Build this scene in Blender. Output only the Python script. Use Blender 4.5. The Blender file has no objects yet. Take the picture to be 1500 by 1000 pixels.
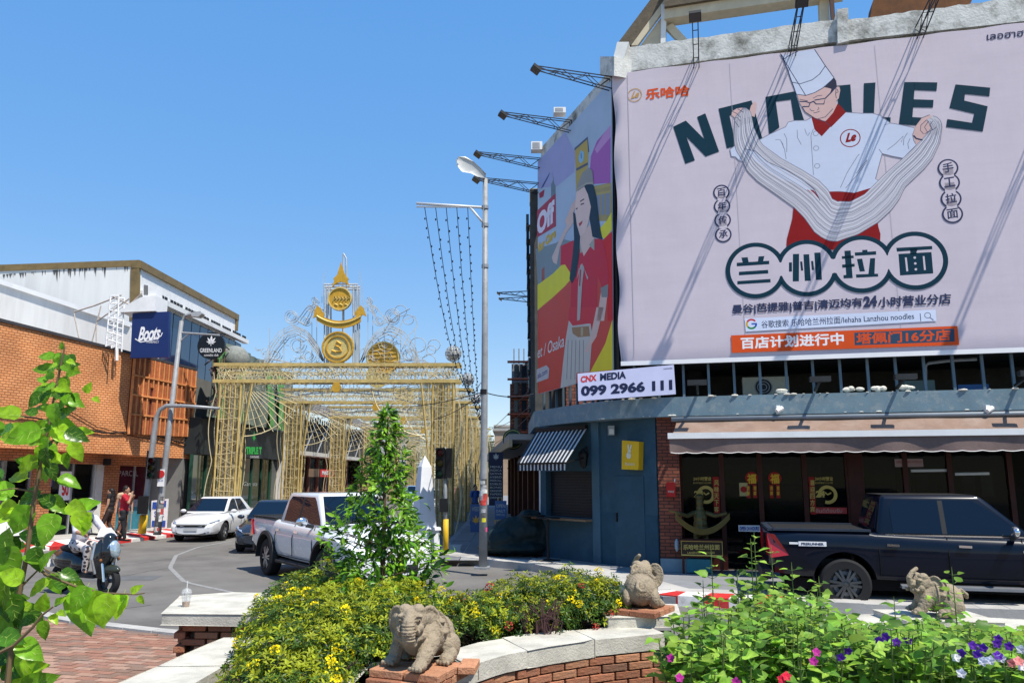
import bpy, bmesh, math, random
import numpy as np
from mathutils import Vector, Matrix, Euler, noise as mnoise
from mathutils.geometry import tessellate_polygon

# ------------------------------------------------------------------ camera, sky, sun, exposure
SC = bpy.context.scene
COL = SC.collection
R = math.radians
CAM_H, PITCH, FPX = 2.2, R(9.9), 1127.0
cd = bpy.data.cameras.new('camera'); cd.sensor_width = 36.0; cd.lens = 36.0 * FPX / 1500.0
cd.clip_start = 0.05; cd.clip_end = 3000
cam = bpy.data.objects.new('camera', cd); COL.objects.link(cam)
cam.location = (0, 0, CAM_H); cam.rotation_euler = (R(90) + PITCH, 0, 0)
SC.camera = cam
SUN_AZ, SUN_EL = R(134), R(62)
w = bpy.data.worlds.new('World'); SC.world = w; w.use_nodes = True
nt = w.node_tree
bg = nt.nodes['Background']
sky = nt.nodes.new('ShaderNodeTexSky'); sky.sky_type = 'NISHITA'; sky.sun_disc = False
sky.sun_elevation = SUN_EL; sky.sun_rotation = SUN_AZ
sky.air_density = 1.0; sky.dust_density = 0.0; sky.ozone_density = 4.0; sky.altitude = 300
hsv = nt.nodes.new('ShaderNodeHueSaturation'); hsv.inputs['Saturation'].default_value = 3.1
hsv.inputs['Value'].default_value = 2.8; hsv.inputs['Hue'].default_value = .513
gm = nt.nodes.new('ShaderNodeGamma'); gm.inputs['Gamma'].default_value = .25      # the phone's flat tone curve, over the whole sky
nt.links.new(sky.outputs[0], gm.inputs['Color']); nt.links.new(gm.outputs[0], hsv.inputs['Color']); nt.links.new(hsv.outputs[0], bg.inputs['Color'])
bg.inputs['Strength'].default_value = 0.15
sl = bpy.data.lights.new('sun', 'SUN'); sl.energy = 4.8; sl.angle = R(0.5); sl.color = (1, .94, .83)
sun = bpy.data.objects.new('sun', sl); COL.objects.link(sun)
sd = Vector((math.sin(SUN_AZ) * math.cos(SUN_EL), math.cos(SUN_AZ) * math.cos(SUN_EL), math.sin(SUN_EL)))
sun.rotation_euler = sd.to_track_quat('Z', 'Y').to_euler(); sun.location = (10, -10, 30)
SC.view_settings.view_transform = 'Standard'; SC.view_settings.look = 'None'
SC.view_settings.gamma = 1; SC.view_settings.exposure = 0.55
try: SC.view_settings.use_curve_mapping = False
except Exception: pass

# ------------------------------------------------------------------ survey: measured photo points -> places in the world
def ray(x, y):
    a = (x - 750) / FPX; b = (500 - y) / FPX
    return (a, math.cos(PITCH) - b * math.sin(PITCH), math.sin(PITCH) + b * math.cos(PITCH))
def on_z(x, y, z=0):
    r = ray(x, y); k = (z - CAM_H) / r[2]; return Vector((r[0] * k, r[1] * k, z))
def on_y(x, y, Y):
    r = ray(x, y); k = Y / r[1]; return Vector((r[0] * k, Y, CAM_H + r[2] * k))
class Wall:
    """A vertical plane in the world: t metres along it, z up, off metres out of it towards the street."""
    def __init__(s, p, d):
        s.p = Vector((p[0], p[1])); s.d = Vector((d[0], d[1])).normalized()
        n = Vector((s.d.y, -s.d.x))
        if n.dot(-s.p) < 0: n = -n
        s.n = n
    def at(s, x, y):
        r = ray(x, y); d = s.d
        k = (s.p.x * -d.y + s.p.y * d.x) / (r[0] * -d.y + r[1] * d.x)
        return ((k * r[0] - s.p.x) * d.x + (k * r[1] - s.p.y) * d.y, CAM_H + r[2] * k)
    def w(s, t, z, off=0.0):
        q = s.p + s.d * t + s.n * off
        return Vector((q.x, q.y, z))
    def yaw(s): return math.atan2(s.d.y, s.d.x)

# ------------------------------------------------------------------ materials
def hexc(h):
    h = h.lstrip('#'); c = [int(h[i:i + 2], 16) / 255 for i in (0, 2, 4)]
    return tuple(x / 12.92 if x <= .04045 else ((x + .055) / 1.055) ** 2.4 for x in c)
_M = {}
def mat(name, col=(.5, .5, .5), rough=.6, metal=0., var=.12, vs=2.5, bump=0., bs=30., dirt=None, da=0., ds=1.2, coat=0.,
        streak=False, spec=.22, trans=0., tint=None, sss=0., emit=None, es=0.):
    if name in _M: return _M[name]
    if isinstance(col, str): col = hexc(col)
    if isinstance(dirt, str): dirt = hexc(dirt)
    m = bpy.data.materials.new(name); m.use_nodes = True; _M[name] = m
    n = m.node_tree; L = n.links; b = n.nodes['Principled BSDF']
    b.inputs['Roughness'].default_value = rough; b.inputs['Metallic'].default_value = metal
    b.inputs['Specular IOR Level'].default_value = spec
    b.inputs['Coat Weight'].default_value = coat; b.inputs['Coat Roughness'].default_value = .05
    b.inputs['Transmission Weight'].default_value = trans
    if emit: b.inputs['Emission Color'].default_value = (*emit, 1); b.inputs['Emission Strength'].default_value = es
    tc = n.nodes.new('ShaderNodeTexCoord')
    src = tc.outputs['Object']
    cur = None
    rgb = n.nodes.new('ShaderNodeRGB'); rgb.outputs[0].default_value = (*col, 1); cur = rgb.outputs[0]
    if var > 0:
        nz = n.nodes.new('ShaderNodeTexNoise'); nz.inputs['Scale'].default_value = vs; nz.inputs['Detail'].default_value = 6
        nz.inputs['Roughness'].default_value = .65
        if streak:
            mp = n.nodes.new('ShaderNodeMapping'); mp.inputs['Scale'].default_value = (1, 1, .12)
            L.new(src, mp.inputs['Vector']); L.new(mp.outputs[0], nz.inputs['Vector'])
        else: L.new(src, nz.inputs['Vector'])
        mr = n.nodes.new('ShaderNodeMapRange'); mr.inputs[1].default_value = .25; mr.inputs[2].default_value = .75
        mr.inputs[3].default_value = 1 - var * 1.3; mr.inputs[4].default_value = 1 + var
        L.new(nz.outputs['Fac'], mr.inputs[0])
        vm = n.nodes.new('ShaderNodeVectorMath'); vm.operation = 'SCALE'
        L.new(cur, vm.inputs[0]); L.new(mr.outputs[0], vm.inputs['Scale']); cur = vm.outputs[0]
        oi = n.nodes.new('ShaderNodeObjectInfo')
        m2 = n.nodes.new('ShaderNodeMapRange'); m2.inputs[3].default_value = 1 - var * .8; m2.inputs[4].default_value = 1 + var * .8
        L.new(oi.outputs['Random'], m2.inputs[0])
        v2 = n.nodes.new('ShaderNodeVectorMath'); v2.operation = 'SCALE'
        if tint:
            L.new(cur, v2.inputs[0]); L.new(m2.outputs[0], v2.inputs['Scale']); cur = v2.outputs[0]
        r2 = n.nodes.new('ShaderNodeMapRange'); r2.inputs[3].default_value = max(rough - .12, .02); r2.inputs[4].default_value = min(rough + .12, 1)
        L.new(nz.outputs['Fac'], r2.inputs[0]); 
        if rough > .2: L.new(r2.outputs[0], b.inputs['Roughness'])
    if dirt is not None and da > 0:
        nz = n.nodes.new('ShaderNodeTexNoise'); nz.inputs['Scale'].default_value = ds; nz.inputs['Detail'].default_value = 9
        nz.inputs['Roughness'].default_value = .7
        if streak:
            mp = n.nodes.new('ShaderNodeMapping'); mp.inputs['Scale'].default_value = (1, 1, .1)
            L.new(src, mp.inputs['Vector']); L.new(mp.outputs[0], nz.inputs['Vector'])
        else: L.new(src, nz.inputs['Vector'])
        cr = n.nodes.new('ShaderNodeValToRGB'); cr.color_ramp.elements[0].position = .5 ; cr.color_ramp.elements[1].position = .68
        L.new(nz.outputs['Fac'], cr.inputs[0])
        ml = n.nodes.new('ShaderNodeMath'); ml.operation = 'MULTIPLY'; ml.inputs[1].default_value = da
        L.new(cr.outputs[0], ml.inputs[0])
        mx = n.nodes.new('ShaderNodeMix'); mx.data_type = 'RGBA'
        L.new(ml.outputs[0], mx.inputs['Factor']); L.new(cur, mx.inputs[6]); mx.inputs[7].default_value = (*dirt, 1)
        cur = mx.outputs[2]
    L.new(cur, b.inputs['Base Color'])
    if bump > 0:
        nb = n.nodes.new('ShaderNodeTexNoise'); nb.inputs['Scale'].default_value = bs; nb.inputs['Detail'].default_value = 5
        L.new(src, nb.inputs['Vector'])
        bp = n.nodes.new('ShaderNodeBump'); bp.inputs['Strength'].default_value = bump; bp.inputs['Distance'].default_value = .02
        L.new(nb.outputs['Fac'], bp.inputs['Height']); L.new(bp.outputs[0], b.inputs['Normal'])
    return m
def leafmat(name, col, rough=.35, tr=.35, var=.35):
    if name in _M: return _M[name]
    m = mat(name, col, rough, var=var, vs=3, tint=True)
    n = m.node_tree; L = n.links; b = n.nodes['Principled BSDF']; out = n.nodes['Material Output']
    src = b.inputs['Base Color'].links[0].from_socket
    geo = n.nodes.new('ShaderNodeNewGeometry')
    mr = n.nodes.new('ShaderNodeMapRange'); mr.inputs[3].default_value = .6; mr.inputs[4].default_value = 1.5
    L.new(geo.outputs['Random Per Island'], mr.inputs[0])
    vm = n.nodes.new('ShaderNodeVectorMath'); vm.operation = 'SCALE'; L.new(src, vm.inputs[0]); L.new(mr.outputs[0], vm.inputs['Scale'])
    L.new(vm.outputs[0], b.inputs['Base Color'])
    t = n.nodes.new('ShaderNodeBsdfTranslucent')
    hs = n.nodes.new('ShaderNodeHueSaturation'); hs.inputs['Hue'].default_value = .48; hs.inputs['Value'].default_value = 1.7
    L.new(vm.outputs[0], hs.inputs['Color']); L.new(hs.outputs[0], t.inputs['Color'])
    ms = n.nodes.new('ShaderNodeMixShader'); ms.inputs[0].default_value = tr
    L.new(b.outputs[0], ms.inputs[1]); L.new(t.outputs[0], ms.inputs[2]); L.new(ms.outputs[0], out.inputs['Surface'])
    return m
def brickmat(name, c1, c2, mort, w_=.22, h_=.07, mw=.012, rot=None, bump=.4, axes='xz', off=.5):
    """small bricks, too small to be picked apart at their distance; coordinates are wall metres (t, z) stored as UV"""
    if name in _M: return _M[name]
    m = bpy.data.materials.new(name); m.use_nodes = True; _M[name] = m
    n = m.node_tree; L = n.links; b = n.nodes['Principled BSDF']; b.inputs['Roughness'].default_value = .8
    uv = n.nodes.new('ShaderNodeUVMap'); uv.uv_map = 'uv'
    br = n.nodes.new('ShaderNodeTexBrick'); L.new(uv.outputs[0], br.inputs['Vector'])
    br.inputs['Scale'].default_value = 1; br.inputs['Brick Width'].default_value = w_; br.inputs['Row Height'].default_value = h_
    br.inputs['Mortar Size'].default_value = mw; br.inputs['Mortar Smooth'].default_value = .3; br.offset = off
    br.inputs['Color1'].default_value = (*hexc(c1), 1); br.inputs['Color2'].default_value = (*hexc(c2), 1); br.inputs['Mortar'].default_value = (*hexc(mort), 1)
    nz = n.nodes.new('ShaderNodeTexNoise'); nz.inputs['Scale'].default_value = .9; nz.inputs['Detail'].default_value = 8; L.new(uv.outputs[0], nz.inputs['Vector'])
    mr = n.nodes.new('ShaderNodeMapRange'); mr.inputs[1].default_value = .3; mr.inputs[2].default_value = .7; mr.inputs[3].default_value = .72; mr.inputs[4].default_value = 1.2
    L.new(nz.outputs['Fac'], mr.inputs[0])
    vm = n.nodes.new('ShaderNodeVectorMath'); vm.operation = 'SCALE'; L.new(br.outputs['Color'], vm.inputs[0]); L.new(mr.outputs[0], vm.inputs['Scale'])
    L.new(vm.outputs[0], b.inputs['Base Color'])
    bp = n.nodes.new('ShaderNodeBump'); bp.inputs['Strength'].default_value = bump; bp.inputs['Distance'].default_value = .02; bp.invert = True
    L.new(br.outputs['Fac'], bp.inputs['Height']); L.new(bp.outputs[0], b.inputs['Normal'])
    return m

# ------------------------------------------------------------------ mesh builder and object helpers
class MB:
    def __init__(s): s.v = []; s.f = []; s.m = []; s.mi = 0
    def add(s, vs, fs):
        o = len(s.v); s.v += [tuple(x) for x in vs]; s.f += [tuple(i + o for i in f) for f in fs]; s.m += [s.mi] * len(fs); return s
    def box(s, x0, y0, z0, x1, y1, z1):
        v = [(x, y, z) for z in (z0, z1) for x, y in ((x0, y0), (x1, y0), (x1, y1), (x0, y1))]
        return s.add(v, [(0, 3, 2, 1), (4, 5, 6, 7), (0, 1, 5, 4), (1, 2, 6, 5), (2, 3, 7, 6), (3, 0, 4, 7)])
    def hexa(s, b, t):
        return s.add(list(b) + list(t), [(0, 3, 2, 1), (4, 5, 6, 7), (0, 1, 5, 4), (1, 2, 6, 5), (2, 3, 7, 6), (3, 0, 4, 7)])
    def wbox(s, W, t0, z0, t1, z1, o0, o1):
        return s.hexa([W.w(t0, z0, o0), W.w(t1, z0, o0), W.w(t1, z0, o1), W.w(t0, z0, o1)],
                      [W.w(t0, z1, o0), W.w(t1, z1, o0), W.w(t1, z1, o1), W.w(t0, z1, o1)])
    def wprism(s, W, pts, o0, o1):
        a = [W.w(t, z, o0) for t, z in pts]; b = [W.w(t, z, o1) for t, z in pts]
        return s.prism3(a, b)
    def prism3(s, a, b):
        n = len(a); tri = tessellate_polygon([[Vector(p) for p in a]])
        fs = [tuple(t) for t in tri] + [tuple(i + n for i in reversed(t)) for t in tri] + [(i, (i + 1) % n, (i + 1) % n + n, i + n) for i in range(n)]
        return s.add(list(a) + list(b), fs)
    def prism(s, pts, z0, z1):
        return s.prism3([(x, y, z0) for x, y in pts], [(x, y, z1) for x, y in pts])
    def sheet(s, pts, z):
        p = [Vector((x, y, z)) for x, y in pts]; tri = tessellate_polygon([p])
        out = []
        for t in tri:
            a, b, c = (p[i] for i in t)
            out.append(tuple(t) if (b - a).cross(c - a).z > 0 else tuple(reversed(t)))
        return s.add(p, out)
    def bar(s, p0, p1, wd, h=None, up=(0, 0, 1)):
        p0 = Vector(p0); p1 = Vector(p1); h = wd if h is None else h
        d = (p1 - p0)
        if d.length < 1e-6: return s
        d.normalize(); u = Vector(up)
        if abs(d.dot(u)) > .99: u = Vector((1, 0, 0))
        x = d.cross(u).normalized(); y = x.cross(d)
        o = [(-x * wd - y * h) / 2, (x * wd - y * h) / 2, (x * wd + y * h) / 2, (-x * wd + y * h) / 2]
        return s.hexa([p0 + k for k in o], [p1 + k for k in o])
    def tube(s, pts, r, n=6, caps=True):
        pts = [Vector(p) for p in pts]; m = len(pts); rs = r if isinstance(r, (list, tuple)) else [r] * m
        vs = []; prev = None
        for i, p in enumerate(pts):
            d = (pts[min(i + 1, m - 1)] - pts[max(i - 1, 0)])
            d = d.normalized() if d.length > 1e-9 else Vector((0, 0, 1))
            if prev is None:
                u = Vector((0, 0, 1)) if abs(d.z) < .9 else Vector((1, 0, 0)); x = d.cross(u).normalized()
            else:
                x = (prev - d * prev.dot(d))
                x = x.normalized() if x.length > 1e-6 else d.orthogonal().normalized()
            prev = x; y = d.cross(x)
            for k in range(n):
                a = 2 * math.pi * k / n; vs.append(p + (x * math.cos(a) + y * math.sin(a)) * rs[i])
        fs = [(i * n + k, i * n + (k + 1) % n, (i + 1) * n + (k + 1) % n, (i + 1) * n + k) for i in range(m - 1) for k in range(n)]
        if caps and n > 2: fs += [tuple(range(n))[::-1], tuple((m - 1) * n + k for k in range(n))]
        return s.add(vs, fs)
    def lathe(s, prof, c=(0, 0, 0), n=20, ax='z', caps=False):
        c = Vector(c); vs = []
        for r, h in prof:
            for k in range(n):
                a = 2 * math.pi * k / n; q = (r * math.cos(a), r * math.sin(a), h)
                if ax == 'y': q = (q[0], q[2], q[1])
                elif ax == 'x': q = (q[2], q[0], q[1])
                vs.append(c + Vector(q))
        m = len(prof); fs = [(i * n + k, i * n + (k + 1) % n, (i + 1) * n + (k + 1) % n, (i + 1) * n + k) for i in range(m - 1) for k in range(n)]
        if caps: fs += [tuple(range(n))[::-1], tuple((m - 1) * n + k for k in range(n))]
        if ax == 'y': fs = [tuple(reversed(f)) for f in fs]
        return s.add(vs, fs)
    def ball(s, c, r, nu=12, nv=8, rot=None):
        r = r if isinstance(r, (list, tuple)) else (r, r, r); vs = [(0, 0, -r[2])]
        for i in range(1, nv):
            b = math.pi * i / nv - math.pi / 2
            for k in range(nu):
                a = 2 * math.pi * k / nu; vs.append((r[0] * math.cos(a) * math.cos(b), r[1] * math.sin(a) * math.cos(b), r[2] * math.sin(b)))
        vs.append((0, 0, r[2])); e = len(vs) - 1
        fs = [(0, 1 + (k + 1) % nu, 1 + k) for k in range(nu)]
        for i in range(nv - 2):
            fs += [(1 + i * nu + k, 1 + i * nu + (k + 1) % nu, 1 + (i + 1) * nu + (k + 1) % nu, 1 + (i + 1) * nu + k) for k in range(nu)]
        fs += [(e, 1 + (nv - 2) * nu + k, 1 + (nv - 2) * nu + (k + 1) % nu) for k in range(nu)]
        M_ = Euler(rot).to_matrix() if rot else Matrix.Identity(3)
        return s.add([Vector(c) + M_ @ Vector(v) for v in vs], fs)
    def flat(s, pts, fn):
        """a flat printed shape: 2D outline laid on a surface by fn"""
        p = [Vector((a, b, 0)) for a, b in pts]
        tri = tessellate_polygon([p])
        return s.add([fn(a, b) for a, b in pts], [tuple(t) for t in tri])
    def stroke(s, pts, wd, fn, closed=False):
        n = len(pts)
        if n < 2: return s
        P = [Vector(p) for p in pts]; L_, R_ = [], []
        for i in range(n):
            a = P[(i - 1) % n] if (closed or i > 0) else P[0]; b = P[(i + 1) % n] if (closed or i < n - 1) else P[-1]
            d = (b - a); d = d.normalized() if d.length > 1e-9 else Vector((1, 0)); q = Vector((-d.y, d.x)) * wd / 2
            L_.append(P[i] + q); R_.append(P[i] - q)
        m = n if closed else n - 1
        return s.add([fn(*p) for p in L_] + [fn(*p) for p in R_], [(i, (i + 1) % n, n + (i + 1) % n, n + i) for i in range(m)])
    def mesh(s, name, mats, loc=(0, 0, 0), smooth=False, uvfn=None):
        me = bpy.data.meshes.new(name); l = Vector(loc)
        va = np.array(s.v, dtype=float).reshape(-1, 3) - np.array(l)
        me.from_pydata(va.tolist(), [], s.f)
        for m in (mats if isinstance(mats, (list, tuple)) else [mats]): me.materials.append(m)
        if any(s.m): me.polygons.foreach_set('material_index', s.m)
        if smooth is True: me.polygons.foreach_set('use_smooth', [True] * len(me.polygons))
        if uvfn:
            u = me.uv_layers.new(name='uv')
            for lp in me.loops: u.data[lp.index].uv = uvfn(Vector(s.v[lp.vertex_index]))
        me.update()
        if isinstance(smooth, (int, float)) and not isinstance(smooth, bool):
            me.polygons.foreach_set('use_smooth', [True] * len(me.polygons)); me.set_sharp_from_angle(angle=R(smooth))
        return me

def rootof(o):
    while o.parent: o = o.parent
    return o
def part(name, g, m, parent, smooth=False, label=None, kind=None, uvfn=None):
    """link a mesh built in world (or root-local, root at the origin) coordinates as a part"""
    base = rootof(parent).location if parent else Vector((0, 0, 0))
    me = g.mesh(name, m, base, smooth, uvfn) if isinstance(g, MB) else g
    o = bpy.data.objects.new(name, me); COL.objects.link(o)
    if parent: o.parent = parent
    if label: o['label'] = label
    if kind: o['kind'] = kind
    return o
def thing(name, label, cat, loc=(0, 0, 0), group=None, rz=0):
    o = bpy.data.objects.new(name, None); COL.objects.link(o); o.location = loc; o.rotation_euler = (0, 0, rz)
    o.empty_display_size = .2
    o['label'] = label; o['category'] = cat
    if group: o['group'] = group
    return o
def solo(name, g, m, label, cat, loc=(0, 0, 0), group=None, smooth=False, uvfn=None):
    o = bpy.data.objects.new(name, g.mesh(name, m, loc, smooth, uvfn) if isinstance(g, MB) else g); COL.objects.link(o); o.location = loc
    o['label'] = label; o['category'] = cat
    if group: o['group'] = group
    return o
def setting(name, g, m, parent=None, smooth=False, uvfn=None, label=None):
    o = bpy.data.objects.new(name, g.mesh(name, m, (0, 0, 0), smooth, uvfn)); COL.objects.link(o)
    if parent: o.parent = parent
    else: o['kind'] = 'structure'
    if label: o['label'] = label
    return o
def inst(name, me, parent, loc, rot=(0, 0, 0), sc=(1, 1, 1)):
    """one more piece sharing a mesh; loc is relative to the thing"""
    o = bpy.data.objects.new(name, me); COL.objects.link(o); o.parent = parent; o.location = loc; o.rotation_euler = rot; o.scale = sc
    return o
def copy_tree(o, parent=None, loc=None, rz=None, label=None, group=None):
    c = o.copy(); COL.objects.link(c); c.parent = parent
    if loc is not None: c.location = loc
    if rz is not None: c.rotation_euler = (0, 0, rz)
    if label: c['label'] = label
    if group: c['group'] = group
    for ch in list(o.children): copy_tree(ch, c)
    return c
def evaluated(g, name, mods, mats, smooth=True):
    """run modifiers on a builder's mesh and return the resulting plain mesh"""
    me = g.mesh(name, mats) if isinstance(g, MB) else g
    o = bpy.data.objects.new('tmp', me); COL.objects.link(o)
    for typ, kw in mods:
        md = o.modifiers.new('m', typ)
        for k, v in kw.items(): setattr(md, k, v)
    dg = bpy.context.evaluated_depsgraph_get(); dg.update()
    out = bpy.data.meshes.new_from_object(o.evaluated_get(dg)); out.name = name
    bpy.data.objects.remove(o)
    if not len(out.materials):
        for m in (mats if isinstance(mats, (list, tuple)) else [mats]): out.materials.append(m)
    if smooth: out.polygons.foreach_set('use_smooth', [True] * len(out.polygons))
    return out
def blend(g, name, voxel, m, it=6, fac=.5):
    """grow overlapping forms together into one continuous skin"""
    return evaluated(g, name, [('REMESH', dict(mode='VOXEL', voxel_size=voxel)), ('SMOOTH', dict(factor=fac, iterations=it))], m)

_T = {}
def text2d(s, bold=0., shear=0., sp=1.):
    key = (s, bold, shear, sp)
    if key in _T: return _T[key]
    c = bpy.data.curves.new('t', 'FONT'); c.body = s; c.size = 1; c.offset = bold; c.shear = shear; c.space_character = sp
    c.resolution_u = 3; c.fill_mode = 'FRONT'; c.dimensions = '2D'
    o = bpy.data.objects.new('t', c); COL.objects.link(o)
    dg = bpy.context.evaluated_depsgraph_get(); dg.update()
    me = bpy.data.meshes.new_from_object(o.evaluated_get(dg))
    v = [(p.co.x, p.co.y) for p in me.vertices]; f = [tuple(p.vertices) for p in me.polygons]
    bpy.data.objects.remove(o); bpy.data.curves.remove(c); bpy.data.meshes.remove(me)
    x0 = min(p[0] for p in v); x1 = max(p[0] for p in v); y0 = min(p[1] for p in v); y1 = max(p[1] for p in v)
    v = [((x - x0) / (x1 - x0), (y - y0) / (y1 - y0)) for x, y in v]
    _T[key] = (v, f, (x1 - x0) / (y1 - y0)); return _T[key]
def text_on(g, s, fn, bl, br, tl, bold=0., shear=0., sp=1.):
    """letters fitted into the parallelogram bl, br, tl (2D coordinates of the surface fn)"""
    cjk = bold if any(ord(c) > 0x2000 or 0xe00 <= ord(c) < 0xe80 for c in s) else 0
    v, f, asp = text2d(s, 0 if cjk else bold, shear, sp)
    bl = Vector(bl); ex = Vector(br) - bl; ey = Vector(tl) - bl
    if cjk:      # heavy strokes: the thin glyph printed several times, shifted, each a hair above the last
        o = fn(*bl); nn = (fn(*(bl + ex)) - o).cross(fn(*(bl + ey)) - o).normalized(); nn = nn if nn.dot(Vector((0, 0, CAM_H)) - o) > 0 else -nn
        h = ey.length; q = h * cjk * .75
        for k in range(8): d = Vector((math.cos(k * .785), math.sin(k * .785))) * q; g.add([fn(*(bl + ex * x + ey * y + d)) + nn * .000012 * k for x, y in v], f)
        return g
    return g.add([fn(*(bl + ex * x + ey * y)) for x, y in v], f)
def circ(c, r, n=28, a0=0, a1=360):
    return [(c[0] + r * math.cos(R(a0 + (a1 - a0) * k / n)), c[1] + r * math.sin(R(a0 + (a1 - a0) * k / n))) for k in range(n if a1 - a0 >= 360 else n + 1)]
def resamp(pts, n):
    P = [Vector(p) for p in pts]; d = [0]
    for a, b in zip(P, P[1:]): d.append(d[-1] + (b - a).length)
    out = []
    for k in range(n):
        t = d[-1] * k / (n - 1); i = max(j for j in range(len(d)) if d[j] <= t + 1e-9); i = min(i, len(P) - 2)
        u = (t - d[i]) / max(d[i + 1] - d[i], 1e-9); out.append(P[i].lerp(P[i + 1], min(u, 1)))
    return out
rnd = random.Random(7)
# ================================================================== ground, road, pavements
asph = mat('asphalt', (.150, .142, .132), .85, var=.16, vs=1.1, bump=.35, bs=60, dirt=(.08, .076, .072), da=.75, ds=.3)
conc = mat('pavement_concrete', (.40, .385, .36), .85, var=.16, vs=1.6, bump=.2, bs=40, dirt=(.22, .21, .2), da=.4, ds=.9)
capm = mat('planter_cap_concrete', (.50, .475, .41), .85, var=.2, vs=5, bump=.3, bs=70, dirt=(.25, .24, .21), da=.5, ds=3)
kred = mat('red_kerb_paint', (.55, .03, .03), .6, var=.2, vs=6, dirt=(.25, .12, .1), da=.5, ds=5, tint=True)
kwht = mat('white_kerb_paint', (.74, .72, .69), .6, var=.14, vs=6, dirt=(.28, .26, .25), da=.6, ds=5, tint=True)
line = mat('worn_road_paint', (.25, .25, .245), .8, var=.2, vs=8, dirt=(.17, .17, .175), da=1, ds=6)
g = MB(); g.sheet([(-400, -40), (400, -40), (400, 900), (-400, 900)], 0); setting('road', g, asph)
g = MB(); z004 = lambda a, b: Vector((a, b, .004))
g.stroke(resamp([on_z(*p)[:2] for p in [(440, 785), (339, 792), (290, 801), (258, 813), (249, 831), (270, 852), (339, 867), (430, 880)]], 40), .10, z004)
setting('road_marking', g, line)
r = random.Random(14)
g = MB()
for k in range(16):
    x, y = r.uniform(-10, 1), r.uniform(11, 27); a = r.uniform(0, 6.3); P_ = [(x, y)]
    for j in range(14): a += r.uniform(-.5, .5); P_.append((P_[-1][0] + math.cos(a) * .22, P_[-1][1] + math.sin(a) * .22))
    g.stroke(P_, .018, lambda a_, b_: Vector((a_, b_, .003)))
setting('road_cracks', g, mat('crack_tar', (.05, .05, .052), .8))
g = MB()
for x, y, a, b in ((-6.5, 20.5, 2.2, 1.1), (-3.2, 13.2, 1.4, 2.0), (-9.3, 17, 1.6, .9), (1.6, 12.2, 2.4, .7)): g.sheet([(x, y), (x + a, y + .1), (x + a - .1, y + b), (x + .05, y + b - .08)], .0025)
setting('road_patches', g, mat('patched_asphalt', (.115, .118, .122), .9, var=.2, vs=3, bump=.4, bs=70))
o = solo('manhole_cover', MB().lathe([(.001, .008), (.32, .008), (.36, .004)], (-5.2, 14.6, 0), 28), mat('worn_iron', (.09, .085, .08), .6, .3, var=.3, vs=20, bump=.5), 'round iron manhole cover in the road near the plaza kerb', 'manhole cover')

KL = [(-26, 19.5), (-19, 20.6), (-16.2, 22.0), tuple(on_z(61, 807)[:2]), tuple(on_z(165, 797)[:2]), tuple(on_z(262, 785)[:2]), (-12.1, 34), (-12.2, 60), (-12.3, 110)]
KL = [tuple(p) for p in resamp(KL, 160)]
g = MB(); KI = [(p[0] + (p[0] - q[0]) * 0 - (q[1] - p[1]) / max(math.hypot(q[0] - p[0], q[1] - p[1]), 1e-6) * 1.0, p[1] + (q[0] - p[0]) / max(math.hypot(q[0] - p[0], q[1] - p[1]), 1e-6) * 1.0) for p, q in zip(KL, KL[1:])][::4]; g.prism(KI + [(-60, 110), (-60, 20.5)], -.05, .15); pl = setting('left_pavement', g, conc)
KR = [(-2.3, 110), (-2.1, 40), (-2.05, 23)] + [tuple(on_z(*p)[:2]) for p in [(644, 821), (700, 828), (787, 837), (880, 858), (965, 886), (1055, 890)]]
KR += [(6.5, 12.75), (10.5, 11.75), (20, 9.4)]
KR = [tuple(p) for p in resamp(KR, 220)]
g = MB(); g.prism(KR + [(40, 9.4), (40, 110)], -.05, .15); pr = setting('right_pavement', g, mat('grey_pavement_tiles', (.21, .215, .225), .8, var=.15, vs=1.4, bump=.2, bs=30, dirt=(.12, .12, .13), da=.4))
def kerb(line_, parent, step, painted, wide, z0=.165):
    d = 0; P = [Vector(p) for p in line_]; tot = sum((b - a).length for a, b in zip(P, P[1:])); n = int(tot / step)
    Q = resamp(line_, n + 1); k = 0
    for a, b in zip(Q, Q[1:]):
        k += 1; dr = (b - a).normalized(); nn = Vector((-dr.y, dr.x))
        red = painted(a) and k % 2 == 0; m = kred if red else (kwht if painted(a) else conc)
        g = MB(); w_ = wide; zt = z0 + .004 * (k % 3); zi = max(zt, .165); sk = dr * (.5 if wide > 1 else .12) if painted(a) else dr * 0
        o = nn * .012
        g.hexa([(*(a - o), -.02), (*(b - o), -.02), (*(b + nn * w_ + sk), -.02), (*(a + nn * w_ + sk), -.02)],
               [(*(a - o), zt), (*(b - o), zt), (*(b + nn * w_ + sk), zi), (*(a + nn * w_ + sk), zi)])
        setting('kerb_stone', g, m, parent)
kerb(KL[:int(160 * .55)], pl, .62, lambda a: True, 1.3, .10)
kerb([p for p in KR if p[1] < 24], pr, .42, lambda a: 2.3 < a.x < 4.1, .55)
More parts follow.
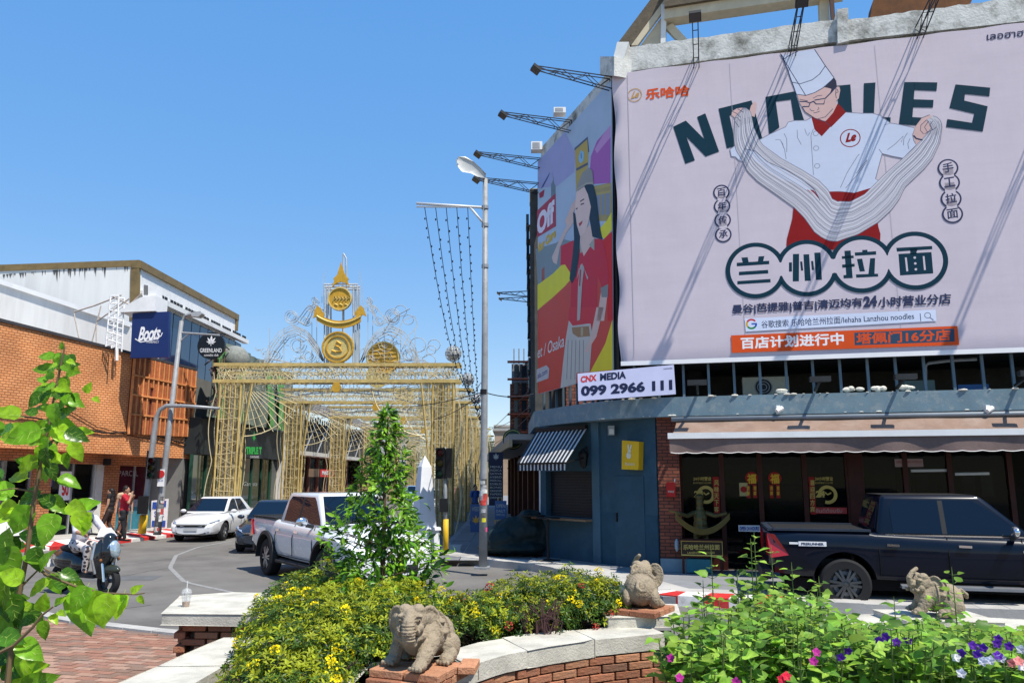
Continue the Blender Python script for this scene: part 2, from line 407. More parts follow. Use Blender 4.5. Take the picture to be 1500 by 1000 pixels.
# light worn strip of pavement behind the right kerb and tile joints near the corner
g = MB(); P = [p for p in KR if p[1] < 24 and p[0] < 12]
up = lambda a, b: Vector((a, b, .156))
g.stroke([(p[0] + .42, p[1] + .62) for p in P], .75, up); setting('pavement_strip', g, conc, pr)
pav = mat('dark_paving_slab', (.15, .155, .165), .75, var=.18, vs=3, bump=.2, tint=True)
pav2 = mat('pale_paving_slab', (.30, .30, .30), .75, var=.15, vs=3, bump=.2, tint=True)
tile = MB().box(-.29, -.29, 0, .29, .29, .012).mesh('paving_slab', pav); tile2 = MB().box(-.29, -.29, 0, .29, .29, .012).mesh('paving_slab_pale', pav2)
for i in range(12):
    for j in range(22):
        x = -1.6 + i * .6; y = 19.9 + j * .6
        if x > .55 and y < 21.6: continue
        if x + .3 > .85 - (y - 21) * .05: continue
        if abs(x + 1.0 - (y - 19.5) * .25) < .28 and y < 24: inst('paving_slab', tile2, pr, (x, y, .15))
        else: inst('paving_slab', tile, pr, (x, y, .15))

# ---- brick plaza in the foreground, with its rounded kerb
FK = [(-16, 18.2), (-12, 16.0)] + [tuple(on_z(*p, .1)[:2]) for p in [(0, 877), (39, 890), (114, 907), (192, 916), (255, 923)]] + [(-3.4, 10.7), (-1.5, 10.3), (1, 10.0), (6, 9.2), (14, 7.6)]
FK = [tuple(p) for p in resamp(FK, 90)]
g = MB(); g.prism(FK + [(14, -6), (-16, -6)][::1], -.05, .085); plaza = setting('plaza_pavement', g, mat('plaza_bed_mortar', (.17, .12, .10), .9, var=.15))
Q = resamp(FK, 60)
for a, b in zip(Q, Q[1:]):
    dr = (b - a).normalized(); nn = Vector((dr.y, -dr.x)) * .2; e = dr * .006
    MBk = MB().hexa([(*(a + e), -.02), (*(a + e + nn), -.02), (*(b - e + nn), -.02), (*(b - e), -.02)], [(*(a + e), .115), (*(a + e + nn), .115), (*(b - e + nn), .115), (*(b - e), .115)])
    setting('kerb_stone', MBk, conc, plaza)
pvm = [mat('red_paver', (.25, .125, .085), .85, var=.2, vs=9, bump=.3, bs=60, tint=True, dirt=(.22, .17, .15), da=.4, ds=3),
       mat('brown_paver', (.22, .135, .095), .85, var=.2, vs=9, bump=.3, bs=60, tint=True, dirt=(.2, .16, .14), da=.5, ds=3),
       mat('rosy_paver', (.29, .175, .125), .85, var=.2, vs=9, bump=.3, bs=60, tint=True, dirt=(.24, .19, .17), da=.5, ds=3)]
pm = [MB().hexa([(-.118, -.056, 0), (.118, -.056, 0), (.118, .056, 0), (-.118, .056, 0)], [(-.114, -.052, .03), (.114, -.052, .03), (.114, .052, .03), (-.114, .052, .03)]).mesh('paver', m) for m in pvm]
cand = []
ca, sa = math.cos(R(-14)), math.sin(R(-14))
for j in range(-20, 110):
    for i in range(-70, 40):
        u = i * .24 + (.12 if j % 2 else 0); v = j * .117
        x = -4 + u * ca - v * sa; y = 4 + u * sa + v * ca
        if not (-11 < x < -1.6 and 4.2 < y < 14): continue
        if abs(x) > y * .72: continue
        P = min(range(len(Q) - 1), key=lambda k: (Q[k] - Vector((x, y))).length)
        a, b = Q[P], Q[P + 1]; dr = (b - a).normalized()
        if (Vector((x, y)) - a).dot(Vector((dr.y, -dr.x))) < .33: continue
        cand.append((x * x + y * y, x, y))
cand.sort(); gs = [MB(), MB(), MB()]
for k, (_, x, y) in enumerate(cand):
    c = rnd.randrange(3); dz = rnd.uniform(0, .006)
    if k < 290: inst('paver', pm[c], plaza, (x, y, .075 + dz), (rnd.uniform(-.01, .01), rnd.uniform(-.01, .01), R(-14)))
    else:
        q = [(x + a * ca - b * sa, y + a * sa + b * ca) for a, b in ((-.115, -.053), (.115, -.053), (.115, .053), (-.115, .053))]
        gs[c].hexa([(*p, .08) for p in q], [(*p, .105 + dz) for p in q])
for c in range(3):
    if gs[c].v: part('pavers', gs[c], pvm[c], plaza, kind='stuff')

# ================================================================== left side of the street
glass = mat('shop_glass', (.004, .005, .006), .03, var=0, spec=.10); glass.node_tree.nodes['Principled BSDF'].inputs['Alpha'].default_value = .7
glass_d = mat('dark_window_glass', (.01, .014, .02), .05, var=0, spec=.4)
glass_b = mat('blue_window_glass', (.012, .03, .07), .08, var=.3, vs=.8, spec=.6)
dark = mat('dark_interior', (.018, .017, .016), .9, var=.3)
frame = mat('aluminium_frame', (.42, .43, .44), .4, .6, var=.1)
black = mat('black_metal', (.012, .012, .013), .5, var=.2)
steel = mat('galvanised_steel', (.30, .31, .32), .5, .35, var=.2, vs=6)
paintgrey = mat('grey_pole_paint', (.27, .28, .29), .55, .1, var=.2, vs=4, dirt=(.16, .15, .14), da=.5, ds=6)
wwht = mat('white_wall_paint', (.70, .70, .69), .8, var=.08, vs=1.2, dirt=(.40, .40, .39), da=.4, ds=.55, streak=True)
wclean = mat('white_cladding', (.74, .74, .74), .6, var=.05, dirt=(.5, .5, .5), da=.4, ds=1)
brown = mat('brown_trim', (.19, .135, .06), .6, var=.15, vs=3, dirt=(.06, .05, .03), da=.5, ds=2)
sooty = mat('soot_stain', (.10, .10, .10), .9, var=.3, vs=3)
ob = brickmat('orange_brick_facade', '#dd9a66', '#d18a55', '#a2663c', .19, .085, .016, bump=.7)
obl = brickmat('brown_brick_shopfront', '#b87c50', '#a5683e', '#6e4630', .24, .09, .014)
W1 = Wall((-16.3, 24.5), (3.1, 7.5))
uv1 = lambda v: ((v.x - W1.p.x) * W1.d.x + (v.y - W1.p.y) * W1.d.y, v.z)
tA, zAt = W1.at(0, 471); tB, zBt = W1.at(287, 543); _, zAb = W1.at(0, 654); _, zBb = W1.at(285, 672)
sl_t = (zBt - zAt) / (tB - tA); sl_b = (zBb - zAb) / (tB - tA)
zt = lambda t: zAt + sl_t * (t - tA); zb = lambda t: zAb + sl_b * (t - tA)
bb = thing('brick_building', 'orange brick shop building with a wooden slat panel beside the round green signs', 'building', (-16, 29, 0))
g = MB(); g.wprism(W1, [(-9, zb(-9)), (tB, zb(tB)), (tB, zt(tB)), (-9, zt(-9))], 0, -1.0); part('upper_facade', g, ob, bb, uvfn=uv1)
g = MB(); g.wprism(W1, [(-9, zt(-9)), (tB, zt(tB)), (tB, zt(tB) + .1), (-9, zt(-9) + .1)], .06, -.9); part('coping', g, mat('dark_flashing', (.05, .05, .055), .6, var=.1), bb)
g = MB(); g.wbox(W1, -9, .1, tB, zt(tB), -9, -6); part('back_wall', g, wwht, bb)
g = MB(); g.wprism(W1, [(-9, zb(-9) - .42), (tB - .1, zb(tB) - .35), (tB - .1, zb(tB) + .3), (-9, zb(-9) + .3)], -.55, -1.0); part('lintel', g, obl, bb, uvfn=uv1)
Wl = Wall(W1.w(0, 0, -.9)[:2], W1.d)
zl = lambda t: zb(t) - .3
cols = [(-90, -45), (44, 72), (148, 171), (229, 250), (282, 286)]
for a, b in cols:
    t0, t1 = Wl.at(a, 740)[0], Wl.at(b, 740)[0]
    g = MB(); g.wbox(Wl, t0, .1, t1, zl(t0), 0, -.35); part('pillar', g, obl, bb, uvfn=uv1)
g = MB(); g.wbox(Wl, Wl.at(137, 740)[0], .12, Wl.at(147, 740)[0], zl(4), .03, -.2); part('column', g, mat('pale_column', (.5, .5, .47), .6), bb)
bays = [(-45, 44, glass), (72, 137, glass), (171, 221, None), (250, 282, glass_d)]
prods = [mat('shelf_goods_' + n, c, .6, var=.3, vs=9) for n, c in (('blue', (.05, .12, .4)), ('white', (.5, .5, .5)), ('red', (.4, .06, .05)), ('purple', (.18, .08, .3)), ('green', (.05, .25, .12)))]
maroon = mat('maroon_film', (.06, .012, .02), .15, var=.4, vs=2)
for a, b, gm in bays:
    t0, t1 = Wl.at(a, 740)[0], Wl.at(b, 740)[0]
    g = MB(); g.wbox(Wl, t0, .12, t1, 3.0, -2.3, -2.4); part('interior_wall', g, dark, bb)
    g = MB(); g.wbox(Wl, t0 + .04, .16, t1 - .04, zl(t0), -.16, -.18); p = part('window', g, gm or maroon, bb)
    g = MB(); g.wbox(Wl, t0, .1, t0 + .05, zl(t0), -.1, -.22); g.wbox(Wl, t1 - .05, .1, t1, zl(t0), -.1, -.22); g.wbox(Wl, (t0 + t1) / 2 - .03, .1, (t0 + t1) / 2 + .03, zl(t0), -.1, -.22)
    part('frame', g, frame, p)
    if gm is glass:
        for k in range(14):
            u = rnd.uniform(t0 + .1, t1 - .5); z = rnd.choice([.2, .6, 1.0, 1.4]); 
            g = MB(); g.wbox(Wl, u, z, u + rnd.uniform(.2, .5), z + rnd.uniform(.2, .38), -1.2, -1.5); part('shelf_goods', g, rnd.choice(prods), bb)
# window posters
wl = lambda o: (lambda t, z: Wl.w(t, z, o))
def pxq(W, o, pts): return [W.w(*W.at(*p), o) for p in pts]
def poster(W, x0, y0, x1, y1, m, o, parent, name='poster', label=None):
    t0, za = W.at(x0, y0); t1, zb_ = W.at(x1, y1); g = MB(); g.wbox(W, t0, zb_, t1, za, o, o + .012); return part(name, g, m, parent, label=label)
def ptext(W, s, x0, y0, x1, y1, m, o, parent, bold=0., shear=0., name='lettering', dy=0):
    """text fitted between photo columns x0..x1 and rows y0 (top)..y1 (bottom) on wall W"""
    bl = W.at(x0, y1); br = W.at(x1, y1 + dy); tl = W.at(x0, y0); g = MB(); text_on(g, s, lambda t, z: W.w(t, z, o), bl, br, tl, bold, shear)
    return part(name, g, m, parent)
white_p = mat('white_print', (.75, .75, .76), .6, var=.04); blue_p = mat('blue_print', (.03, .08, .35), .5, var=.1); red_p = mat('red_print', (.5, .03, .03), .5, var=.1)
poster(Wl, 93, 690, 106, 732, white_p, -.14, bb); ptext(Wl, '50', 94, 706, 104, 726, red_p, -.12, bb, .04)
poster(Wl, 70, 683, 80, 712, blue_p, -.14, bb); poster(Wl, 2, 742, 60, 782, white_p, -.14, bb); poster(Wl, 20, 752, 50, 764, blue_p, -.12, bb)
ptext(Wl, 'PARCEL', 178, 689, 206, 697, mat('faint_grey_print', (.3, .28, .3), .5), -.14, bb)
poster(Wl, 171, 742, 221, 774, mat('teal_window_film', (.04, .18, .24), .4, var=.3), -.145, bb)
poster(Wl, 173, 732, 218, 741, mat('pale_window_film', (.25, .28, .32), .4, var=.5, vs=8), -.14, bb)
# the wooden slat panel
Ws = W1; t0 = W1.at(187, 600)[0]; t1 = tB - .02
slm = [mat('orange_wood_slat', (.62, .25, .09), .6, var=.2, vs=5, tint=True), mat('red_wood_slat', (.42, .13, .055), .65, var=.2, vs=5, tint=True)]
panel = part('slat_panel', MB().wprism(W1, [(t0, W1.at(192, 636)[1]), (t1, W1.at(284, 640)[1]), (t1, zt(t1) - .02), (t0, zt(t0) - .02)], .004, .05), mat('panel_backing', (.10, .03, .02), .8), bb)
nb = 54; zlo = lambda t: W1.at(192, 636)[1] + (W1.at(284, 640)[1] - W1.at(192, 636)[1]) * (t - t0) / (t1 - t0)
for k in range(nb):
    u = t0 + (t1 - t0) * (k + .1) / nb; wdt = (t1 - t0) / nb * (.72 if k % 4 else .95); pr_ = .14 if k % 4 == 0 else .09
    if k in (15, 16):
        g = MB(); g.wbox(W1, u, zlo(u), u + wdt, zt(u) - 2.15, .052, pr_); part('slat', g, slm[1], panel); g = MB(); g.wbox(W1, u, zt(u) - 1.1, u + wdt, zt(u) - .04, .052, pr_)
    else: g = MB(); g.wbox(W1, u, zlo(u), u + wdt, zt(u) - .04, .052, pr_)
    part('slat', g, slm[0] if k % 4 == 0 else slm[1], panel)
for k in range(1, 4):
    z_ = lambda t: zlo(t) + (zt(t) - .03 - zlo(t)) * k / 4
    g = MB(); g.wprism(W1, [(t0, z_(t0) - .03), (t1, z_(t1) - .03), (t1, z_(t1) + .03), (t0, z_(t0) + .03)], .1, .16); part('rail', g, slm[0], panel)
# cable sagging along the facade
g = MB(); g.tube([W1.w(*W1.at(x, y), .06) for x, y in [(-40, 600), (0, 607), (50, 612), (120, 628), (150, 634), (190, 633), (230, 638), (284, 655)]], .03, 5); part('cable', g, black, bb)
g = MB(); g.tube([W1.w(*W1.at(x, y), .05) for x, y in [(80, 590), (140, 625), (200, 640), (250, 648), (284, 640)]], .015, 4); part('cable', g, black, bb)
g = MB(); g.wbox(W1, W1.at(166, 672)[0], W1.at(166, 681)[1], W1.at(172, 672)[0], W1.at(166, 671)[1], -.5, -.3); part('wall_light', g, black, bb)

# ---- white building above and behind
wb = thing('white_building', 'white rendered building with brown trim and blue windows rising behind the brick facade', 'building', (-17, 34, 0))
Wf = Wall((0, 34), (1, 0)); Wr = Wall((-16.9, 34), (-.6, 14))
P = lambda W, pts: [W.at(*p) for p in pts]
cx = Wf.at(204, 385)[0]
Wr = Wall((cx, 34), (-.6, 14))
g = MB(); g.wprism(Wf, P(Wf, [(-200, 402), (203, 385), (203, 640), (-200, 640)]), 0, -.3); part('front_wall', g, wwht, wb)
ztr = Wr.at(204, 384)[1]; tE, zE = Wr.at(347, 462)
g = MB(); g.wprism(Wr, [(0.0, 4), (tE, 4), (tE, zE), (0, ztr)], 0, -.3); part('side_wall', g, wclean, wb)
g = MB(); g.wprism(Wf, P(Wf, [(-200, 395), (205, 381), (205, 390), (-200, 404)]), .05, -.3); g.wprism(Wf, P(Wf, [(192, 388), (204.5, 388), (203, 470), (190, 470)]), .04, -.1); part('brown_edge', g, brown, wb)
g = MB(); g.wprism(Wr, [(-.05, ztr - .28), (tE + .1, zE - .3), (tE + .1, zE + .06), (-.05, ztr + .06)], .12, -.3); g.wbox(Wr, tE - .25, zE - 1.0, tE + .1, zE, .1, -.3)
part('brown_edge', g, brown, wb)
# soot runs under the left trim: real dirt marks
for k in range(46):
    x = rnd.uniform(5, 190); h = rnd.uniform(3, 14) * (1.4 if 80 < x < 190 else .6); y = 402 - x * .083 + .3
    g = MB() if k == 0 else g; ww = rnd.uniform(.4, 2.2)
    g.flat(P(Wf, [(x - ww, y), (x + ww, y), (x + ww * .2, y + h)]), lambda t, z: Wf.w(t, z, .006 + .0002 * k))
part('dirt_streaks', g, sooty, wb, kind='stuff')
# ledge, dark openings, blue window strip
la, lb_ = Wr.at(230, 442), Wr.at(361, 503); sl = (lb_[1] - la[1]) / (lb_[0] - la[0]); lz = lambda t: la[1] + sl * (t - la[0])
g = MB(); g.wprism(Wr, [(.1, lz(.1) - .12), (16, lz(16) - .12), (16, lz(16) + .12), (.1, lz(.1) + .12)], 0, .35); part('ledge', g, wwht, wb)
for k in range(30):
    u = 1.8 + k * .42 + (k // 4) * .3; part('vent_opening', MB().wbox(Wr, u, lz(u) + .22, u + .26, lz(u) + .42, .0, .05), black, wb)
for k in range(12):
    u = .5 + k * 1.25; g = MB(); g.wbox(Wr, u, 6.2, u + 1.15, lz(u) - .2, .01, .05); part('window', g, glass_b, wb)
g = MB(); g.wbox(Wr, .3, 5, 2.0, lz(1) - 2.2, .06, .4); part('lower_bay', g, wclean, wb)
# the lower volume with its sloping parapet
Wg = Wall((0, 32.6), (1, 0))
lv = part('lower_gable_wall', MB().wprism(Wg, P(Wg, [(-150, 372), (0, 414), (191, 476), (191, 560), (-150, 560)]), 0, -.2), mat('stained_white_wall', (.68, .67, .65), .85, var=.1, dirt=(.46, .38, .33), da=.4, ds=.7, streak=True), wb)
g = MB(); g.wprism(Wg, P(Wg, [(-150, 364), (0, 409), (191, 472), (191, 479), (0, 416), (-150, 374)]), .12, -.25); part('sloping_gutter', g, wclean, wb)
# ---- projecting bracket, canopy and blue sign on the brick building
navy = mat('navy_sign_face', (.012, .028, .12), .45, var=.06)
def yq(Y): return Wall((0, Y), (1, 0))
WS = yq(28.0)
sg = thing('projecting_sign', 'square navy blue sign with white script lettering hung over the brick corner', 'sign', (-13.2, 28, 0))
a = P(WS, [(194, 459), (247, 456), (246, 523), (191, 524)])
part('sign_face', MB().wprism(WS, a, 0, -.18), navy, sg)
bl, br, tl = WS.at(202, 500), WS.at(235, 497), WS.at(203, 479)
g = MB(); text_on(g, 'Boots', lambda t, z: WS.w(t, z, .006), bl, br, tl, .03, .35, .9); 
part('lettering', g, white_p, sg); g = MB(); g.stroke([WS.at(*p) for p in [(198, 496), (206, 501), (222, 498), (236, 492), (238, 487)]], .035, lambda t, z: WS.w(t, z, .008)); part('underline', g, white_p, sg)
ptext(WS, 'PHARMACY', 215, 499, 233, 502.5, white_p, .006, sg)
tb = thing('sign_bracket', 'white lattice bracket carrying the navy sign and its small canopy', 'bracket', (-14.5, 28, 0))
def lat(g, A, B, C, D, n, r=.02):
    A, B, C, D = map(Vector, (A, B, C, D))
    g.tube([A, B], r, 4); g.tube([C, D], r, 4)
    for k in range(n):
        u, v = k / n, (k + 1) / n
        g.tube([A.lerp(B, u), C.lerp(D, v)], r * .7, 4); g.tube([C.lerp(D, v), A.lerp(B, v)], r * .7, 4)
pw = lambda x, y, o=0, W=WS: W.w(*W.at(x, y), o)
g = MB(); lat(g, pw(163, 510), pw(170, 437), pw(178, 515), pw(182, 437), 7, .03); lat(g, pw(163, 510, .4), pw(170, 437, .4), pw(178, 515, .4), pw(182, 437, .4), 7, .03)
g.tube([pw(171, 510), pw(171, 528)], .06, 6); part('mast', g, wclean, tb)
g = MB(); g.tube([pw(108, 457), pw(140, 447), pw(178, 432)], .03, 4); g.tube([pw(108, 457), pw(116, 497)], .025, 4); g.tube([pw(148, 448), pw(135, 500)], .025, 4); g.tube([pw(141, 505), pw(141, 470)], .02, 4)
g.tube([pw(165, 434), pw(190, 446), pw(208, 430)], .035, 4); g.tube([pw(141, 471), pw(190, 437)], .03, 4); part('stay', g, mat('rusty_white_steel', (.45, .38, .33), .7, var=.3, vs=6), tb)
g = MB(); g.wprism(WS, P(WS, [(177, 458), (192, 445), (208, 436), (230, 433), (229, 456)]), .1, -.9); part('canopy', g, wclean, tb)
ac = thing('air_conditioner', 'white air conditioner on top of the small canopy above the navy sign', 'air conditioner', (-13.2, 28, 8))
g = MB(); g.wprism(WS, P(WS, [(209, 415), (229, 420), (229, 433), (209, 435)]), 0, -.5); part('case', g, wclean, ac)
g = MB(); [g.wprism(WS, P(WS, [(211 + k * 1.6, 417 + k * .3), (211.8 + k * 1.6, 417 + k * .3), (211.8 + k * 1.6, 432), (211 + k * 1.6, 432)]), .01, 0) for k in range(4)]; part('grille', g, black, ac)

def leaf_emblem(g, c, s, fn):
    for ang, ln in ((90, 1), (55, .85), (125, .85), (20, .62), (160, .62), (-15, .36), (195, .36)):
        a = R(ang); d = Vector((math.cos(a), math.sin(a))); q = Vector((-d.y, d.x)); C = Vector(c)
        pts = [C] + [C + d * s * ln * u + q * s * ln * .13 * wv for u, wv in ((.25, .8), (.55, 1), (.8, .5), (1, 0))] + [C + d * s * ln * u - q * s * ln * .13 * wv for u, wv in ((.8, .5), (.55, 1), (.25, .8))]
        g.flat([tuple(p) for p in pts], fn)
    g.stroke([tuple(Vector(c)), tuple(Vector(c) - Vector((0, s * .35)))], s * .06, fn)
WR = yq(30.6)
rs = thing('round_sign', 'round black sign with a white leaf emblem hanging beside the lamp arm', 'sign', (-11.9, 30.6, 0))
c = WR.at(309, 506); g = MB(); g.wprism(WR, circ(c, .55, 32), 0, -.14); part('sign_face', g, mat('black_sign_face', (.012, .016, .022), .4, var=.1), rs)
g = MB(); leaf_emblem(g, (c[0], c[1] + .1), .34, lambda t, z: WR.w(t, z, .006)); part('emblem', g, white_p, rs)
ptext(WR, 'GREENLAND', 293, 510, 325, 516, white_p, .006, rs, .01); ptext(WR, 'cannabis club', 299, 518, 320, 521.5, white_p, .006, rs)
g = MB(); g.tube([WR.w(*WR.at(284, 489), -.07), WR.w(*WR.at(330, 489), -.07)], .03, 5); part('bracket', g, black, rs)

# ---- poles by the left kerb
lp = thing('street_lamp', 'leaning grey street lamp plastered with stickers beside the navy sign', 'street lamp', (-12.35, 27.4, .15))
Y = 27.4; V = lambda x, y: on_y(x, y, Y)
part('pole', MB().tube([V(230, 783), V(235.5, 735), V(243, 668), V(266, 470)], [.13, .12, .10, .07], 10), paintgrey, lp, True)
part('arm', MB().tube([V(266, 472), V(270, 463), V(280, 460)], .04, 6), paintgrey, lp)
g = MB(); g.prism3([V(268, 463), V(276, 458), V(293, 455.5), V(296, 459), V(290, 464), V(276, 462)], [p + Vector((0, .3, 0)) for p in [V(268, 463), V(276, 458), V(293, 455.5), V(296, 459), V(290, 464), V(276, 462)]])
part('lamp_head', g, mat('lamp_housing', (.38, .39, .40), .5, .2, var=.15), lp)
g = MB(); g.tube([V(263, 487), V(322, 491)], .04, 6); g.tube([V(264, 500), V(278, 488)], .03, 5); part('cross_arm', g, steel, lp)
stk = [mat('sticker_' + n, c, .5, var=.5, vs=12) for n, c in (('white', (.6, .6, .58)), ('dark', (.1, .1, .1)), ('red', (.5, .06, .05)))]
for k in range(12):
    y = rnd.uniform(725, 780); x = 230 + (783 - y) * .125; v = V(x, y); a0 = rnd.uniform(-2.4, -.8); h = rnd.uniform(.08, .2); g = MB()
    for j in range(4):
        a, b = a0 + j * .25, a0 + j * .25 + .25; r_ = .132 - (783 - y) * .0002
        g.add([(v.x + math.cos(q) * r_, v.y + math.sin(q) * r_, zz) for zz in (v.z, v.z + h) for q in (a, b)], [(0, 1, 3, 2)])
    part('sticker', g, stk[k % 3 if k % 4 else 0], lp)
gs_ = thing('no_entry_sign', 'small square red and white prohibition sign on the sticker covered lamp pole', 'sign', (-12.1, 27.2, 0))
WN = yq(27.2); g = MB(); g.wprism(WN, P(WN, [(231, 687), (241, 687), (240, 712), (230, 712)]), 0, -.03); part('plate', g, white_p, gs_)
part('disc', MB().wprism(WN, circ(WN.at(235.7, 694), .13, 20), .02, .002), red_p, gs_); ptext(WN, '6.00-18.00', 232, 702, 239, 705, blue_p, .004, gs_)
tp = thing('traffic_light_pole', 'curved steel traffic signal mast with a yellow base by the left kerb', 'traffic light', (-13.1, 27.2, .15))
Y = 27.2; part('pole', MB().tube([V(208, 780), V(213, 740), V(221, 672), V(226, 632), V(229, 612), V(234, 600), V(244, 594), V(275, 594.5), V(321, 598)], [.1] * 4 + [.085, .08, .075, .06, .05], 10), steel, tp, True)
part('base_band', MB().tube([V(207.8, 781), V(210.8, 754)], .13, 12), mat('yellow_band_paint', (.62, .38, .02), .5, var=.15), tp, True)
def signal(parent, x, y0, y1, Y, wd, dep=.25, yaw=0):
    a, b = on_y(x, y0, Y), on_y(x, y1, Y); h = (a.z - b.z)
    o = part('signal_head', MB().box(a.x - wd / 2, Y - dep, b.z, a.x + wd / 2, Y, a.z), black, parent)
    for k in range(3):
        z = b.z + h * (k + .5) / 3; g = MB(); r_ = min(wd, h / 3) * .42
        g.lathe([(r_, 0), (r_, -.16)], (a.x, Y - dep, z), 12, 'y'); part('visor', g, black, o)
        part('lens', MB().lathe([(0.001, -.02), (r_ * .95, -.01), (r_ * .95, 0)], (a.x, Y - dep, z), 12, 'y'), mat('dark_lens_%d' % k, [(.02, .08, .04), (.12, .08, .01), (.12, .01, .01)][k], .2, var=0), o)
    return o
signal(tp, 229, 670, 701, 27.2, .34); part('signal_box', MB().box(*(on_y(219, 700, 27.3) - Vector((.12, .1, 0))), *(on_y(219, 660, 27.3) + Vector((.12, .1, 0)))), black, tp)
v = on_y(210, 737, 27.0); part('control_box', MB().box(v.x - .14, v.y - .12, v.z - .35, v.x + .14, v.y + .08, v.z + .25), black, tp)
bd = thing('advert_board', 'blue and white standing advertising board behind the lamp pole', 'board', (-12.8, 29.2, .15))
WB = yq(29.2); g = MB(); g.wprism(WB, P(WB, [(222, 733), (246, 730), (243, 773), (221, 774)]), 0, -.08); part('panel', g, white_p, bd)
poster(WB, 224, 735, 229, 745, blue_p, .002, bd, 'print'); poster(WB, 238, 733, 243, 742, blue_p, .002, bd, 'print'); poster(WB, 223, 762, 242, 771, blue_p, .002, bd, 'print'); ptext(WB, 'SALE', 226, 748, 240, 757, blue_p, .004, bd, .03)

# ---- dark green cannabis shop
W3 = Wall((-12.75, 31.6), (0, 1)); Q3 = lambda x, y: W3.at(x, y)
cs = thing('cannabis_shop', 'dark shopfront with a green plant emblem and netting draped above', 'building', (-13.5, 36, 0))
t1, z1 = Q3(417, 632); z0f = Q3(347, 672)[1]; z1 = Q3(355, 621)[1]
dk = mat('dark_fascia', (.022, .026, .027), .5, var=.15); ends = Q3(345, 650)[0]
g = MB(); g.wbox(W3, 0, .1, t1, 6.3, -6, -.6); part('back_wall', g, mat('shop_side_wall', (.18, .18, .17), .8), cs)
part('fascia', MB().wbox(W3, 0, z0f + .1, t1, z1 - .05, -.6, 0), dk, cs)
for k in range(8):
    u = t1 * k / 8; part('window', MB().wbox(W3, u + .04, .2, u + t1 / 8 - .04, z0f + .08, -.3, -.27), mat('green_shop_glass', (.008, .028, .02), .04, var=.2, spec=.7), cs); part('frame', MB().wbox(W3, u - .04, .15, u + .04, z0f + .1, -.32, -.2), mat('dark_green_frame', (.02, .07, .045), .5), cs)
green_p = mat('bright_green_print', (.03, .42, .07), .5, var=.05)
W3g = W3; c = Q3(372, 640); g = MB(); leaf_emblem(g, (c[0], c[1] - .1), .42, lambda t, z: W3.w(t, z, .008))
for dx, dy in ((-.42, .35), (-.3, .52), (0, .62), (.3, .52), (.42, .35)): g.flat(circ((c[0] + dx, c[1] + dy - .1), .05, 8), lambda t, z: W3.w(t, z, .008))
part('emblem', g, green_p, cs); ptext(W3, 'TRIPLE T', 360, 654, 383, 665, green_p, .01, cs, .06); ptext(W3, 'CANNABIS', 366, 667, 379, 670.5, white_p, .01, cs)
ptext(W3, 'Gangsta', 364, 705, 384, 713, mat('dim_white_print', (.35, .38, .36), .5), -.25, cs, 0, .2)
# draped netting: pleated sheets
def drape(name, W, ta, tb_, za, zb_, n, m, parent, amp=.12, seed=0, slant=0.):
    r = random.Random(seed); g = MB(); rows = 9; V_ = []
    ph = [r.uniform(0, 6) for _ in range(4)]
    for j in range(rows):
        for i in range(n + 1):
            u = i / n; v_ = j / (rows - 1); t = ta + (tb_ - ta) * u + slant * v_
            o = amp * (math.sin(u * 31 + ph[0] + v_ * 2) + .6 * math.sin(u * 67 + ph[1] - v_ * 3) + .4 * math.sin(v_ * 9 + u * 12 + ph[2]))
            V_.append(W.w(t, zb_ + (za - zb_) * v_, .25 + o))
    g.add(V_, [(j * (n + 1) + i, j * (n + 1) + i + 1, (j + 1) * (n + 1) + i + 1, (j + 1) * (n + 1) + i) for j in range(rows - 1) for i in range(n)])
    return part(name, g, m, parent, True)
netg = mat('grey_green_netting', (.16, .19, .155), .9, var=.3, vs=1.5, bump=.5, bs=40); netl = mat('light_green_fabric', (.14, .36, .12), .8, var=.3, vs=2)
drape('netting', W3, 0, t1, 7.9, z1 - .02, 90, netg, cs, .1, 1)
for u, s in ((.6, .9), (1.9, .8), (3.1, .5), (7.5, .6), (9.2, .7)): drape('green_cloth', W3, u, u + s, 7.4, z1, 12, netl, cs, .1, int(u * 10), -.5) .location.x = .17
# foliage and scaffolding at the corner between the brick building and the shop
g = MB(); r = random.Random(3)
for k in range(26): g.tube([W3.w(r.uniform(-.6, .9), r.uniform(4.5, 8), .2 + r.uniform(0, .5)) for _ in range(2)], .03, 4)
part('corner_scaffold', g, mat('rusty_scaffold', (.10, .06, .05), .8), cs)

# ---- long low building with the slatted mezzanine
ta = Q3(417, 600)[0]; tbm = Q3(508, 650)[0]
mz = thing('mezzanine_building', 'low building with a slatted metal mezzanine and red shop signs behind the golden gates', 'building', (-13.5, 50, 0))
part('back_wall', MB().wbox(W3, ta, .1, 46, 5.9, -7, -1.2), mat('grey_render', (.20, .19, .18), .85, dirt=(.1, .09, .08), da=.5), mz)
part('pillar', MB().wbox(W3, ta, .1, ta + 1.1, 6.4, -1.2, 0), wwht, mz)
g = MB(); g.wbox(W3, ta + 1.4, 3.45, 46, 3.7, -1.2, .05); part('ledge', g, mat('cream_ledge', (.55, .52, .46), .7), mz)
r = random.Random(5)
for k in range(44):
    u = ta + 1.5 + k * .62; part('slat', MB().wbox(W3, u, 3.72, u + .16, 5.9, -.1, -.04), mat('dark_metal_slat', (.07, .07, .07), .6, var=.3, tint=True), mz)
g = MB(); [g.tube([W3.w(ta + 1.5 + k * 3.1, 3.7, 0), W3.w(ta + 4.6 + k * 3.1, 6.0, 0)], .05, 4) or g.tube([W3.w(ta + 4.6 + k * 3.1, 3.7, 0), W3.w(ta + 4.6 + k * 3.1, 6.0, 0)], .05, 4) for k in range(7)]
g.tube([W3.w(ta + 1.5, 5, 0), W3.w(38, 5, 0)], .04, 4); part('strut', g, steel, mz)
W3r = W3
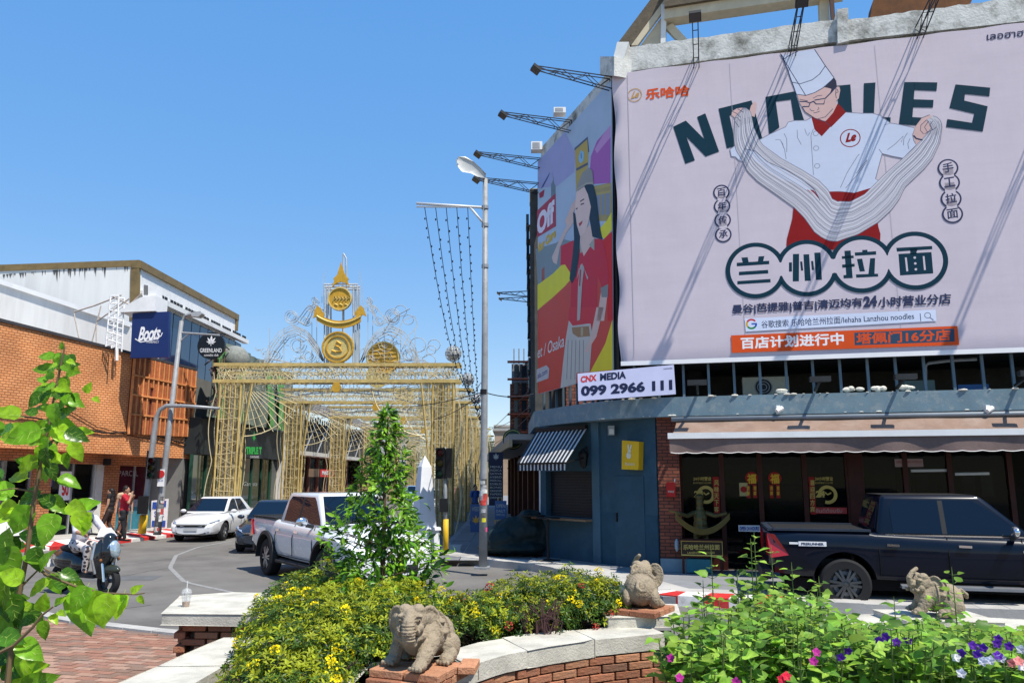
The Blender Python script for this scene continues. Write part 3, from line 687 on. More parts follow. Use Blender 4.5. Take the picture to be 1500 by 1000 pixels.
tile_g = mat('grey_roof_tiles', (.16, .145, .13), .8, var=.3, vs=3, bump=.5, bs=9); tile_r = mat('red_roof_tiles', (.33, .045, .05), .7, var=.25, vs=4, bump=.4, bs=9)
g = MB(); g.hexa([W3.w(ta - .5, 6.0, .5), W3.w(46, 6.0, .5), W3.w(46, 7.9, -3.2), W3.w(ta - .5, 7.9, -3.2)], [W3.w(ta - .5, 6.12, .5), W3.w(46, 6.12, .5), W3.w(46, 8.02, -3.2), W3.w(ta - .5, 8.02, -3.2)]); part('roof', g, tile_g, mz)
g = MB(); g.hexa([W3.w(ta + .5, 7.9, -.8), W3.w(ta + 5, 7.9, -.8), W3.w(ta + 5, 8.9, -2.6), W3.w(ta + .5, 8.9, -2.6)], [W3.w(ta + .5, 8.02, -.8), W3.w(ta + 5, 8.02, -.8), W3.w(ta + 5, 9.02, -2.6), W3.w(ta + .5, 9.02, -2.6)]); part('red_roof', g, tile_r, mz)
for k in range(12):
    u = ta + 1.6 + k * 2.4; part('window', MB().wbox(W3, u, .2, u + 2.2, 3.3, -.9, -.85), glass_d, mz); part('pillar', MB().wbox(W3, u - .2, .15, u, 3.45, -1, -.7), mat('shop_pillar_red', (.18, .08, .06), .7, var=.2), mz)
poster(W3, 467, 687, 488, 698, mat('red_shop_sign', (.55, .03, .03), .5), 0.1, mz, 'sign_board'); ptext(W3, 'MASSAGE', 469, 689, 486, 695, white_p, .13, mz, .03)
poster(W3, 450, 686, 465, 698, mat('brown_shop_sign', (.2, .12, .07), .5), 0.1, mz, 'sign_board'); part('round_board', MB().wprism(W3, circ(W3.at(483, 706), .42, 20), .16, .1), white_p, mz)
c = W3.at(483, 706); part('round_print', MB().wprism(W3, circ(c, .25, 16), .17, .161), black, mz)
# ---- further buildings on both sides, down the street
r = random.Random(11)
def block(name, label, X0, X1, Y0, Y1, h, m, side, floors, parent=None):
    t = thing(name, label, 'building', ((X0 + X1) / 2, (Y0 + Y1) / 2, 0))
    part('wall', MB().box(X0, Y0, -.1, X1, Y1, h), m, t); part('roof', MB().box(X0 - .2, Y0 - .2, h, X1 + .2, Y1 + .2, h + .25), mat('concrete_roof_edge', (.35, .33, .3), .8), t)
    xs = X1 if side > 0 else X0
    for f in range(floors):
        z0 = .4 + f * 3.1; n = max(1, int((Y1 - Y0) / 2.2))
        for k in range(n):
            y = Y0 + .5 + k * (Y1 - Y0 - .6) / n
            o = part('window', MB().box(xs - .02 if side > 0 else xs - .06, y, z0 + .5 * (f > 0), xs + .06 if side > 0 else xs + .02, y + 1.4, z0 + 2.1), glass_d, t)
            if f: part('sill', MB().box(xs - .02 if side > 0 else xs - .14, y - .1, z0 + .38, xs + .14 if side > 0 else xs + .02, y + 1.5, z0 + .47), wclean, o)
    for f in range(1, floors): part('awning' if f == 1 else 'ledge', MB().box(xs - .9 if side < 0 else xs, Y0 + .2, .1 + f * 3.1, xs if side < 0 else xs + .9, Y1 - .2, .2 + f * 3.1), mat('shop_awning_%d' % r.randrange(4), [(.3, .05, .04), (.05, .12, .25), (.4, .36, .3), (.08, .2, .1)][r.randrange(4)], .7), t)
    return t
cream = mat('cream_render', (.52, .47, .38), .85, dirt=(.25, .22, .18), da=.5, streak=True); pale = mat('pale_blue_render', (.4, .45, .5), .85, dirt=(.2, .2, .2), da=.4, streak=True); tan = mat('tan_render', (.36, .26, .18), .85, dirt=(.2, .15, .1), da=.4)
block('shop_house', 'cream shop house farthest up the left side of the street', -22, -13.2, 95, 112, 7.5, cream, 1, 2)
block('shop_house', 'pale blue shop house beyond the mezzanine building on the left', -22, -13.0, 79, 94, 6.6, pale, 1, 2)
block('shop_house', 'tan shop house far along the right side behind the gates', -1.9, 6, 84, 100, 7.0, tan, -1, 2)
block('shop_house', 'cream shop house at the very end of the right side of the street', -2.2, 6, 101, 120, 8.5, cream, -1, 2)
# ================================================================== golden lattice gates over the street
gold = mat('gold_painted_metal', (.54, .40, .15), .5, .15, var=.25, vs=5); cwire = mat('cream_wire', (.62, .53, .32), .5, .1, var=.2); swire = mat('silver_wire', (.52, .53, .52), .4, .3, var=.2)
ogold = mat('orange_gold_plate', (.58, .33, .04), .45, .25, var=.2, vs=7); pgold = mat('pale_gold_plate', (.60, .47, .17), .5, .2, var=.22, vs=7)
GX = -6.85
def make_gate():
    t = thing('lattice_gate', 'x', 'gate', (0, 0, 0), 'golden lattice gates spanning the street')
    r = random.Random(2)
    for s in (-1, 1):
        xo, xi = s * 4.55, s * 3.75
        g = MB()
        for k in range(5):
            x = xo + (xi - xo) * k / 4
            for y in (-.28, .28):
                g.tube([(x + s * .0, y, 0), (x, y, 5.9)], .045 if k in (0, 4) else .03, 4)
        g.tube([(xi - s * .1, -.3, 0), (xi - s * .15, -.3, 3.2), (xi - s * .45, -.3, 5.8)], .04, 4); g.tube([(xi + s * .3, .3, 0), (xi + s * .25, .3, 5.8)], .04, 4)
        leg = part('leg', g, gold, t)
        g = MB()
        for k in range(60): x = r.uniform(3.75, 4.55) * s; g.tube([(x, r.uniform(-.3, .3), 0), (x + r.uniform(-.15, .15), r.uniform(-.3, .3), 5.8)], .009, 3)
        for k in range(13):
            z = .3 + k * .45; g.tube([(xo, -.29, z), (xi, -.29, z + r.uniform(-.1, .1))], .013, 3); g.tube([(xo, .29, z), (xi, .29, z)], .013, 3)
            g.tube([(xo, -.29, z), (xi, -.29, z + .45)], .01, 3); g.tube([(xi, -.29, z), (xo, -.29, z + .45)], .01, 3)
        for y in (-.3, .3):
            g.tube([(xo + s * (.12 + .22 * abs(math.sin(z * 1.15))), y, z) for z in [k * .2 for k in range(32)]], .018, 3)
            g.tube([(xi - s * (.05 + .1 * abs(math.cos(z * 1.15))), y, z) for z in [k * .2 for k in range(30)]], .014, 3)
        part('wire_net', g, cwire, leg, kind='stuff')
        g = MB(); c = Vector((xi - s * .1, -.2, 5.8))
        for k in range(13):
            a = R(-88 + k * 7.2 * 1.0); ln = 1.5 + .5 * math.sin(k / 12 * math.pi)
            g.tube([c, c + Vector((-s * math.cos(a) * ln * 1.25, 0, math.sin(a) * ln * 1.15))], .014, 3)
        for rr in (.5, .85, 1.2, 1.55, 1.9):
            g.tube([c + Vector((-s * math.cos(R(a)) * rr, 0, math.sin(R(a)) * rr * .95)) for a in range(-88, 2, 9)], .012, 3)
        g.tube([c + Vector((-s * math.cos(R(a)) * 2.3, 0, math.sin(R(a)) * 2.1)) for a in range(-88, 2, 9)], .022, 4)
        part('corner_fan', g, cwire, t, kind='stuff')
    g = MB()
    for z in (6.5, 5.85):
        for y in (-.3, .3): g.bar((-4.85, y, z), (4.85, y, z), .06, .13)
    for y in (-.3, .3): g.bar((-4.6, y, 6.18), (4.6, y, 6.18), .025, .04)
    for k in range(19): x = -4.6 + k * 9.2 / 18; g.bar((x, -.3, 6.5), (x, .3, 6.5), .03)
    beam = part('beam', g, gold, t)
    g = MB(); n = 34
    for y in (-.3, .3):
        for k in range(n):
            a = -4.7 + k * 9.4 / n; b = a + 9.4 / n
            g.tube([(a, y, 5.88), ((a + b) / 2, y, 6.46), (b, y, 5.88)], .016, 3); g.tube([(a, y, 6.46), ((a + b) / 2, y, 5.88), (b, y, 6.46)], .012, 3)
    for k in range(150): x = r.uniform(-4.6, 4.6); g.tube([(x, -.31, r.uniform(5.85, 6.5)), (x + r.uniform(-.5, .5), -.31, r.uniform(5.85, 6.5))], .014, 3)
    for k in range(60): x = r.uniform(-4.6, 4.6); g.tube([(x, -.3, r.uniform(5.9, 6.4)), (x + r.uniform(-.4, .4), .3, r.uniform(5.9, 6.4))], .012, 3)
    part('zigzag_wire', g, cwire, beam, kind='stuff')
    g = MB()  # second lower beam hung under the first with scrolls
    for k in range(120): x = r.uniform(-3.4, 3.4); z = 5.85 - r.uniform(0, 1) * (.45 + .6 * (x / 3.3) ** 2); g.tube([(x, .1, z), (x + r.uniform(-.35, .35), .1, z + r.uniform(-.25, .25))], .013, 3)
    for k in range(24):
        x = -3.3 + k * 6.6 / 23; dz = .55 * abs(x / 3.3) ** 2; g.tube([(x, .1, 5.8), (x, .1, 5.45 - dz)], .012, 3)
    g.tube([(-3.4 + k * 6.8 / 30, .1, 5.45 - .55 * abs((-3.4 + k * 6.8 / 30) / 3.4) ** 2) for k in range(31)], .02, 4); g.tube([(-3.4 + k * 6.8 / 30, .1, 5.6 - .4 * abs((-3.4 + k * 6.8 / 30) / 3.4) ** 2) for k in range(31)], .014, 4)
    part('hanging_fringe', g, swire, t, kind='stuff')
    g = MB(); g.prism3([(math.cos(R(a)) * .2, -.36, 5.6 + math.sin(R(a)) * .22) for a in range(0, 360, 60)], [(math.cos(R(a)) * .2, -.3, 5.6 + math.sin(R(a)) * .22) for a in range(0, 360, 60)]); part('boss', g, ogold, t)
    return t
gate = make_gate()
GY = [30.2, 39.0, 49.0, 60, 72, 85, 99]
GL = ['nearest golden lattice gate topped by a spire with medallions', 'second golden lattice gate from the junction', 'third golden lattice gate from the junction', 'fourth golden lattice gate, halfway up the street',
      'fifth golden lattice gate up the street', 'sixth golden lattice gate, last but one up the street', 'farthest golden lattice gate at the end of the street']
gates = [gate]
gate['label'] = GL[0]
# upper scroll crests on the gates behind, smaller than the first one's
def crest(t, small=True):
    g = MB()
    for s in (-1, 1):
        for (cx_, cz, r0, r1, a0, a1) in ((1.7, 6.6, 1.3, .9, 10, 150), (3.0, 6.6, .9, .6, 20, 170), (4.0, 6.6, .5, .3, 0, 200), (1.1, 7.2, .5, .2, 60, 400), (2.4, 7.7, .32, .1, 0, 400)):
            for y in (0, .18): g.tube([(s * (cx_ + math.cos(R(a)) * (r0 + (r1 - r0) * (a - a0) / (a1 - a0))), y, cz + math.sin(R(a)) * (r0 + (r1 - r0) * (a - a0) / (a1 - a0)) * .9) for a in range(a0, a1, 10)], .014, 3)
    part('scrollwork', g, swire, t, kind='stuff')
    g = MB(); g.prism3([(math.cos(R(a)) * .6, -.1, 7.2 + math.sin(R(a)) * .6) for a in range(0, 360, 20)], [(math.cos(R(a)) * .6, 0, 7.2 + math.sin(R(a)) * .6) for a in range(0, 360, 20)]); part('medallion', g, pgold, t)
g2 = copy_tree(gate, None, (0, 0, 0), None, GL[1]); crest(g2); g2.location = (GX, GY[1], 0); gates.append(g2)
for y, l in list(zip(GY, GL))[2:]: gates.append(copy_tree(g2, None, (GX, y, 0), None, l))
# crown of the first gate: measured from the photograph, at the gate's own distance
gy = GY[0]; gate.location = (0, 0, 0)
L_ = lambda x, y, dy=0: on_y(x, y, gy) - Vector((GX, gy, 0)) + Vector((0, dy, 0))
g = MB()
for x in (477, 483, 519, 525):
    for dy in (-.2, .2): g.tube([L_(x, 536, dy), L_(x, 418, dy)], .03, 4)
for y in (418, 422, 535): 
    for dy in (-.2, .2): g.tube([L_(476, y, dy), L_(526, y, dy)], .03, 4)
g.tube([L_(503, 450), L_(503, 536)], .05, 5); g.tube([L_(503, 425), L_(503, 372)], .03, 4); g.tube([L_(508, 425), L_(507, 378), L_(503, 371)], .03, 4)
part('crown_frame', g, swire, gate)
def plate(pts, m, name, y0=-.28, y1=-.2, par=gate):
    a = [L_(x, y, y0) for x, y in pts]; b = [L_(x, y, y1) for x, y in pts]; return part(name, MB().prism3(a, b), m, par)
plate([(489, 422), (492, 412), (490, 411), (496, 405), (498, 398), (500, 392), (501.5, 386), (503, 392), (505, 398), (508, 405), (513, 411), (511, 413), (514, 422), (509, 417), (502, 415), (495, 417)], ogold, 'spire')
def disc(cx_, cy, r, m, name, y0=-.28, y1=-.18, ry=None):
    c = L_(cx_, cy); k = gy / FPX; rr = r * k; rz = (ry or r) * k
    o = part(name, MB().prism3([c + Vector((math.cos(R(a)) * rr, y0, math.sin(R(a)) * rz)) for a in range(0, 360, 15)], [c + Vector((math.cos(R(a)) * rr, y1, math.sin(R(a)) * rz)) for a in range(0, 360, 15)]), m, gate)
    return o, c, k
for cx_, cy, r_ , kind in ((500, 440, 18, 0), (497, 510, 24, 1), (561, 524, 25, 2)):
    o, c, k = disc(cx_, cy, r_, ogold if kind != 1 else pgold, 'medallion', -.28 + (kind == 2) * .3, -.2 + (kind == 2) * .3)
    yb = -.30 + (kind == 2) * .3
    g = MB(); rr = r_ * k
    g.tube([c + Vector((math.cos(R(a)) * rr * .93, yb, math.sin(R(a)) * rr * .93)) for a in range(0, 361, 15)], .035, 5)
    if kind == 0:
        fn = lambda a, b: c + Vector((a, yb, b))
        for q in range(5):
            x0 = -rr * .55 + q * rr * .27; g.tube([fn(x0, -.1), fn(x0 + .05, .12), fn(x0 + .12, .02), fn(x0 + .04, -.02)], .018, 4)
        for q in range(3): g.tube([fn(-rr * .4 + q * .2, -.2), fn(-rr * .4 + q * .2 + .12, -.26)], .02, 4)
    elif kind == 1:
        g.tube([c + Vector((math.cos(R(a)) * rr * .68, yb, math.sin(R(a)) * rr * .68)) for a in range(0, 361, 15)], .03, 5)
        g.tube([c + Vector((x * rr, yb, z * rr)) for x, z in ((-.35, -.2), (-.1, -.3), (.25, -.25), (.1, 0), (-.15, .1), (-.05, .35), (.2, .2), (.1, .05))], .03, 5)
    else:
        for q in range(6): g.tube([c + Vector((-rr * .8, yb, -rr * .5 + q * .15)), c + Vector((rr * .8, yb, -rr * .45 + q * .17))], .015, 4)
    part('relief', g, pgold if kind != 1 else ogold, o)
# ribbon banner with folded ends
arc = [(463 + k, 463 + 14 * (1 - ((500 - 463 - k) / 37) ** 2) * 1.0) for k in range(4, 72, 4)]
up_ = [(x, y - 5) for x, y in arc]; dn = [(x, y + 6) for x, y in arc]
plate(up_ + dn[::-1], ogold, 'ribbon', -.34, -.28)
plate([(461, 468), (464, 455), (468, 449), (478, 462), (474, 472), (468, 465)], ogold, 'ribbon_end', -.3, -.24); plate([(539, 466), (535, 454), (530, 449), (521, 461), (526, 471), (533, 463)], ogold, 'ribbon_end', -.3, -.24)
g = MB(); g.tube([L_(x, y - 1, -.36) for x, y in arc], .03, 5); part('ribbon_trim', g, pgold, gate)
# scrollwork of silver wire left and right of the crown
def scroll(g, pts, r_=.016, dy=0): g.tube([L_(x, y, dy) for x, y in resamp(pts, max(8, len(pts) * 5))], r_, 3)
g = MB()
for m_ in (0, 1):
    F = (lambda p: p) if not m_ else (lambda p: (1003 - p[0], p[1]))
    for dy in (-.15, .15):
        for dd in (0, 3, 7, 12):
            scroll(g, [F(p) for p in [(388 + dd * .4, 535), (395 + dd, 508 + dd * .4), (410 + dd, 487 + dd * .6), (430 + dd * .5, 477 + dd), (450, 485 + dd), (465, 505 + dd), (474, 530)]], .018, dy)
        scroll(g, [F(p) for p in [(374, 535), (380, 528), (400, 526), (425, 531)]], .014, dy)
        for cx_, cy, r0 in ((428, 464, 12), (428, 464, 8), (448, 470, 7), (456, 452, 6), (462, 440, 5), (452, 521, 9), (404, 520, 8), (436, 505, 12)):
            scroll(g, [F((cx_ + math.cos(R(a)) * r0 * (1 - a / 900), cy + math.sin(R(a)) * r0 * (1 - a / 900))) for a in range(0, 460, 30)], .013, dy)
        scroll(g, [F(p) for p in [(436, 470), (446, 476), (454, 462), (460, 446), (462, 436)]], .02, dy); scroll(g, [F(p) for p in [(440, 466), (450, 452), (463, 446), (476, 456)]], .018, dy)
    for x in (395, 416, 440, 457, 464):
        scroll(g, [F((x, 536)), F((x, 480 if x < 450 else 450))], .016)
    for k in range(40):
        x = rnd.uniform(380, 474); y = 535 - rnd.uniform(0, 45) * (1 - abs(x - 430) / 60 * .6); a = rnd.uniform(0, 6); scroll(g, [F((x, y)), F((x + 6 * math.cos(a), y + 5 * math.sin(a))), F((x + 9 * math.cos(a + .7), y + 8 * math.sin(a + .7)))], .012)
    scroll(g, [F((470, 450)), F((474, 400))], .008); scroll(g, [F((472, 445)), F((478, 395))], .008)
scroll(g, [(575, 500), (590, 470), (607, 462), (612, 478), (600, 490), (585, 520)], .02); scroll(g, [(560, 490), (572, 470), (585, 460), (600, 452)], .02)
for cx_, cy, r0 in ((575, 462, 11), (587, 455, 9), (598, 468, 8), (612, 505, 12), (600, 520, 10), (632, 512, 7), (636, 505, 9), (628, 528, 10)):
    scroll(g, [(cx_ + math.cos(R(a)) * r0, cy + math.sin(R(a)) * r0 * .9) for a in range(0, 370, 30)], .016)
part('scrollwork', g, swire, gate, kind='stuff')
# wire-ball lamps on the gate's right end and further back
def wireball(c, r, parent):
    g = MB()
    for k in range(7): a = math.pi * k / 7; g.tube([c + Vector((math.cos(a) * math.cos(b) * r, math.sin(a) * math.cos(b) * r, math.sin(b) * r)) for b in [2 * math.pi * j / 14 for j in range(15)]], .014, 3)
    for h in (-.6, -.2, .2, .6): rr = r * math.sqrt(1 - h * h); g.tube([c + Vector((math.cos(b) * rr, math.sin(b) * rr, h * r)) for b in [2 * math.pi * j / 14 for j in range(15)]], .014, 3)
    g.tube([c - Vector((0, 0, r)), c - Vector((0, 0, r + .35))], .04, 5); part('wire_ball', g, swire, parent)
    part('ball_core', MB().ball(c, r * .8, 12, 8), mat('pale_net', (.42, .44, .44), .8, var=.3, vs=9), parent, True)
wireball(L_(664, 518), .32, gate)
gate.location = (GX, gy, 0)
for t in gates[1:3]:
    l = t.location.copy(); t.location = (0, 0, 0); wireball(Vector((4.6, 0, 7.05)), .33, t); t.location = l
gb = thing('topiary_globe', 'grey net covered globe behind the black round sign', 'ornament', on_y(344, 540, 33)); gb.location.x = on_y(344, 540, 33).x
c = on_y(344, 527, 33); part('globe', MB().ball(c, .62, 16, 12), mat('grey_net_globe', (.22, .23, .21), .9, var=.3, vs=9, bump=.5), gb, True); part('stem', MB().tube([c - Vector((0, 0, .6)), c - Vector((0, 0, 3.5))], .08, 6), steel, gb)
# far end of the street: distant trees and a pale hazy facade
# ================================================================== corner building on the right
WA = Wall((3.26, 17.45), (.9702, -.2423))            # main front
WBp = Wall((2.46, 17.72), (-1.66, 4.8))              # side billboard, along the other street
WC = Wall((.75, 20.6), (2.51, -3.1))                # cut-off corner with the kiosk
bluew = mat('slate_blue_wall', (.036, .080, .115), .6, var=.2, vs=1.2, bump=.12, bs=20, spec=.12, dirt=(.012, .05, .085), da=.6, ds=1.3)
bluet = mat('slate_blue_trim', (.15, .225, .27), .6, var=.14, vs=2, bump=.15, dirt=(.32, .34, .33), da=.6, ds=6)
cb = thing('corner_building', 'slate blue corner building carrying two large billboards above a noodle shop', 'building', (4, 18, 0))
TE = 15.0
uvA = lambda v: ((v.x - WA.p.x) * WA.d.x + (v.y - WA.p.y) * WA.d.y, v.z)
# slab (balcony floor) with its rounded corner
edge = [Vector(p) for p in [(.55, 26), (.6, 21.0), (1.3, 19.5), (1.95, 18.35), (2.35, 17.87), (2.9, 17.45), (3.79, 17.03)]] + [WA.w(TE, 0, .35).xy]
sm = resamp([tuple(p) for p in edge], 60)
g = MB(); g.prism([tuple(p) for p in sm] + [tuple(WA.w(TE, 0, -6).xy), (6, 26)], 3.5, 3.93); part('balcony_slab', g, bluet, cb)
g = MB(); r = random.Random(4)
for k in range(80):
    i = r.randrange(18, 58); a, b = sm[i], sm[i + 1]; p = a.lerp(b, r.random()); z = 3.93 if r.random() < .7 else 3.5; s = r.uniform(.01, .05)
    g.ball((p.x - .005, p.y - .012, z + (.0 if z > 3.6 else .02)), (s * 1.6, s * .5, s * .5), 6, 4)
part('chipped_paint', g, mat('chipped_plaster', (.6, .58, .52), .9), cb)
# kiosk wall on the cut-off corner
tk = lambda x: WC.at(x, 760)[0]
Lc = 3.985
s0, s1 = tk(800), tk(868)
zc, zsill = WC.at(835, 690)[1], WC.at(835, 757)[1]
g = MB(); g.wbox(WC, .0, .1, s0, 3.5, 0, -.3); g.wbox(WC, s1, .1, Lc - .02, 3.5, 0, -.3); g.wbox(WC, s0, .1, s1, zsill, 0, -.3); g.wbox(WC, s0, zc, s1, 3.5, 0, -.3); part('kiosk_wall', g, bluew, cb)
g = MB(); g.wbox(WC, s1 + .05, .12, s1 + .3, 3.49, .0, .05); part('pilaster', g, mat('slate_blue_pilaster', (.05, .11, .155), .55, var=.1), cb)
sh = part('shutter', MB().wbox(WC, s0, zsill, s1, zc, -.2, -.25), mat('shutter_back', (.012, .014, .018), .6), cb)
n = 16
for k in range(n):
    z = zsill + (zc - zsill) * k / n; part('slat', MB().wbox(WC, s0 + .02, z + .01, s1 - .02, z + (zc - zsill) / n - .012, -.195, -.165), mat('shutter_slat', (.022, .027, .036), .4, .3, var=.1), sh)
part('counter', MB().wbox(WC, s0 - .35, zsill - .07, s1 + .05, zsill - .02, .02, .3), mat('wood_counter', (.20, .13, .08), .5, var=.2), cb)
dr = part('door', MB().wbox(WC, tk(902), .14, tk(945), WC.at(920, 697)[1], .002, .02), bluew, cb); part('handle', MB().wbox(WC, tk(904.5), 1.15, tk(906), 1.35, .02, .06), black, dr)
part('base_course', MB().wbox(WC, tk(872), .12, Lc - .03, 1.33, .001, .012), mat('slate_blue_lower', (.024, .066, .10), .6, var=.2, spec=.12), cb)
# front: brick pier, shopfront
rbk = brickmat('red_brown_brick', '#8a4a34', '#6e3626', '#3a231c', .22, .075, .012)
tp0, tp1 = 0.0, WA.at(997, 740)[0]
part('brick_pier', MB().wbox(WA, tp0, .12, tp1, 3.5, -.3, -.02), rbk, cb, uvfn=uvA)
part('pier_base', MB().wbox(WA, tp0, .12, tp1 + .1, .42, -.015, .06), mat('pale_pier_base', (.20, .27, .31), .7), cb)
SO = -.55
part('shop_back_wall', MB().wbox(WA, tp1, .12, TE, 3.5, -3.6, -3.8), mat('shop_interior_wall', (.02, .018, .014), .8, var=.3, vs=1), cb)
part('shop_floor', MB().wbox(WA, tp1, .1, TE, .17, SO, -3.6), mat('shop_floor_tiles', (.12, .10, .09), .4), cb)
wood = mat('dark_red_timber', (.055, .014, .010), .5, var=.3, vs=3)
part('lintel', MB().wbox(WA, tp1, 2.72, TE, 3.5, SO, SO - .25), mat('dark_red_lintel', (.09, .012, .012), .5, var=.3), cb)
shop = lambda x: WA.at(x, 740)[0]
mull = [997, 1060, 1118, 1186, 1252, 1272, 1340, 1408, 1500]
for x in mull: part('mullion', MB().wbox(WA, shop(x) - .05, .12, shop(x) + .05, 2.75, SO + .03, SO - .12), wood, cb)
for a, b in zip(mull, mull[1:]):
    o = part('window', MB().wbox(WA, shop(a) + .05, .5 if b <= 1060 or a >= 1272 else .2, shop(b) - .05, 2.7, SO - .04, SO - .055), glass, cb)
part('stall_riser', MB().wbox(WA, tp1, .12, shop(1060), .5, SO + .02, SO - .1), wood, cb); part('stall_riser', MB().wbox(WA, shop(1272), .12, TE, .5, SO + .02, SO - .1), wood, cb)
part('dark_panel', MB().wbox(WA, shop(1252), .12, shop(1272), 2.72, SO + .05, SO - .2), wood, cb)
gold_p = mat('dull_gold_print', (.50, .38, .10), .5, var=.1); redc = mat('red_couplet_paper', (.30, .012, .010), .6, var=.2); ygold = mat('yellow_gold_print', (.62, .40, .03), .5, var=.1)
# printing on the glass
def A_text(s, x0, y0, x1, y1, m, o=SO, bold=0., shear=0., parent=cb): return ptext(WA, s, x0, y0, x1, y1, m, o, parent, bold, shear)
def clock(x, y, r_):
    c = WA.at(x, y); k = 15.5 / FPX * r_; g = MB(); g.stroke(circ(c, k, 24, -110, 200), .07, lambda t, z: WA.w(t, z, SO)); g.stroke([(c[0] - k * .3, c[1] + k * .3), c, (c[0] + k * .45, c[1] + k * .25)], .03, lambda t, z: WA.w(t, z, SO + .002)); part('clock_print', g, gold_p, cb)
for dx in (0, 184):
    A_text('24小时营业', 1015 + dx, 698, 1042 + dx, 704, gold_p, bold=.03); A_text('BUSINESS HOURS', 1015 + dx, 706, 1042 + dx, 708.5, gold_p); clock(1034 + dx, 725, 12); A_text('24', 1016 + dx, 719, 1030 + dx, 729, gold_p, SO + .006, .05)
for x0, x1, s in ((1044, 1056, '风味天下客'), (1189, 1201, '喜迎四方宾')):
    poster(WA, x0, 698, x1, 755, redc, SO - .01, cb, 'couplet')
    for k, ch in enumerate(s): A_text(ch, x0 + 2.5, 703 + k * 10, x1 - 2.5, 711 + k * 10, gold_p, SO + .008, .03)
for x in (1103, 1138):
    c = WA.at(x, 700); part('lucky_disc', MB().wprism(WA, circ(c, .14, 20), SO, SO + .02), redc, cb); A_text('福', x - 6.5, 694, x + 6.5, 708, ygold, SO + .028, .04)
    for dx in (-5, 5):
        poster(WA, x + dx - 3.5, 710, x + dx + 3.5, 730, redc, SO, cb, 'streamer'); A_text('吉', x + dx - 2, 712, x + dx + 2, 718, ygold, SO + .02, .04); A_text('祥', x + dx - 2, 720, x + dx + 2, 726, ygold, SO + .02, .04)
poster(WA, 1084, 707, 1098, 727, mat('cream_notice', (.40, .34, .16), .6), SO, cb, 'notice'); part('notice_print', MB().wprism(WA, circ(WA.at(1091, 717), .07, 12), SO + .014, SO + .018), redc, cb)
poster(WA, 1083, 771, 1116, 781, white_p, SO - .02, cb, 'notice'); A_text('OPEN 24 HOURS', 1085, 773, 1114, 779, blue_p, SO + .01, .03)
poster(WA, 1192, 744, 1248, 754, mat('pink_red_strip', (.40, .05, .045), .6, var=.3, vs=6), SO - .02, cb, 'strip')
A_text('ยินดีต้อนรับ', 1200, 745.5, 1240, 752, mat('pale_strip_print', (.5, .35, .3), .6), SO + .004)
poster(WA, 1319, 671, 1363, 683, mat('pale_pink_notice', (.38, .27, .27), .7), SO, cb, 'notice'); A_text('LANZHOU BEEF NOODLES', 1322, 674, 1360, 677, redc, SO + .02)
# things inside the shop that show through the glass
ins = [mat('counter_front', (.05, .06, .05), .5, var=.3), mat('pale_curtain', (.34, .32, .25), .8, var=.3), mat('grey_shelf', (.14, .15, .16), .5)]
part('counter', MB().wbox(WA, shop(1064), .17, shop(1180), 1.25, -2.0, -2.6), ins[0], cb); part('counter_top', MB().wbox(WA, shop(1062), 1.26, shop(1182), 1.32, -1.9, -2.65), ins[1], cb)
part('menu_board', MB().wbox(WA, shop(1070), 2.0, shop(1240), 2.5, -3.4, -3.5), ins[1], cb); part('curtain', MB().wbox(WA, shop(1280), 1.6, shop(1335), 2.6, -1.2, -1.25), ins[1], cb)
for x in (1350, 1375, 1415, 1450, 1480):
    part('bottle_shelf', MB().wbox(WA, shop(x), 1.75, shop(x + 20), 2.25, -1.6, -1.9), mat('green_grey_goods', (.16, .22, .20), .5, var=.4, vs=7), cb)
g = MB(); g.tube([WA.w(*WA.at(1345, 689), -.6), WA.w(*WA.at(1408, 688), -.6)], .03, 5); g.tube([WA.w(*WA.at(1412, 694), -.6), WA.w(*WA.at(1464, 693), -.6)], .03, 5); part('tube_lamp', g, mat('white_tube', (.7, .72, .72), .4), cb)
# ---- dark recess above the slab: back wall, posts, ceiling
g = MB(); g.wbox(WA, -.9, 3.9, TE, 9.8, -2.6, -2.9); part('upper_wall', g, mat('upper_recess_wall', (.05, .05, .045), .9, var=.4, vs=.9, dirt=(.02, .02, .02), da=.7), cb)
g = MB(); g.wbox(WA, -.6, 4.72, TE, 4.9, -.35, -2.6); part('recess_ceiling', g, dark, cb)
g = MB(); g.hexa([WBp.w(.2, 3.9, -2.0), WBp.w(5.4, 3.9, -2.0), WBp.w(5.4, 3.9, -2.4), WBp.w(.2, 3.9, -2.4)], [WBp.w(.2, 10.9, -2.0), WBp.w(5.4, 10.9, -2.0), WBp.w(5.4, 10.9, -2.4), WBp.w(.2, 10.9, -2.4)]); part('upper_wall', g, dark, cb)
for k in range(22):
    t = -.5 + k * .555; part('railing_post', MB().wbox(WA, t, 3.93, t + .055, 4.72, -.1, -.16), mat('blue_grey_post', (.11, .155, .19), .5, var=.2, tint=True), cb)
for k in range(11):
    t = .2 + k * .48; part('railing_post', MB().wbox(WBp, t, 3.93, t + .05, 4.72, -.1, -.16), mat('dark_blue_post', (.07, .11, .15), .5, var=.2, tint=True), cb)
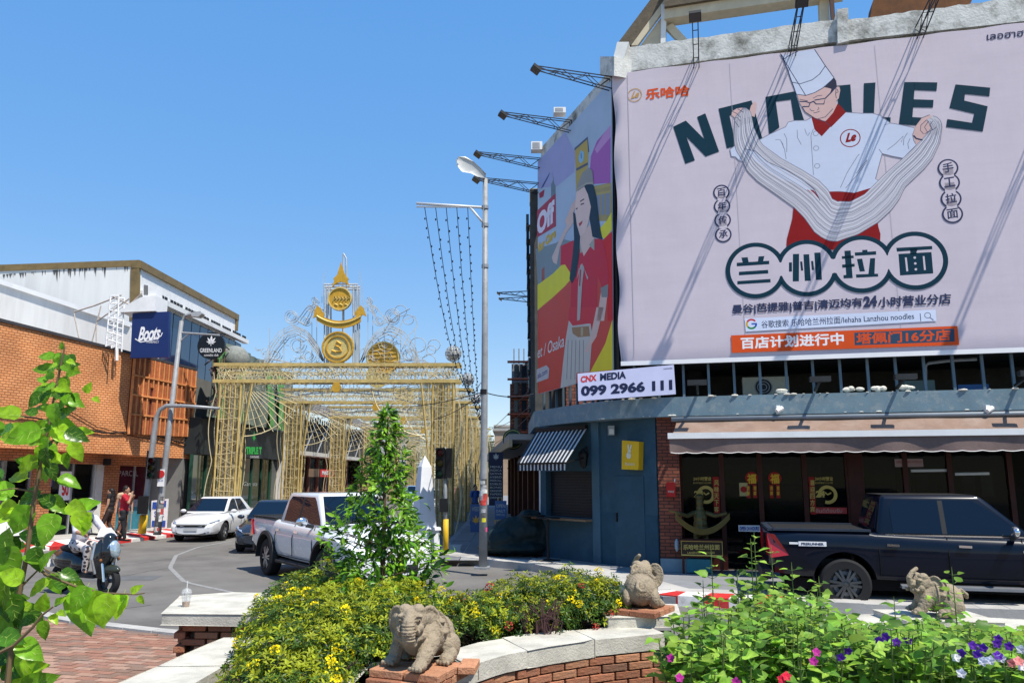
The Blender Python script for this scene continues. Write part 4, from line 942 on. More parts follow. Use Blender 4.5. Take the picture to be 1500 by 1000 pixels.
# air conditioning units in the recess
def acunit(x0, y0, x1, y1, off, label, W=WA, fan=True, m=None):
    t0, za = W.at(x0, y0); t1, zb_ = W.at(x1, y1); t = thing('air_conditioner', label, 'air conditioner', W.w((t0 + t1) / 2, zb_, off))
    part('case', MB().wbox(W, t0, zb_, t1, za, off, off - .35), m or mat('cream_ac_case', (.36, .34, .26), .6, dirt=(.15, .12, .08), da=.5), t)
    if fan:
        c = ((t0 + t1) / 2 - .05 * (t1 - t0), (za + zb_) / 2); r_ = min(abs(t1 - t0), za - zb_) * .42
        part('fan_opening', MB().wprism(W, circ(c, r_, 24), off + .004, off + .012), black, t)
        g = MB(); [g.stroke(circ(c, r_ * q, 24), .012, lambda u, z: W.w(u, z, off + .016), True) for q in (.35, .65, .95)]; part('fan_guard', g, steel, t)
    return t
acunit(1089, 548, 1161, 577, -.6, 'cream air conditioner behind the railing, left of the middle under the big billboard')
acunit(1330, 552, 1385, 574, -.7, 'grey green air conditioner behind the railing near the bent pipe', fan=False, m=mat('grey_green_case', (.13, .19, .18), .6))
g = MB(); V = lambda x, y: WA.w(*WA.at(x, y), -.4); g.tube([V(1363, 560), V(1363, 532), V(1368, 528), V(1400, 524), V(1440, 522)], .035, 6); solo('bent_pipe', g, steel, 'bent grey pipe behind the railing posts right of the second air conditioner', 'pipe')
solo('blue_box', MB().wbox(WA, WA.at(1415, 570)[0], 3.95, WA.at(1462, 570)[0], 4.12, -.5, -.8), mat('blue_plastic', (.03, .10, .25), .5), 'blue and white box lying behind the railing at the right', 'box')
g = MB(); r = random.Random(8)
for a, b in ((1238, 1268), (1278, 1292), (1318, 1335), (1140, 1150)):
    for k in range(5): x = r.uniform(a, b); t = WA.at(x, 575)[0]; g.ball(WA.w(t, 3.99 + r.uniform(0, .04), .2), (r.uniform(.06, .15), .05, r.uniform(.03, .06)), 7, 5)
o = solo('crumpled_plastic', g, mat('white_rag', (.6, .58, .5), .8), 'crumpled white plastic scraps lying along the ledge above the brown awning', 'litter'); 
# ---- small sign with phone number
W5 = Wall(WA.w(-1.55, 0, .55)[:2], (.995, -.1))
ms = thing('phone_sign', 'white signboard with a red and black phone number under the two billboards', 'sign', W5.w(1, 4.3, 0))
q = [W5.at(*p) for p in [(847, 587), (990, 577), (987, 534), (846, 547)]]
part('panel', MB().wprism(W5, q, 0, -.05), mat('lilac_white_panel', (.50, .52, .72), .5, var=.05), ms)
def q_text(W, s, bl, br, tl, m, o, parent, bold=0., shear=0., sp=1.): 
    g = MB(); text_on(g, s, lambda t, z: W.w(t, z, o), W.at(*bl), W.at(*br), W.at(*tl), bold, shear, sp); return part('lettering', g, m, parent)
navyp = mat('navy_print', (.012, .018, .06), .5, var=0)
q_text(W5, 'CNX', (850.5, 560.5), (874, 557.5), (850.5, 551), red_p, .004, ms, .045); q_text(W5, 'MEDIA', (879, 557.5), (917, 554), (879, 547), navyp, .004, ms, .045)
q_text(W5, '099 2966 111', (851, 580.5), (985, 571), (851, 565), navyp, .004, ms, .05)
q_text(W5, 'cnxmedia', (972, 541), (985, 540), (972, 538.5), navyp, .004, ms)
# ---- kiosk fittings: striped awning, wall lamp, yellow box, camera
aw = thing('striped_awning', 'black and white striped awning folded out over the kiosk shutter', 'awning', WC.w(1, 3, 0))
ta_, tb_ = tk(797), tk(880); n = 26
Wo = Wall(WC.w(0, 0, 1.15)[:2], WC.d); zt_ = 3.36
o0 = Wo.w(Wo.at(758, 680)[0], 2.5, 0); o1 = Wo.w(Wo.at(828, 680)[0], 2.5, 0)
i0 = WC.w(tk(789), zt_, .08); i1 = WC.w(tk(865), zt_, .08)
sw, sb = mat('awning_white', (.52, .53, .54), .75, var=.15, vs=5), mat('awning_black', (.02, .022, .028), .7, var=.1)
for k in range(n):
    u, v = (k + (.28 if k % 2 else 0)) / n, (k + (1 if k % 2 else 1.28)) / n; a, b = i0.lerp(i1, u), i0.lerp(i1, v); c, d = o1.lerp(o0, 1 - v), o1.lerp(o0, 1 - u); dn_ = Vector((0, 0, .012)); vd = Vector((0, 0, -.17))
    g = MB(); g.hexa([a - dn_, b - dn_, c - dn_, d - dn_], [a, b, c, d]); g.hexa([d + vd, c + vd, c + vd + dn_ * 0 + Vector((0, .01, 0)), d + vd + Vector((0, .01, 0))], [d, c, c + Vector((0, .01, 0)), d + Vector((0, .01, 0))])
    part('stripe', g, sw if k % 2 else sb, aw)
g = MB(); g.bar(o0, i0 - Vector((0, 0, .05)), .03); g.bar(o1, i1 - Vector((0, 0, .7)), .025); g.bar(o0, o1, .04); g.bar(i0 + Vector((0, 0, .03)), i1 + Vector((0, 0, .03)), .1); part('frame', g, black, aw)
wlmp = thing('wall_lantern', 'black lantern style wall lamp between the shutter and the yellow box', 'lamp', WC.w(tk(864), 2, .2))
c = WC.w(*WC.at(863, 672), .2); g = MB(); g.lathe([(.0, .26), (.05, .22), (.12, .12), (.12, .1), (.09, -.14), (.05, -.2), (0, -.24)], c, 6); part('housing', g, black, wlmp); g = MB(); g.tube([c + Vector((0, 0, .2)), c + Vector((.1, .1, .3)), c + Vector((.15, .16, .05))], .02, 5); part('bracket', g, black, wlmp)
part('glass', MB().lathe([(.11, .09), (.082, -.12)], c, 6), mat('grey_lamp_glass', (.3, .33, .36), .2), wlmp)
W6 = Wall(WC.w(tk(925), 0, .0)[:2], WC.d)
yb = thing('yellow_box', 'yellow wall box with a white rabbit figure on the blue wall', 'box', W6.w(0, 2.5, 0))
q = [W6.at(*p) for p in [(917.5, 687), (942, 688), (943, 647), (918, 645)]]
yel = mat('yellow_box_paint', (.70, .42, .015), .45, var=.08)
part('case', MB().wprism(W6, q, .004, .16), yel, yb)
g = MB(); fn = lambda t, z: W6.w(t, z, .166); S6 = lambda pts: [W6.at(*p) for p in pts]
g.flat(circ(W6.at(928, 667), .075, 14), fn); g.flat(circ(W6.at(929, 660.5), .05, 12), fn); g.flat(S6([(926.5, 658), (926, 651), (928, 650.5), (929, 657)]), fn); g.flat(S6([(929.5, 657), (931, 651), (932.5, 652), (931.5, 658)]), fn); part('rabbit_print', g, mat('off_white_print', (.7, .66, .5), .5), yb)
q_text(W6, 'Rabbit', (923, 681), (937, 681.5), (923, 677), mat('off_white_print', (.7, .66, .5), .5), .166, yb)
fl = thing('floodlight', 'small grey floodlight fixed high on the blue corner wall', 'lamp', WC.w(tk(900), 3, .1)); c = WC.w(*WC.at(900, 630), .12); part('housing', MB().box(c.x - .07, c.y - .1, c.z - .12, c.x + .07, c.y + .04, c.z + .1), steel, fl); part('lens', MB().box(c.x - .055, c.y - .112, c.z - .1, c.x + .055, c.y - .101, c.z + .02), mat('pale_lens', (.6, .6, .55), .2), fl)
fe = thing('fire_box', 'red fire hose box on the brick pier beside the noodle shop', 'box', WA.w(.2, 1.9, 0))
g = MB(); t_, z_ = WA.at(977, 727); g.wbox(WA, t_, z_, WA.at(990, 727)[0], WA.at(985, 706)[1], -.01, .14); part('case', g, mat('fire_red', (.42, .015, .015), .4, var=.1), fe)
ptext(WA, 'FIRE', 979, 718, 988, 721, mat('pale_strip_print', (.5, .35, .3), .6), .144, fe, .03); g = MB(); g.tube([WA.w(*WA.at(988, 708), .1), WA.w(*WA.at(989, 701), .1)], .012, 5); part('bell', g, white_p, fe)
# ---- brown awning over the noodle shop
ba = thing('brown_awning', 'long brown fabric awning with white front bar over the noodle shop', 'awning', WA.w(5, 3.3, .5))
fab = mat('brown_awning_fabric', (.215, .145, .11), .85, var=.14, vs=3, bump=.15, dirt=(.33, .26, .22), da=.5, ds=1.1); fabd = mat('brown_valance', (.17, .12, .11), .85, var=.16, vs=4, bump=.2)
ta_, tb2 = WA.at(992, 637)[0] - .1, 13.0; oz = 1.25; zf = 2.98; zbk = 3.4; cols_ = 120
V_ = []; r = random.Random(6)
for j in range(7):
    v = j / 6
    for i in range(cols_ + 1):
        t = ta_ + .12 * (1 - v) * (i == 0) + (tb2 - ta_) * i / cols_; sag = -.035 * math.sin(v * math.pi) * (1 + .5 * math.sin(t * 2.1) + .3 * math.sin(t * 5.3 + 1)); V_.append(WA.w(t, zbk + (zf - zbk) * v + sag, .36 + (oz - .36) * v))
g = MB(); g.add(V_, [(j * (cols_ + 1) + i, j * (cols_ + 1) + i + 1, (j + 1) * (cols_ + 1) + i + 1, (j + 1) * (cols_ + 1) + i) for j in range(6) for i in range(cols_)]); part('canopy_fabric', g, fab, ba, True)
part('front_bar', MB().wbox(WA, ta_ - .05, zf - .02, tb2, zf + .1, oz, oz + .05), wclean, ba)
V_ = []; m_ = 700
for j in range(4):
    for i in range(m_ + 1):
        t = ta_ - .02 + (tb2 - ta_) * i / m_; z = zf - .02 - .28 * j / 3 - (.02 * abs(math.sin(t * 9.2)) if j == 3 else 0); V_.append(WA.w(t, z, oz + .01 + .03 * math.sin(t * 3.1 + math.sin(t * 1.3) * 2) * j / 3))
g = MB(); g.add(V_, [(j * (m_ + 1) + i, j * (m_ + 1) + i + 1, (j + 1) * (m_ + 1) + i + 1, (j + 1) * (m_ + 1) + i) for j in range(3) for i in range(m_)]); part('valance', g, fabd, ba, True)
g = MB(); g.tube([WA.w(t, z, o + .003) for t, z, o in [(ta_ + (tb2 - ta_) * i / m_, zf - .302 - .02 * abs(math.sin((ta_ + (tb2 - ta_) * i / m_) * 9.2)), oz + .012 + .03 * math.sin((ta_ + (tb2 - ta_) * i / m_) * 3.1 + math.sin((ta_ + (tb2 - ta_) * i / m_) * 1.3) * 2)) for i in range(m_ + 1)]], .008, 3); part('piping', g, wclean, ba)
part('roller_tube', MB().tube([WA.w(ta_, 3.42, .42), WA.w(tb2, 3.42, .42)], .05, 8), mat('grey_roller', (.2, .23, .26), .5), ba, True)
for t in (ta_ + .1, 4, 8, 12): part('arm', MB().bar(WA.w(t, 3.3, .1), WA.w(t, 3.0, 1.2), .04), steel, ba)
for x in (1137, 1436): c = WA.w(*WA.at(x, 602), .42); o = thing('security_camera', 'white security camera on the blue slab edge, ' + ('left one' if x < 1200 else 'right one'), 'camera', c, 'security cameras on the slab edge'); part('body', MB().tube([c + Vector((-.05, -.06, -.04)), c + Vector((.09, -.02, .03))], .05, 8), wclean, o); part('mount', MB().box(c.x - .03, c.y - .01, c.z - .02, c.x + .05, c.y + .09, c.z + .09), wclean, o)

# ---- lamp arms with floodlights
def lamp_arm(L=2.0, h=.32, double=False):
    t = thing('lamp_arm', 'x', 'lamp', (0, 0, 0), 'truss lamp arms around the billboards')
    g = MB(); tip = Vector((0, -L, .25))      # local: -y is out of the wall
    for s in (-.06, .06):
        A = Vector((s, 0, 0)); B = Vector((s, 0, h)); T = Vector((s, -L, .2)); T2 = Vector((s, -L, .24))
        g.bar(A, T, .02); g.bar(B, T2, .02); g.bar(A, B, .02)
        for k in range(6):
            u, v = k / 6, (k + 1) / 6; g.bar(A.lerp(T, u), B.lerp(T2, v), .013) if k % 2 else g.bar(B.lerp(T2, u), A.lerp(T, v), .013)
    for k in range(5): u = k / 4; g.bar((-.06, -L * u, .2 * u), (.06, -L * u, .2 * u), .014)
    part('truss', g, mat('black_truss_steel', (.02, .022, .03), .5, .2, var=.1), t)
    g = MB(); c = Vector((0, -L, .22)); g.hexa([c + Vector(p) for p in [(-.13, -.10, -.02), (.13, -.10, -.02), (.13, .08, -.13), (-.13, .08, -.13)]], [c + Vector(p) for p in [(-.13, -.08, .05), (.13, -.08, .05), (.13, .10, -.06), (-.13, .10, -.06)]])
    hd = part('floodlight', g, mat('floodlight_case', (.03, .032, .035), .5), t)
    part('lens', MB().add([c + Vector(p) for p in [(-.11, -.09, -.03), (.11, -.09, -.03), (.11, .07, -.128), (-.11, .07, -.128)]], [(0, 3, 2, 1)]), mat('floodlight_lens', (.06, .06, .065), .15), hd)
    return t
la_ = lamp_arm()
sideY = math.atan2(WBp.d.y, WBp.d.x) ; side_rot = math.atan2(WBp.n.y, WBp.n.x) + math.pi / 2; front_rot = math.atan2(WA.n.y, WA.n.x) + math.pi / 2
spots = []
for i, (x, y) in enumerate([(895, 118), (836, 181), (791, 236), (789, 272)]): t, z = WBp.at(x, y); spots.append((WBp.w(t, z, 0) - Vector((0, 0, .25)), side_rot, ['floodlight arm sticking out left nearest the corner of the two billboards', 'second floodlight arm down the sloping edge of the side billboard', 'third floodlight arm down the edge, above the street lamp head', 'lowest floodlight arm, crossing behind the top of the street lamp'][i]))
for i, (x, y) in enumerate([(1020, 95), (1160, 78), (1345, 52)]): t, z = WA.at(x, y); spots.append((WA.w(t, z - .15, .0), front_rot, ['floodlight arm above the logo at the left of the big billboard', 'floodlight arm above the printed cook hat', 'floodlight arm at the right of the big billboard'][i]))
for i, (p, rz, lab) in enumerate(spots):
    o = la_ if i == 0 else copy_tree(la_); o.location = p; o.rotation_euler = (0, 0, rz); o['label'] = lab
p = WA.w(9.4, 11.85, 0); o = copy_tree(la_, None, p, front_rot, 'floodlight arm beyond the right end of the picture')
# low lamps on the slab
def low_lamp():
    t = thing('ledge_lamp', 'x', 'lamp', (0, 0, 0), 'floodlights on short arms along the slab')
    part('arm', MB().bar((0, 0, 0), (0, -.75, .12), .05), black, t); part('floodlight', MB().box(-.2, -.9, .1, .2, -.72, .2), mat('floodlight_case', (.03, .032, .035), .5), t); return t
ll = low_lamp()
for i, x in enumerate((1022, 1192, 1310, 1482)):
    o = ll if i == 0 else copy_tree(ll); o.location = WA.w(WA.at(x, 570)[0], 4.0, .2); o.rotation_euler = (0, 0, front_rot)
    o['label'] = ['black ledge floodlight nearest the phone sign', 'black ledge floodlight right of the cream air conditioner', 'black ledge floodlight above the middle of the brown awning', 'black ledge floodlight at the right end of the ledge'][i]

# ---- concrete beams and roof frame above the billboards
bwh = mat('peeling_white_concrete', (.60, .60, .57), .85, var=.16, vs=4, bump=.5, bs=18, dirt=(.14, .14, .12), da=.95, ds=1.5); old = mat('weathered_timber', (.13, .105, .075), .9, var=.3, vs=4, bump=.4); creamb = mat('cream_concrete', (.58, .50, .36), .8, var=.12, dirt=(.3, .25, .18), da=.4)
rf = thing('roof_frame', 'peeling white concrete beams and open roof frame above the big billboard', 'roof frame', WA.w(4, 12, -.5))
r = random.Random(9)
def rough_beam(W, p0, p1, p2, p3, o0, o1, m, n=26, amp=.02):
    """beam with a crumbling upper edge: p0,p1 lower edge, p3,p2 upper edge (t, z)"""
    g = MB(); lo = resamp([p0, p1], n); hi = resamp([p3, p2], n); hi = [(q[0], q[1] + r.uniform(-amp, amp)) for q in hi]
    for k in range(n - 1): g.hexa([W.w(*lo[k], o0), W.w(*lo[k + 1], o0), W.w(*lo[k + 1], o1), W.w(*lo[k], o1)], [W.w(*hi[k], o0), W.w(*hi[k + 1], o0), W.w(*hi[k + 1], o1), W.w(*hi[k], o1)])
    return g
WT = Wall(WA.w(0, 0, .05)[:2], WA.d); A = WT.at
part('beam', rough_beam(WT, A(906, 107), A(1228, 61), A(1228, 28), A(915, 70), 0, -.4, bwh), bwh, rf); part('beam', rough_beam(WT, A(1242, 60), A(1500, 32), A(1500, -4), A(1242, 30), .02, -.38, bwh), bwh, rf)
part('beam', rough_beam(WT, A(1500, 36), A(1700, 14), A(1700, -30), A(1500, -4), .02, -.38, bwh), bwh, rf)
part('beam_end', MB().wprism(WT, [A(*p) for p in [(895, 108), (907, 112), (922, 66), (905, 66)]], .14, -.5), mat('clean_white_concrete', (.72, .72, .70), .8), rf)
part('beam_stub', MB().wprism(WT, [A(*p) for p in [(1226, 68), (1243, 64), (1241, 16), (1225, 18)]], .12, -.45), bwh, rf)
part('banner_batten', MB().wbox(WA, -.7, 11.93, TE, 12.02, -.02, -.15), creamb, rf)
for k in range(14): part('hanger', MB().wbox(WA, -.3 + k * .85, 11.9, -.22 + k * .85, 12.5, -.1, -.16), black, rf)
W7 = Wall(WA.w(0, 0, -1.0)[:2], WA.d); A7 = lambda *p: W7.at(*p)
part('gable_board', MB().wprism(W7, [A7(*p) for p in [(903, 66), (925, 66), (980, -6), (957, -6)]], 0, -.12), old, rf)
part('gable_board', MB().wprism(W7, [A7(*p) for p in [(925, 68), (934, 68), (976, 12), (976, -2)]], .05, -.06), creamb, rf); part('gable_panel', MB().wprism(W7, [A7(*p) for p in [(936, 68), (972, 66), (974, 16)]], -.06, -.1), creamb, rf)
part('column', MB().wprism(W7, [A7(*p) for p in [(968, 68), (975, 68), (977, 10), (969, 10)]], .1, -.2), wwht, rf)
part('roof_soffit', MB().wprism(W7, [A7(*p) for p in [(974, 20), (1236, -20), (1236, -60), (974, -20)]], .3, -.3), old, rf); part('roof_beam', MB().wprism(W7, [A7(*p) for p in [(974, 34), (1236, -4), (1236, -20), (974, 20)]], .2, -.2), creamb, rf)
part('brace', MB().wprism(W7, [A7(*p) for p in [(974, 40), (1005, 72), (1020, 72), (985, 34)]], 0, -.15), creamb, rf)
part('column', MB().wprism(W7, [A7(*p) for p in [(1202, 40), (1216, 38), (1214, -10), (1200, -8)]], 0, -.3), creamb, rf)
part('column', MB().wprism(W7, [A7(*p) for p in [(1216, 38), (1222, 37), (1218, -20), (1212, -20)]], .2, .1), mat('rusty_scaffold', (.10, .06, .05), .8), rf)
W8 = Wall(WA.w(0, 0, -3)[:2], WA.d)
part('timber_gable', MB().wprism(W8, [W8.at(*p) for p in [(1274, 32), (1360, 22), (1420, 10), (1440, -40), (1300, -60), (1278, 4)]], 0, -.5), mat('red_brown_timber', (.16, .065, .025), .8, var=.35, vs=3), rf)
part('cross_beam', MB().bar(WA.w(1.1, 11.5, -.6), WA.w(1.6, 12.8, -3.5), .2), creamb, rf); part('cross_beam', MB().bar(WA.w(4.9, 12.0, -.6), WA.w(5.4, 13.3, -3.5), .2), creamb, rf)
# sloping top edge of the side billboard
TB = lambda x, y: WBp.at(x, y)
part('side_roof_edge', MB().wprism(WBp, [TB(*p) for p in [(790, 236), (897, 118), (897, 78), (886, 92), (800, 205), (788, 224)]], -.25, -.6), old, rf)
part('side_fascia', MB().wprism(WBp, [TB(*p) for p in [(789, 238), (897, 119), (897, 96), (793, 214)]], -.04, -.22), bwh, rf)
part('side_cap', MB().wprism(WBp, [TB(*p) for p in [(884, 112), (905, 112), (905, 84), (884, 84)]], .1, -.5), bwh, rf)
for x, y, lb in ((826, 163, 'white'), (782, 217, 'white')):
    t, z = WBp.at(x if x > 788 else 792, y); c = WBp.w(t, z, .1)
    o = thing('air_conditioner', 'white outdoor unit on the side billboard top edge, ' + ('upper one' if x > 800 else 'lower one by an arm'), 'air conditioner', c, 'outdoor units at the side billboard edge')
    part('case', MB().box(c.x - .2, c.y - .1, c.z - .1, c.x + .14, c.y + .2, c.z + (.06 if x > 800 else .16)), wclean, o)
    part('grille', MB().box(c.x - .16, c.y - .106, c.z - .07, c.x + .06, c.y - .1, c.z + (.03 if x > 800 else .12)), steel, o)
# ================================================================== the big noodle billboard: flat print on a stretched sheet
def printmat(name, col, rough=.6, bump=.09):
    """banner inks: every layer shares the same creases of the sheet (object space), so print and sheet wrinkle together"""
    if name in _M: return _M[name]
    m = mat(name, col, rough, var=.05, vs=.8, spec=.08); n = m.node_tree; L = n.links; b = n.nodes['Principled BSDF']
    tc = [x for x in n.nodes if x.type == 'TEX_COORD'][0]
    mp = n.nodes.new('ShaderNodeMapping'); mp.inputs['Rotation'].default_value = (0, 0, math.atan2(.2423, .9702)); L.new(tc.outputs['Object'], mp.inputs['Vector'])
    m1 = n.nodes.new('ShaderNodeMapping'); m1.inputs['Scale'].default_value = (2.2, 1, .3); L.new(mp.outputs[0], m1.inputs['Vector'])
    n1 = n.nodes.new('ShaderNodeTexNoise'); n1.inputs['Scale'].default_value = 1.6; n1.inputs['Detail'].default_value = 4; L.new(m1.outputs[0], n1.inputs['Vector'])
    m2 = n.nodes.new('ShaderNodeMapping'); m2.inputs['Scale'].default_value = (.3, 1, 2.0); L.new(mp.outputs[0], m2.inputs['Vector'])
    n2 = n.nodes.new('ShaderNodeTexNoise'); n2.inputs['Scale'].default_value = 1.5; n2.inputs['Detail'].default_value = 3; L.new(m2.outputs[0], n2.inputs['Vector'])
    ad = n.nodes.new('ShaderNodeMath'); ad.operation = 'ADD'; L.new(n1.outputs['Fac'], ad.inputs[0]); L.new(n2.outputs['Fac'], ad.inputs[1])
    bp = n.nodes.new('ShaderNodeBump'); bp.inputs['Strength'].default_value = bump; bp.inputs['Distance'].default_value = .05
    L.new(ad.outputs[0], bp.inputs['Height']); L.new(bp.outputs[0], b.inputs['Normal'])
    return m
LAY = .12          # the sheet stands this far in front of the wall plane
pb = thing('noodle_billboard', 'huge pale billboard of a noodle cook with Chinese lettering over the brown awning', 'billboard', WA.w(4, 8, 0))
sheetm = printmat('banner_sheet', (.575, .505, .565)); tealp = printmat('teal_ink', (.006, .035, .058)); redp_ = printmat('crimson_ink', (.24, .012, .014)); whitep = printmat('cool_white_ink', (.55, .60, .74)); skinp = printmat('skin_ink', (.60, .41, .39))
noodp = printmat('noodle_ink', (.50, .485, .53)); linep = printmat('dark_line_ink', (.035, .045, .10)); greyl = printmat('grey_line_ink', (.20, .20, .27)); orp = printmat('orange_ink', (.66, .085, .02)); hairp = printmat('hair_ink', (.03, .035, .06)); goldp = printmat('gold_ink', (.5, .3, .12)); barp = printmat('search_bar_ink', (.62, .68, .84))
TL_, BL_ = WA.at(901, 112), WA.at(908, 535)
t0, zt0, zb0 = -.77, 11.94, 4.72; tE_ = 9.9
# sheet geometry: gentle hem, puckered left edge
g = MB(); nx, nz_ = 110, 40; V_ = []
for j in range(nz_ + 1):
    for i in range(nx + 1):
        t = t0 + (tE_ - t0) * i / nx; z = zb0 + (zt0 - zb0) * j / nz_
        o = LAY
        if i < 4: o -= [.05, .012, .004, .001][i] * (1 + .8 * math.sin(z * 4.2))
        if j < 2: o -= [.03, .004][j]
        V_.append(WA.w(t + (.03 * math.sin(z * 3.1) if i == 0 else 0), z + (.012 * math.sin(t * 5) if j in (0, nz_) else 0), o - .006))
g.add(V_, [(j * (nx + 1) + i, j * (nx + 1) + i + 1, (j + 1) * (nx + 1) + i + 1, (j + 1) * (nx + 1) + i) for j in range(nz_) for i in range(nx)])
banner = part('banner', g, sheetm, pb, True)
g = MB(); g.wbox(WA, t0 + .1, zb0 - .02, tE_, zb0 + .05, .02, .08); g.wbox(WA, t0 + .1, zt0 - .1, tE_, zt0 - .03, .0, .06); g.wbox(WA, t0 + .05, zb0, t0 + .12, zt0 - .05, .0, .06)
for k in range(9): g.wbox(WA, .5 + k * 1.05, zb0, .56 + k * 1.05, zt0 - .1, -.06, 0)
part('frame', g, steel, pb)
part('hem', MB().wbox(WA, t0 + .02, zb0 - .03, tE_, zb0 + .07, .122, .124), mat('white_hem', (.8, .79, .8), .5, var=.03), pb)
g = MB(); g.stroke([(t0 + .33, zb0 + .1), (t0 + .35, zt0 - .08)], .012, lambda t, z: WA.w(t, z, LAY + .001)); [g.stroke([(u, zb0 + .1), (u - .03, zt0 - .1)], .008, lambda t, z: WA.w(t, z, LAY + .001)) for u in (2.02, 5.2)]; part('seam', g, mat('seam_shadow_grey', (.40, .39, .44), .8), banner)
lay_i = [0]
def ink(name, m, draw, parent=banner):
    lay_i[0] += 1; o = LAY + .00007 * lay_i[0]; g = MB(); draw(g, lambda t, z: WA.w(t, z, o)); return part(name, g, m, parent, kind='stuff' if name in ('fold_line', 'finger_line', 'face_line', 'glasses', 'coat_line', 'noodle_line', 'noodle_highlight', 'ring_bridge', 'hat_line') else None)
def cr(x0, y0, s): return lambda pts: [WA.at(x0 + x / s, y0 + y / s) for x, y in pts]
c1 = cr(880, 60, 4.1656); c2 = cr(1180, 60, 4.1656); c3 = cr(1020, 280, 3.3325); cA = cr(1060, 70, 6.665); cB = cr(1060, 210, 6.665); cC = cr(1220, 130, 6.665); cD = cr(1220, 250, 6.665); c5 = cr(1060, 340, 7.4056); c6 = cr(1230, 330, 7.4056)
px = lambda pts: [WA.at(*p) for p in pts]
def polys(*L): return lambda g, fn: [g.flat(p, fn) for p in L]
def strokes(w_, *L, closed=False): return lambda g, fn: [g.stroke(p, w_, fn, closed) for p in L]
# arched heading
ink('letter', tealp, polys(c1([(443, 537), (520, 500), (632, 612), (588, 478), (638, 456), (722, 688), (640, 718), (524, 600), (575, 741), (517, 762)])))
ink('letter', tealp, lambda g, fn: [g.flat(p, fn) for p in (c1([(718, 428), (918, 378), (935, 432), (785, 470), (824, 655), (768, 668)]), c1([(918, 378), (985, 612), (972, 618), (935, 600), (885, 445), (935, 432)]))])
ink('letter', tealp, lambda g, fn: [g.flat(p, fn) for p in (cA([(405, 505), (690, 450), (700, 525), (505, 550), (540, 800), (440, 872)]), cA([(690, 450), (780, 732), (683, 735), (652, 532), (700, 525)]))])
ink('letter', tealp, polys(c2([(180, 290), (268, 282), (278, 455), (200, 440)])))
ink('letter', tealp, polys(c2([(350, 275), (420, 270), (410, 478), (512, 482), (510, 512), (345, 512)])))
ink('letter', tealp, lambda g, fn: [g.flat(p, fn) for p in (c2([(595, 268), (660, 268), (640, 528), (562, 524)]), c2([(655, 268), (795, 270), (790, 322), (655, 316)]), c2([(650, 372), (772, 376), (768, 423), (645, 420)]), c2([(642, 480), (760, 486), (757, 534), (638, 528)]))])
ink('letter', tealp, polys(c2([(905, 282), (1115, 302), (1110, 355), (962, 340), (958, 380), (1100, 415), (1070, 568), (848, 540), (855, 492), (1005, 515), (1018, 460), (868, 425)])))
# round logo with company name
lc = WA.at(930.4, 142.8); ink('logo_ring', goldp, strokes(.02, circ(lc, .165, 32), closed=True))
ink('logo', goldp, lambda g, fn: text_on(g, 'Le', fn, (lc[0] - .1, lc[1] - .09), (lc[0] + .1, lc[1] - .07), (lc[0] - .08, lc[1] + .09), .05, .4))
ink('company_name', orp, lambda g, fn: text_on(g, '乐哈哈', fn, WA.at(947, 149.5), WA.at(1010, 143.5), WA.at(946.5, 134.5), .055))
ink('thai_name', linep, lambda g, fn: text_on(g, 'เลอฮาฮา หลานโจว', fn, WA.at(1443, 63.5), WA.at(1575, 49), WA.at(1443, 52), .025))
# vertical ring captions
for ch, x, y in (('百', 1056.5, 284.5), ('年', 1057.5, 304.6), ('传', 1058.4, 325), ('承', 1059.3, 346), ('手', 1386.2, 249.3), ('工', 1388.4, 270.5), ('拉', 1390.7, 294), ('面', 1392.8, 316.2)):
    c = WA.at(x, y); r_ = .185 if x < 1200 else .205
    ink('caption_ring', linep, polys(circ(c, r_, 24)))
for ch, x, y in (('百', 1056.5, 284.5), ('年', 1057.5, 304.6), ('传', 1058.4, 325), ('承', 1059.3, 346), ('手', 1386.2, 249.3), ('工', 1388.4, 270.5), ('拉', 1390.7, 294), ('面', 1392.8, 316.2)):
    c = WA.at(x, y); r_ = (.185 if x < 1200 else .205) - .035; h_ = r_ * .62
    ink('caption_disc', sheetm, lambda g, fn: [g.flat(circ(c, r_, 24), fn), g.flat([(c[0] - h_, c[1] - r_ * 1.3 * (ch not in '承面')), (c[0] + h_, c[1] - r_ * 1.3 * (ch not in '承面')), (c[0] + h_ * .9, c[1]), (c[0] - h_ * .9, c[1])], fn)] if ch not in '承面' else g.flat(circ(c, r_, 24), fn))
    ink('caption', linep, lambda g, fn: text_on(g, ch, fn, (c[0] - h_, c[1] - h_), (c[0] + h_, c[1] - h_ + .02), (c[0] - h_, c[1] + h_), .035))
# ---- the cook
red_apron = polys(px([(1162, 300), (1180, 279), (1213, 283), (1250, 285), (1276, 277), (1285, 335), (1288, 345), (1287, 368), (1151, 368), (1152, 352), (1160, 322)]))
ink('apron', redp_, red_apron)
coat = px([(1112.5, 208), (1126, 200.5), (1150, 189.3), (1153.8, 182.5), (1163.5, 180.3), (1180, 180), (1187.5, 175.8), (1202, 185), (1220, 180), (1237.8, 168.3), (1260, 169.8), (1277, 169.8), (1289, 173.5), (1302.5, 184), (1316, 186.3), (1337, 190.8), (1334.8, 202), (1340, 215.5), (1320.5, 235), (1290.5, 228.3), (1280.8, 265), (1286, 268), (1275.5, 277.8), (1250, 285.3), (1229, 283), (1213, 283.5), (1180.8, 281.3), (1163.5, 271.5), (1156, 256.5), (1146, 252), (1129, 255), (1115, 243), (1100, 232), (1090, 240), (1082, 238), (1077, 233), (1071, 232), (1069, 222), (1076, 217), (1095, 212)])
ink('coat', whitep, polys(coat))
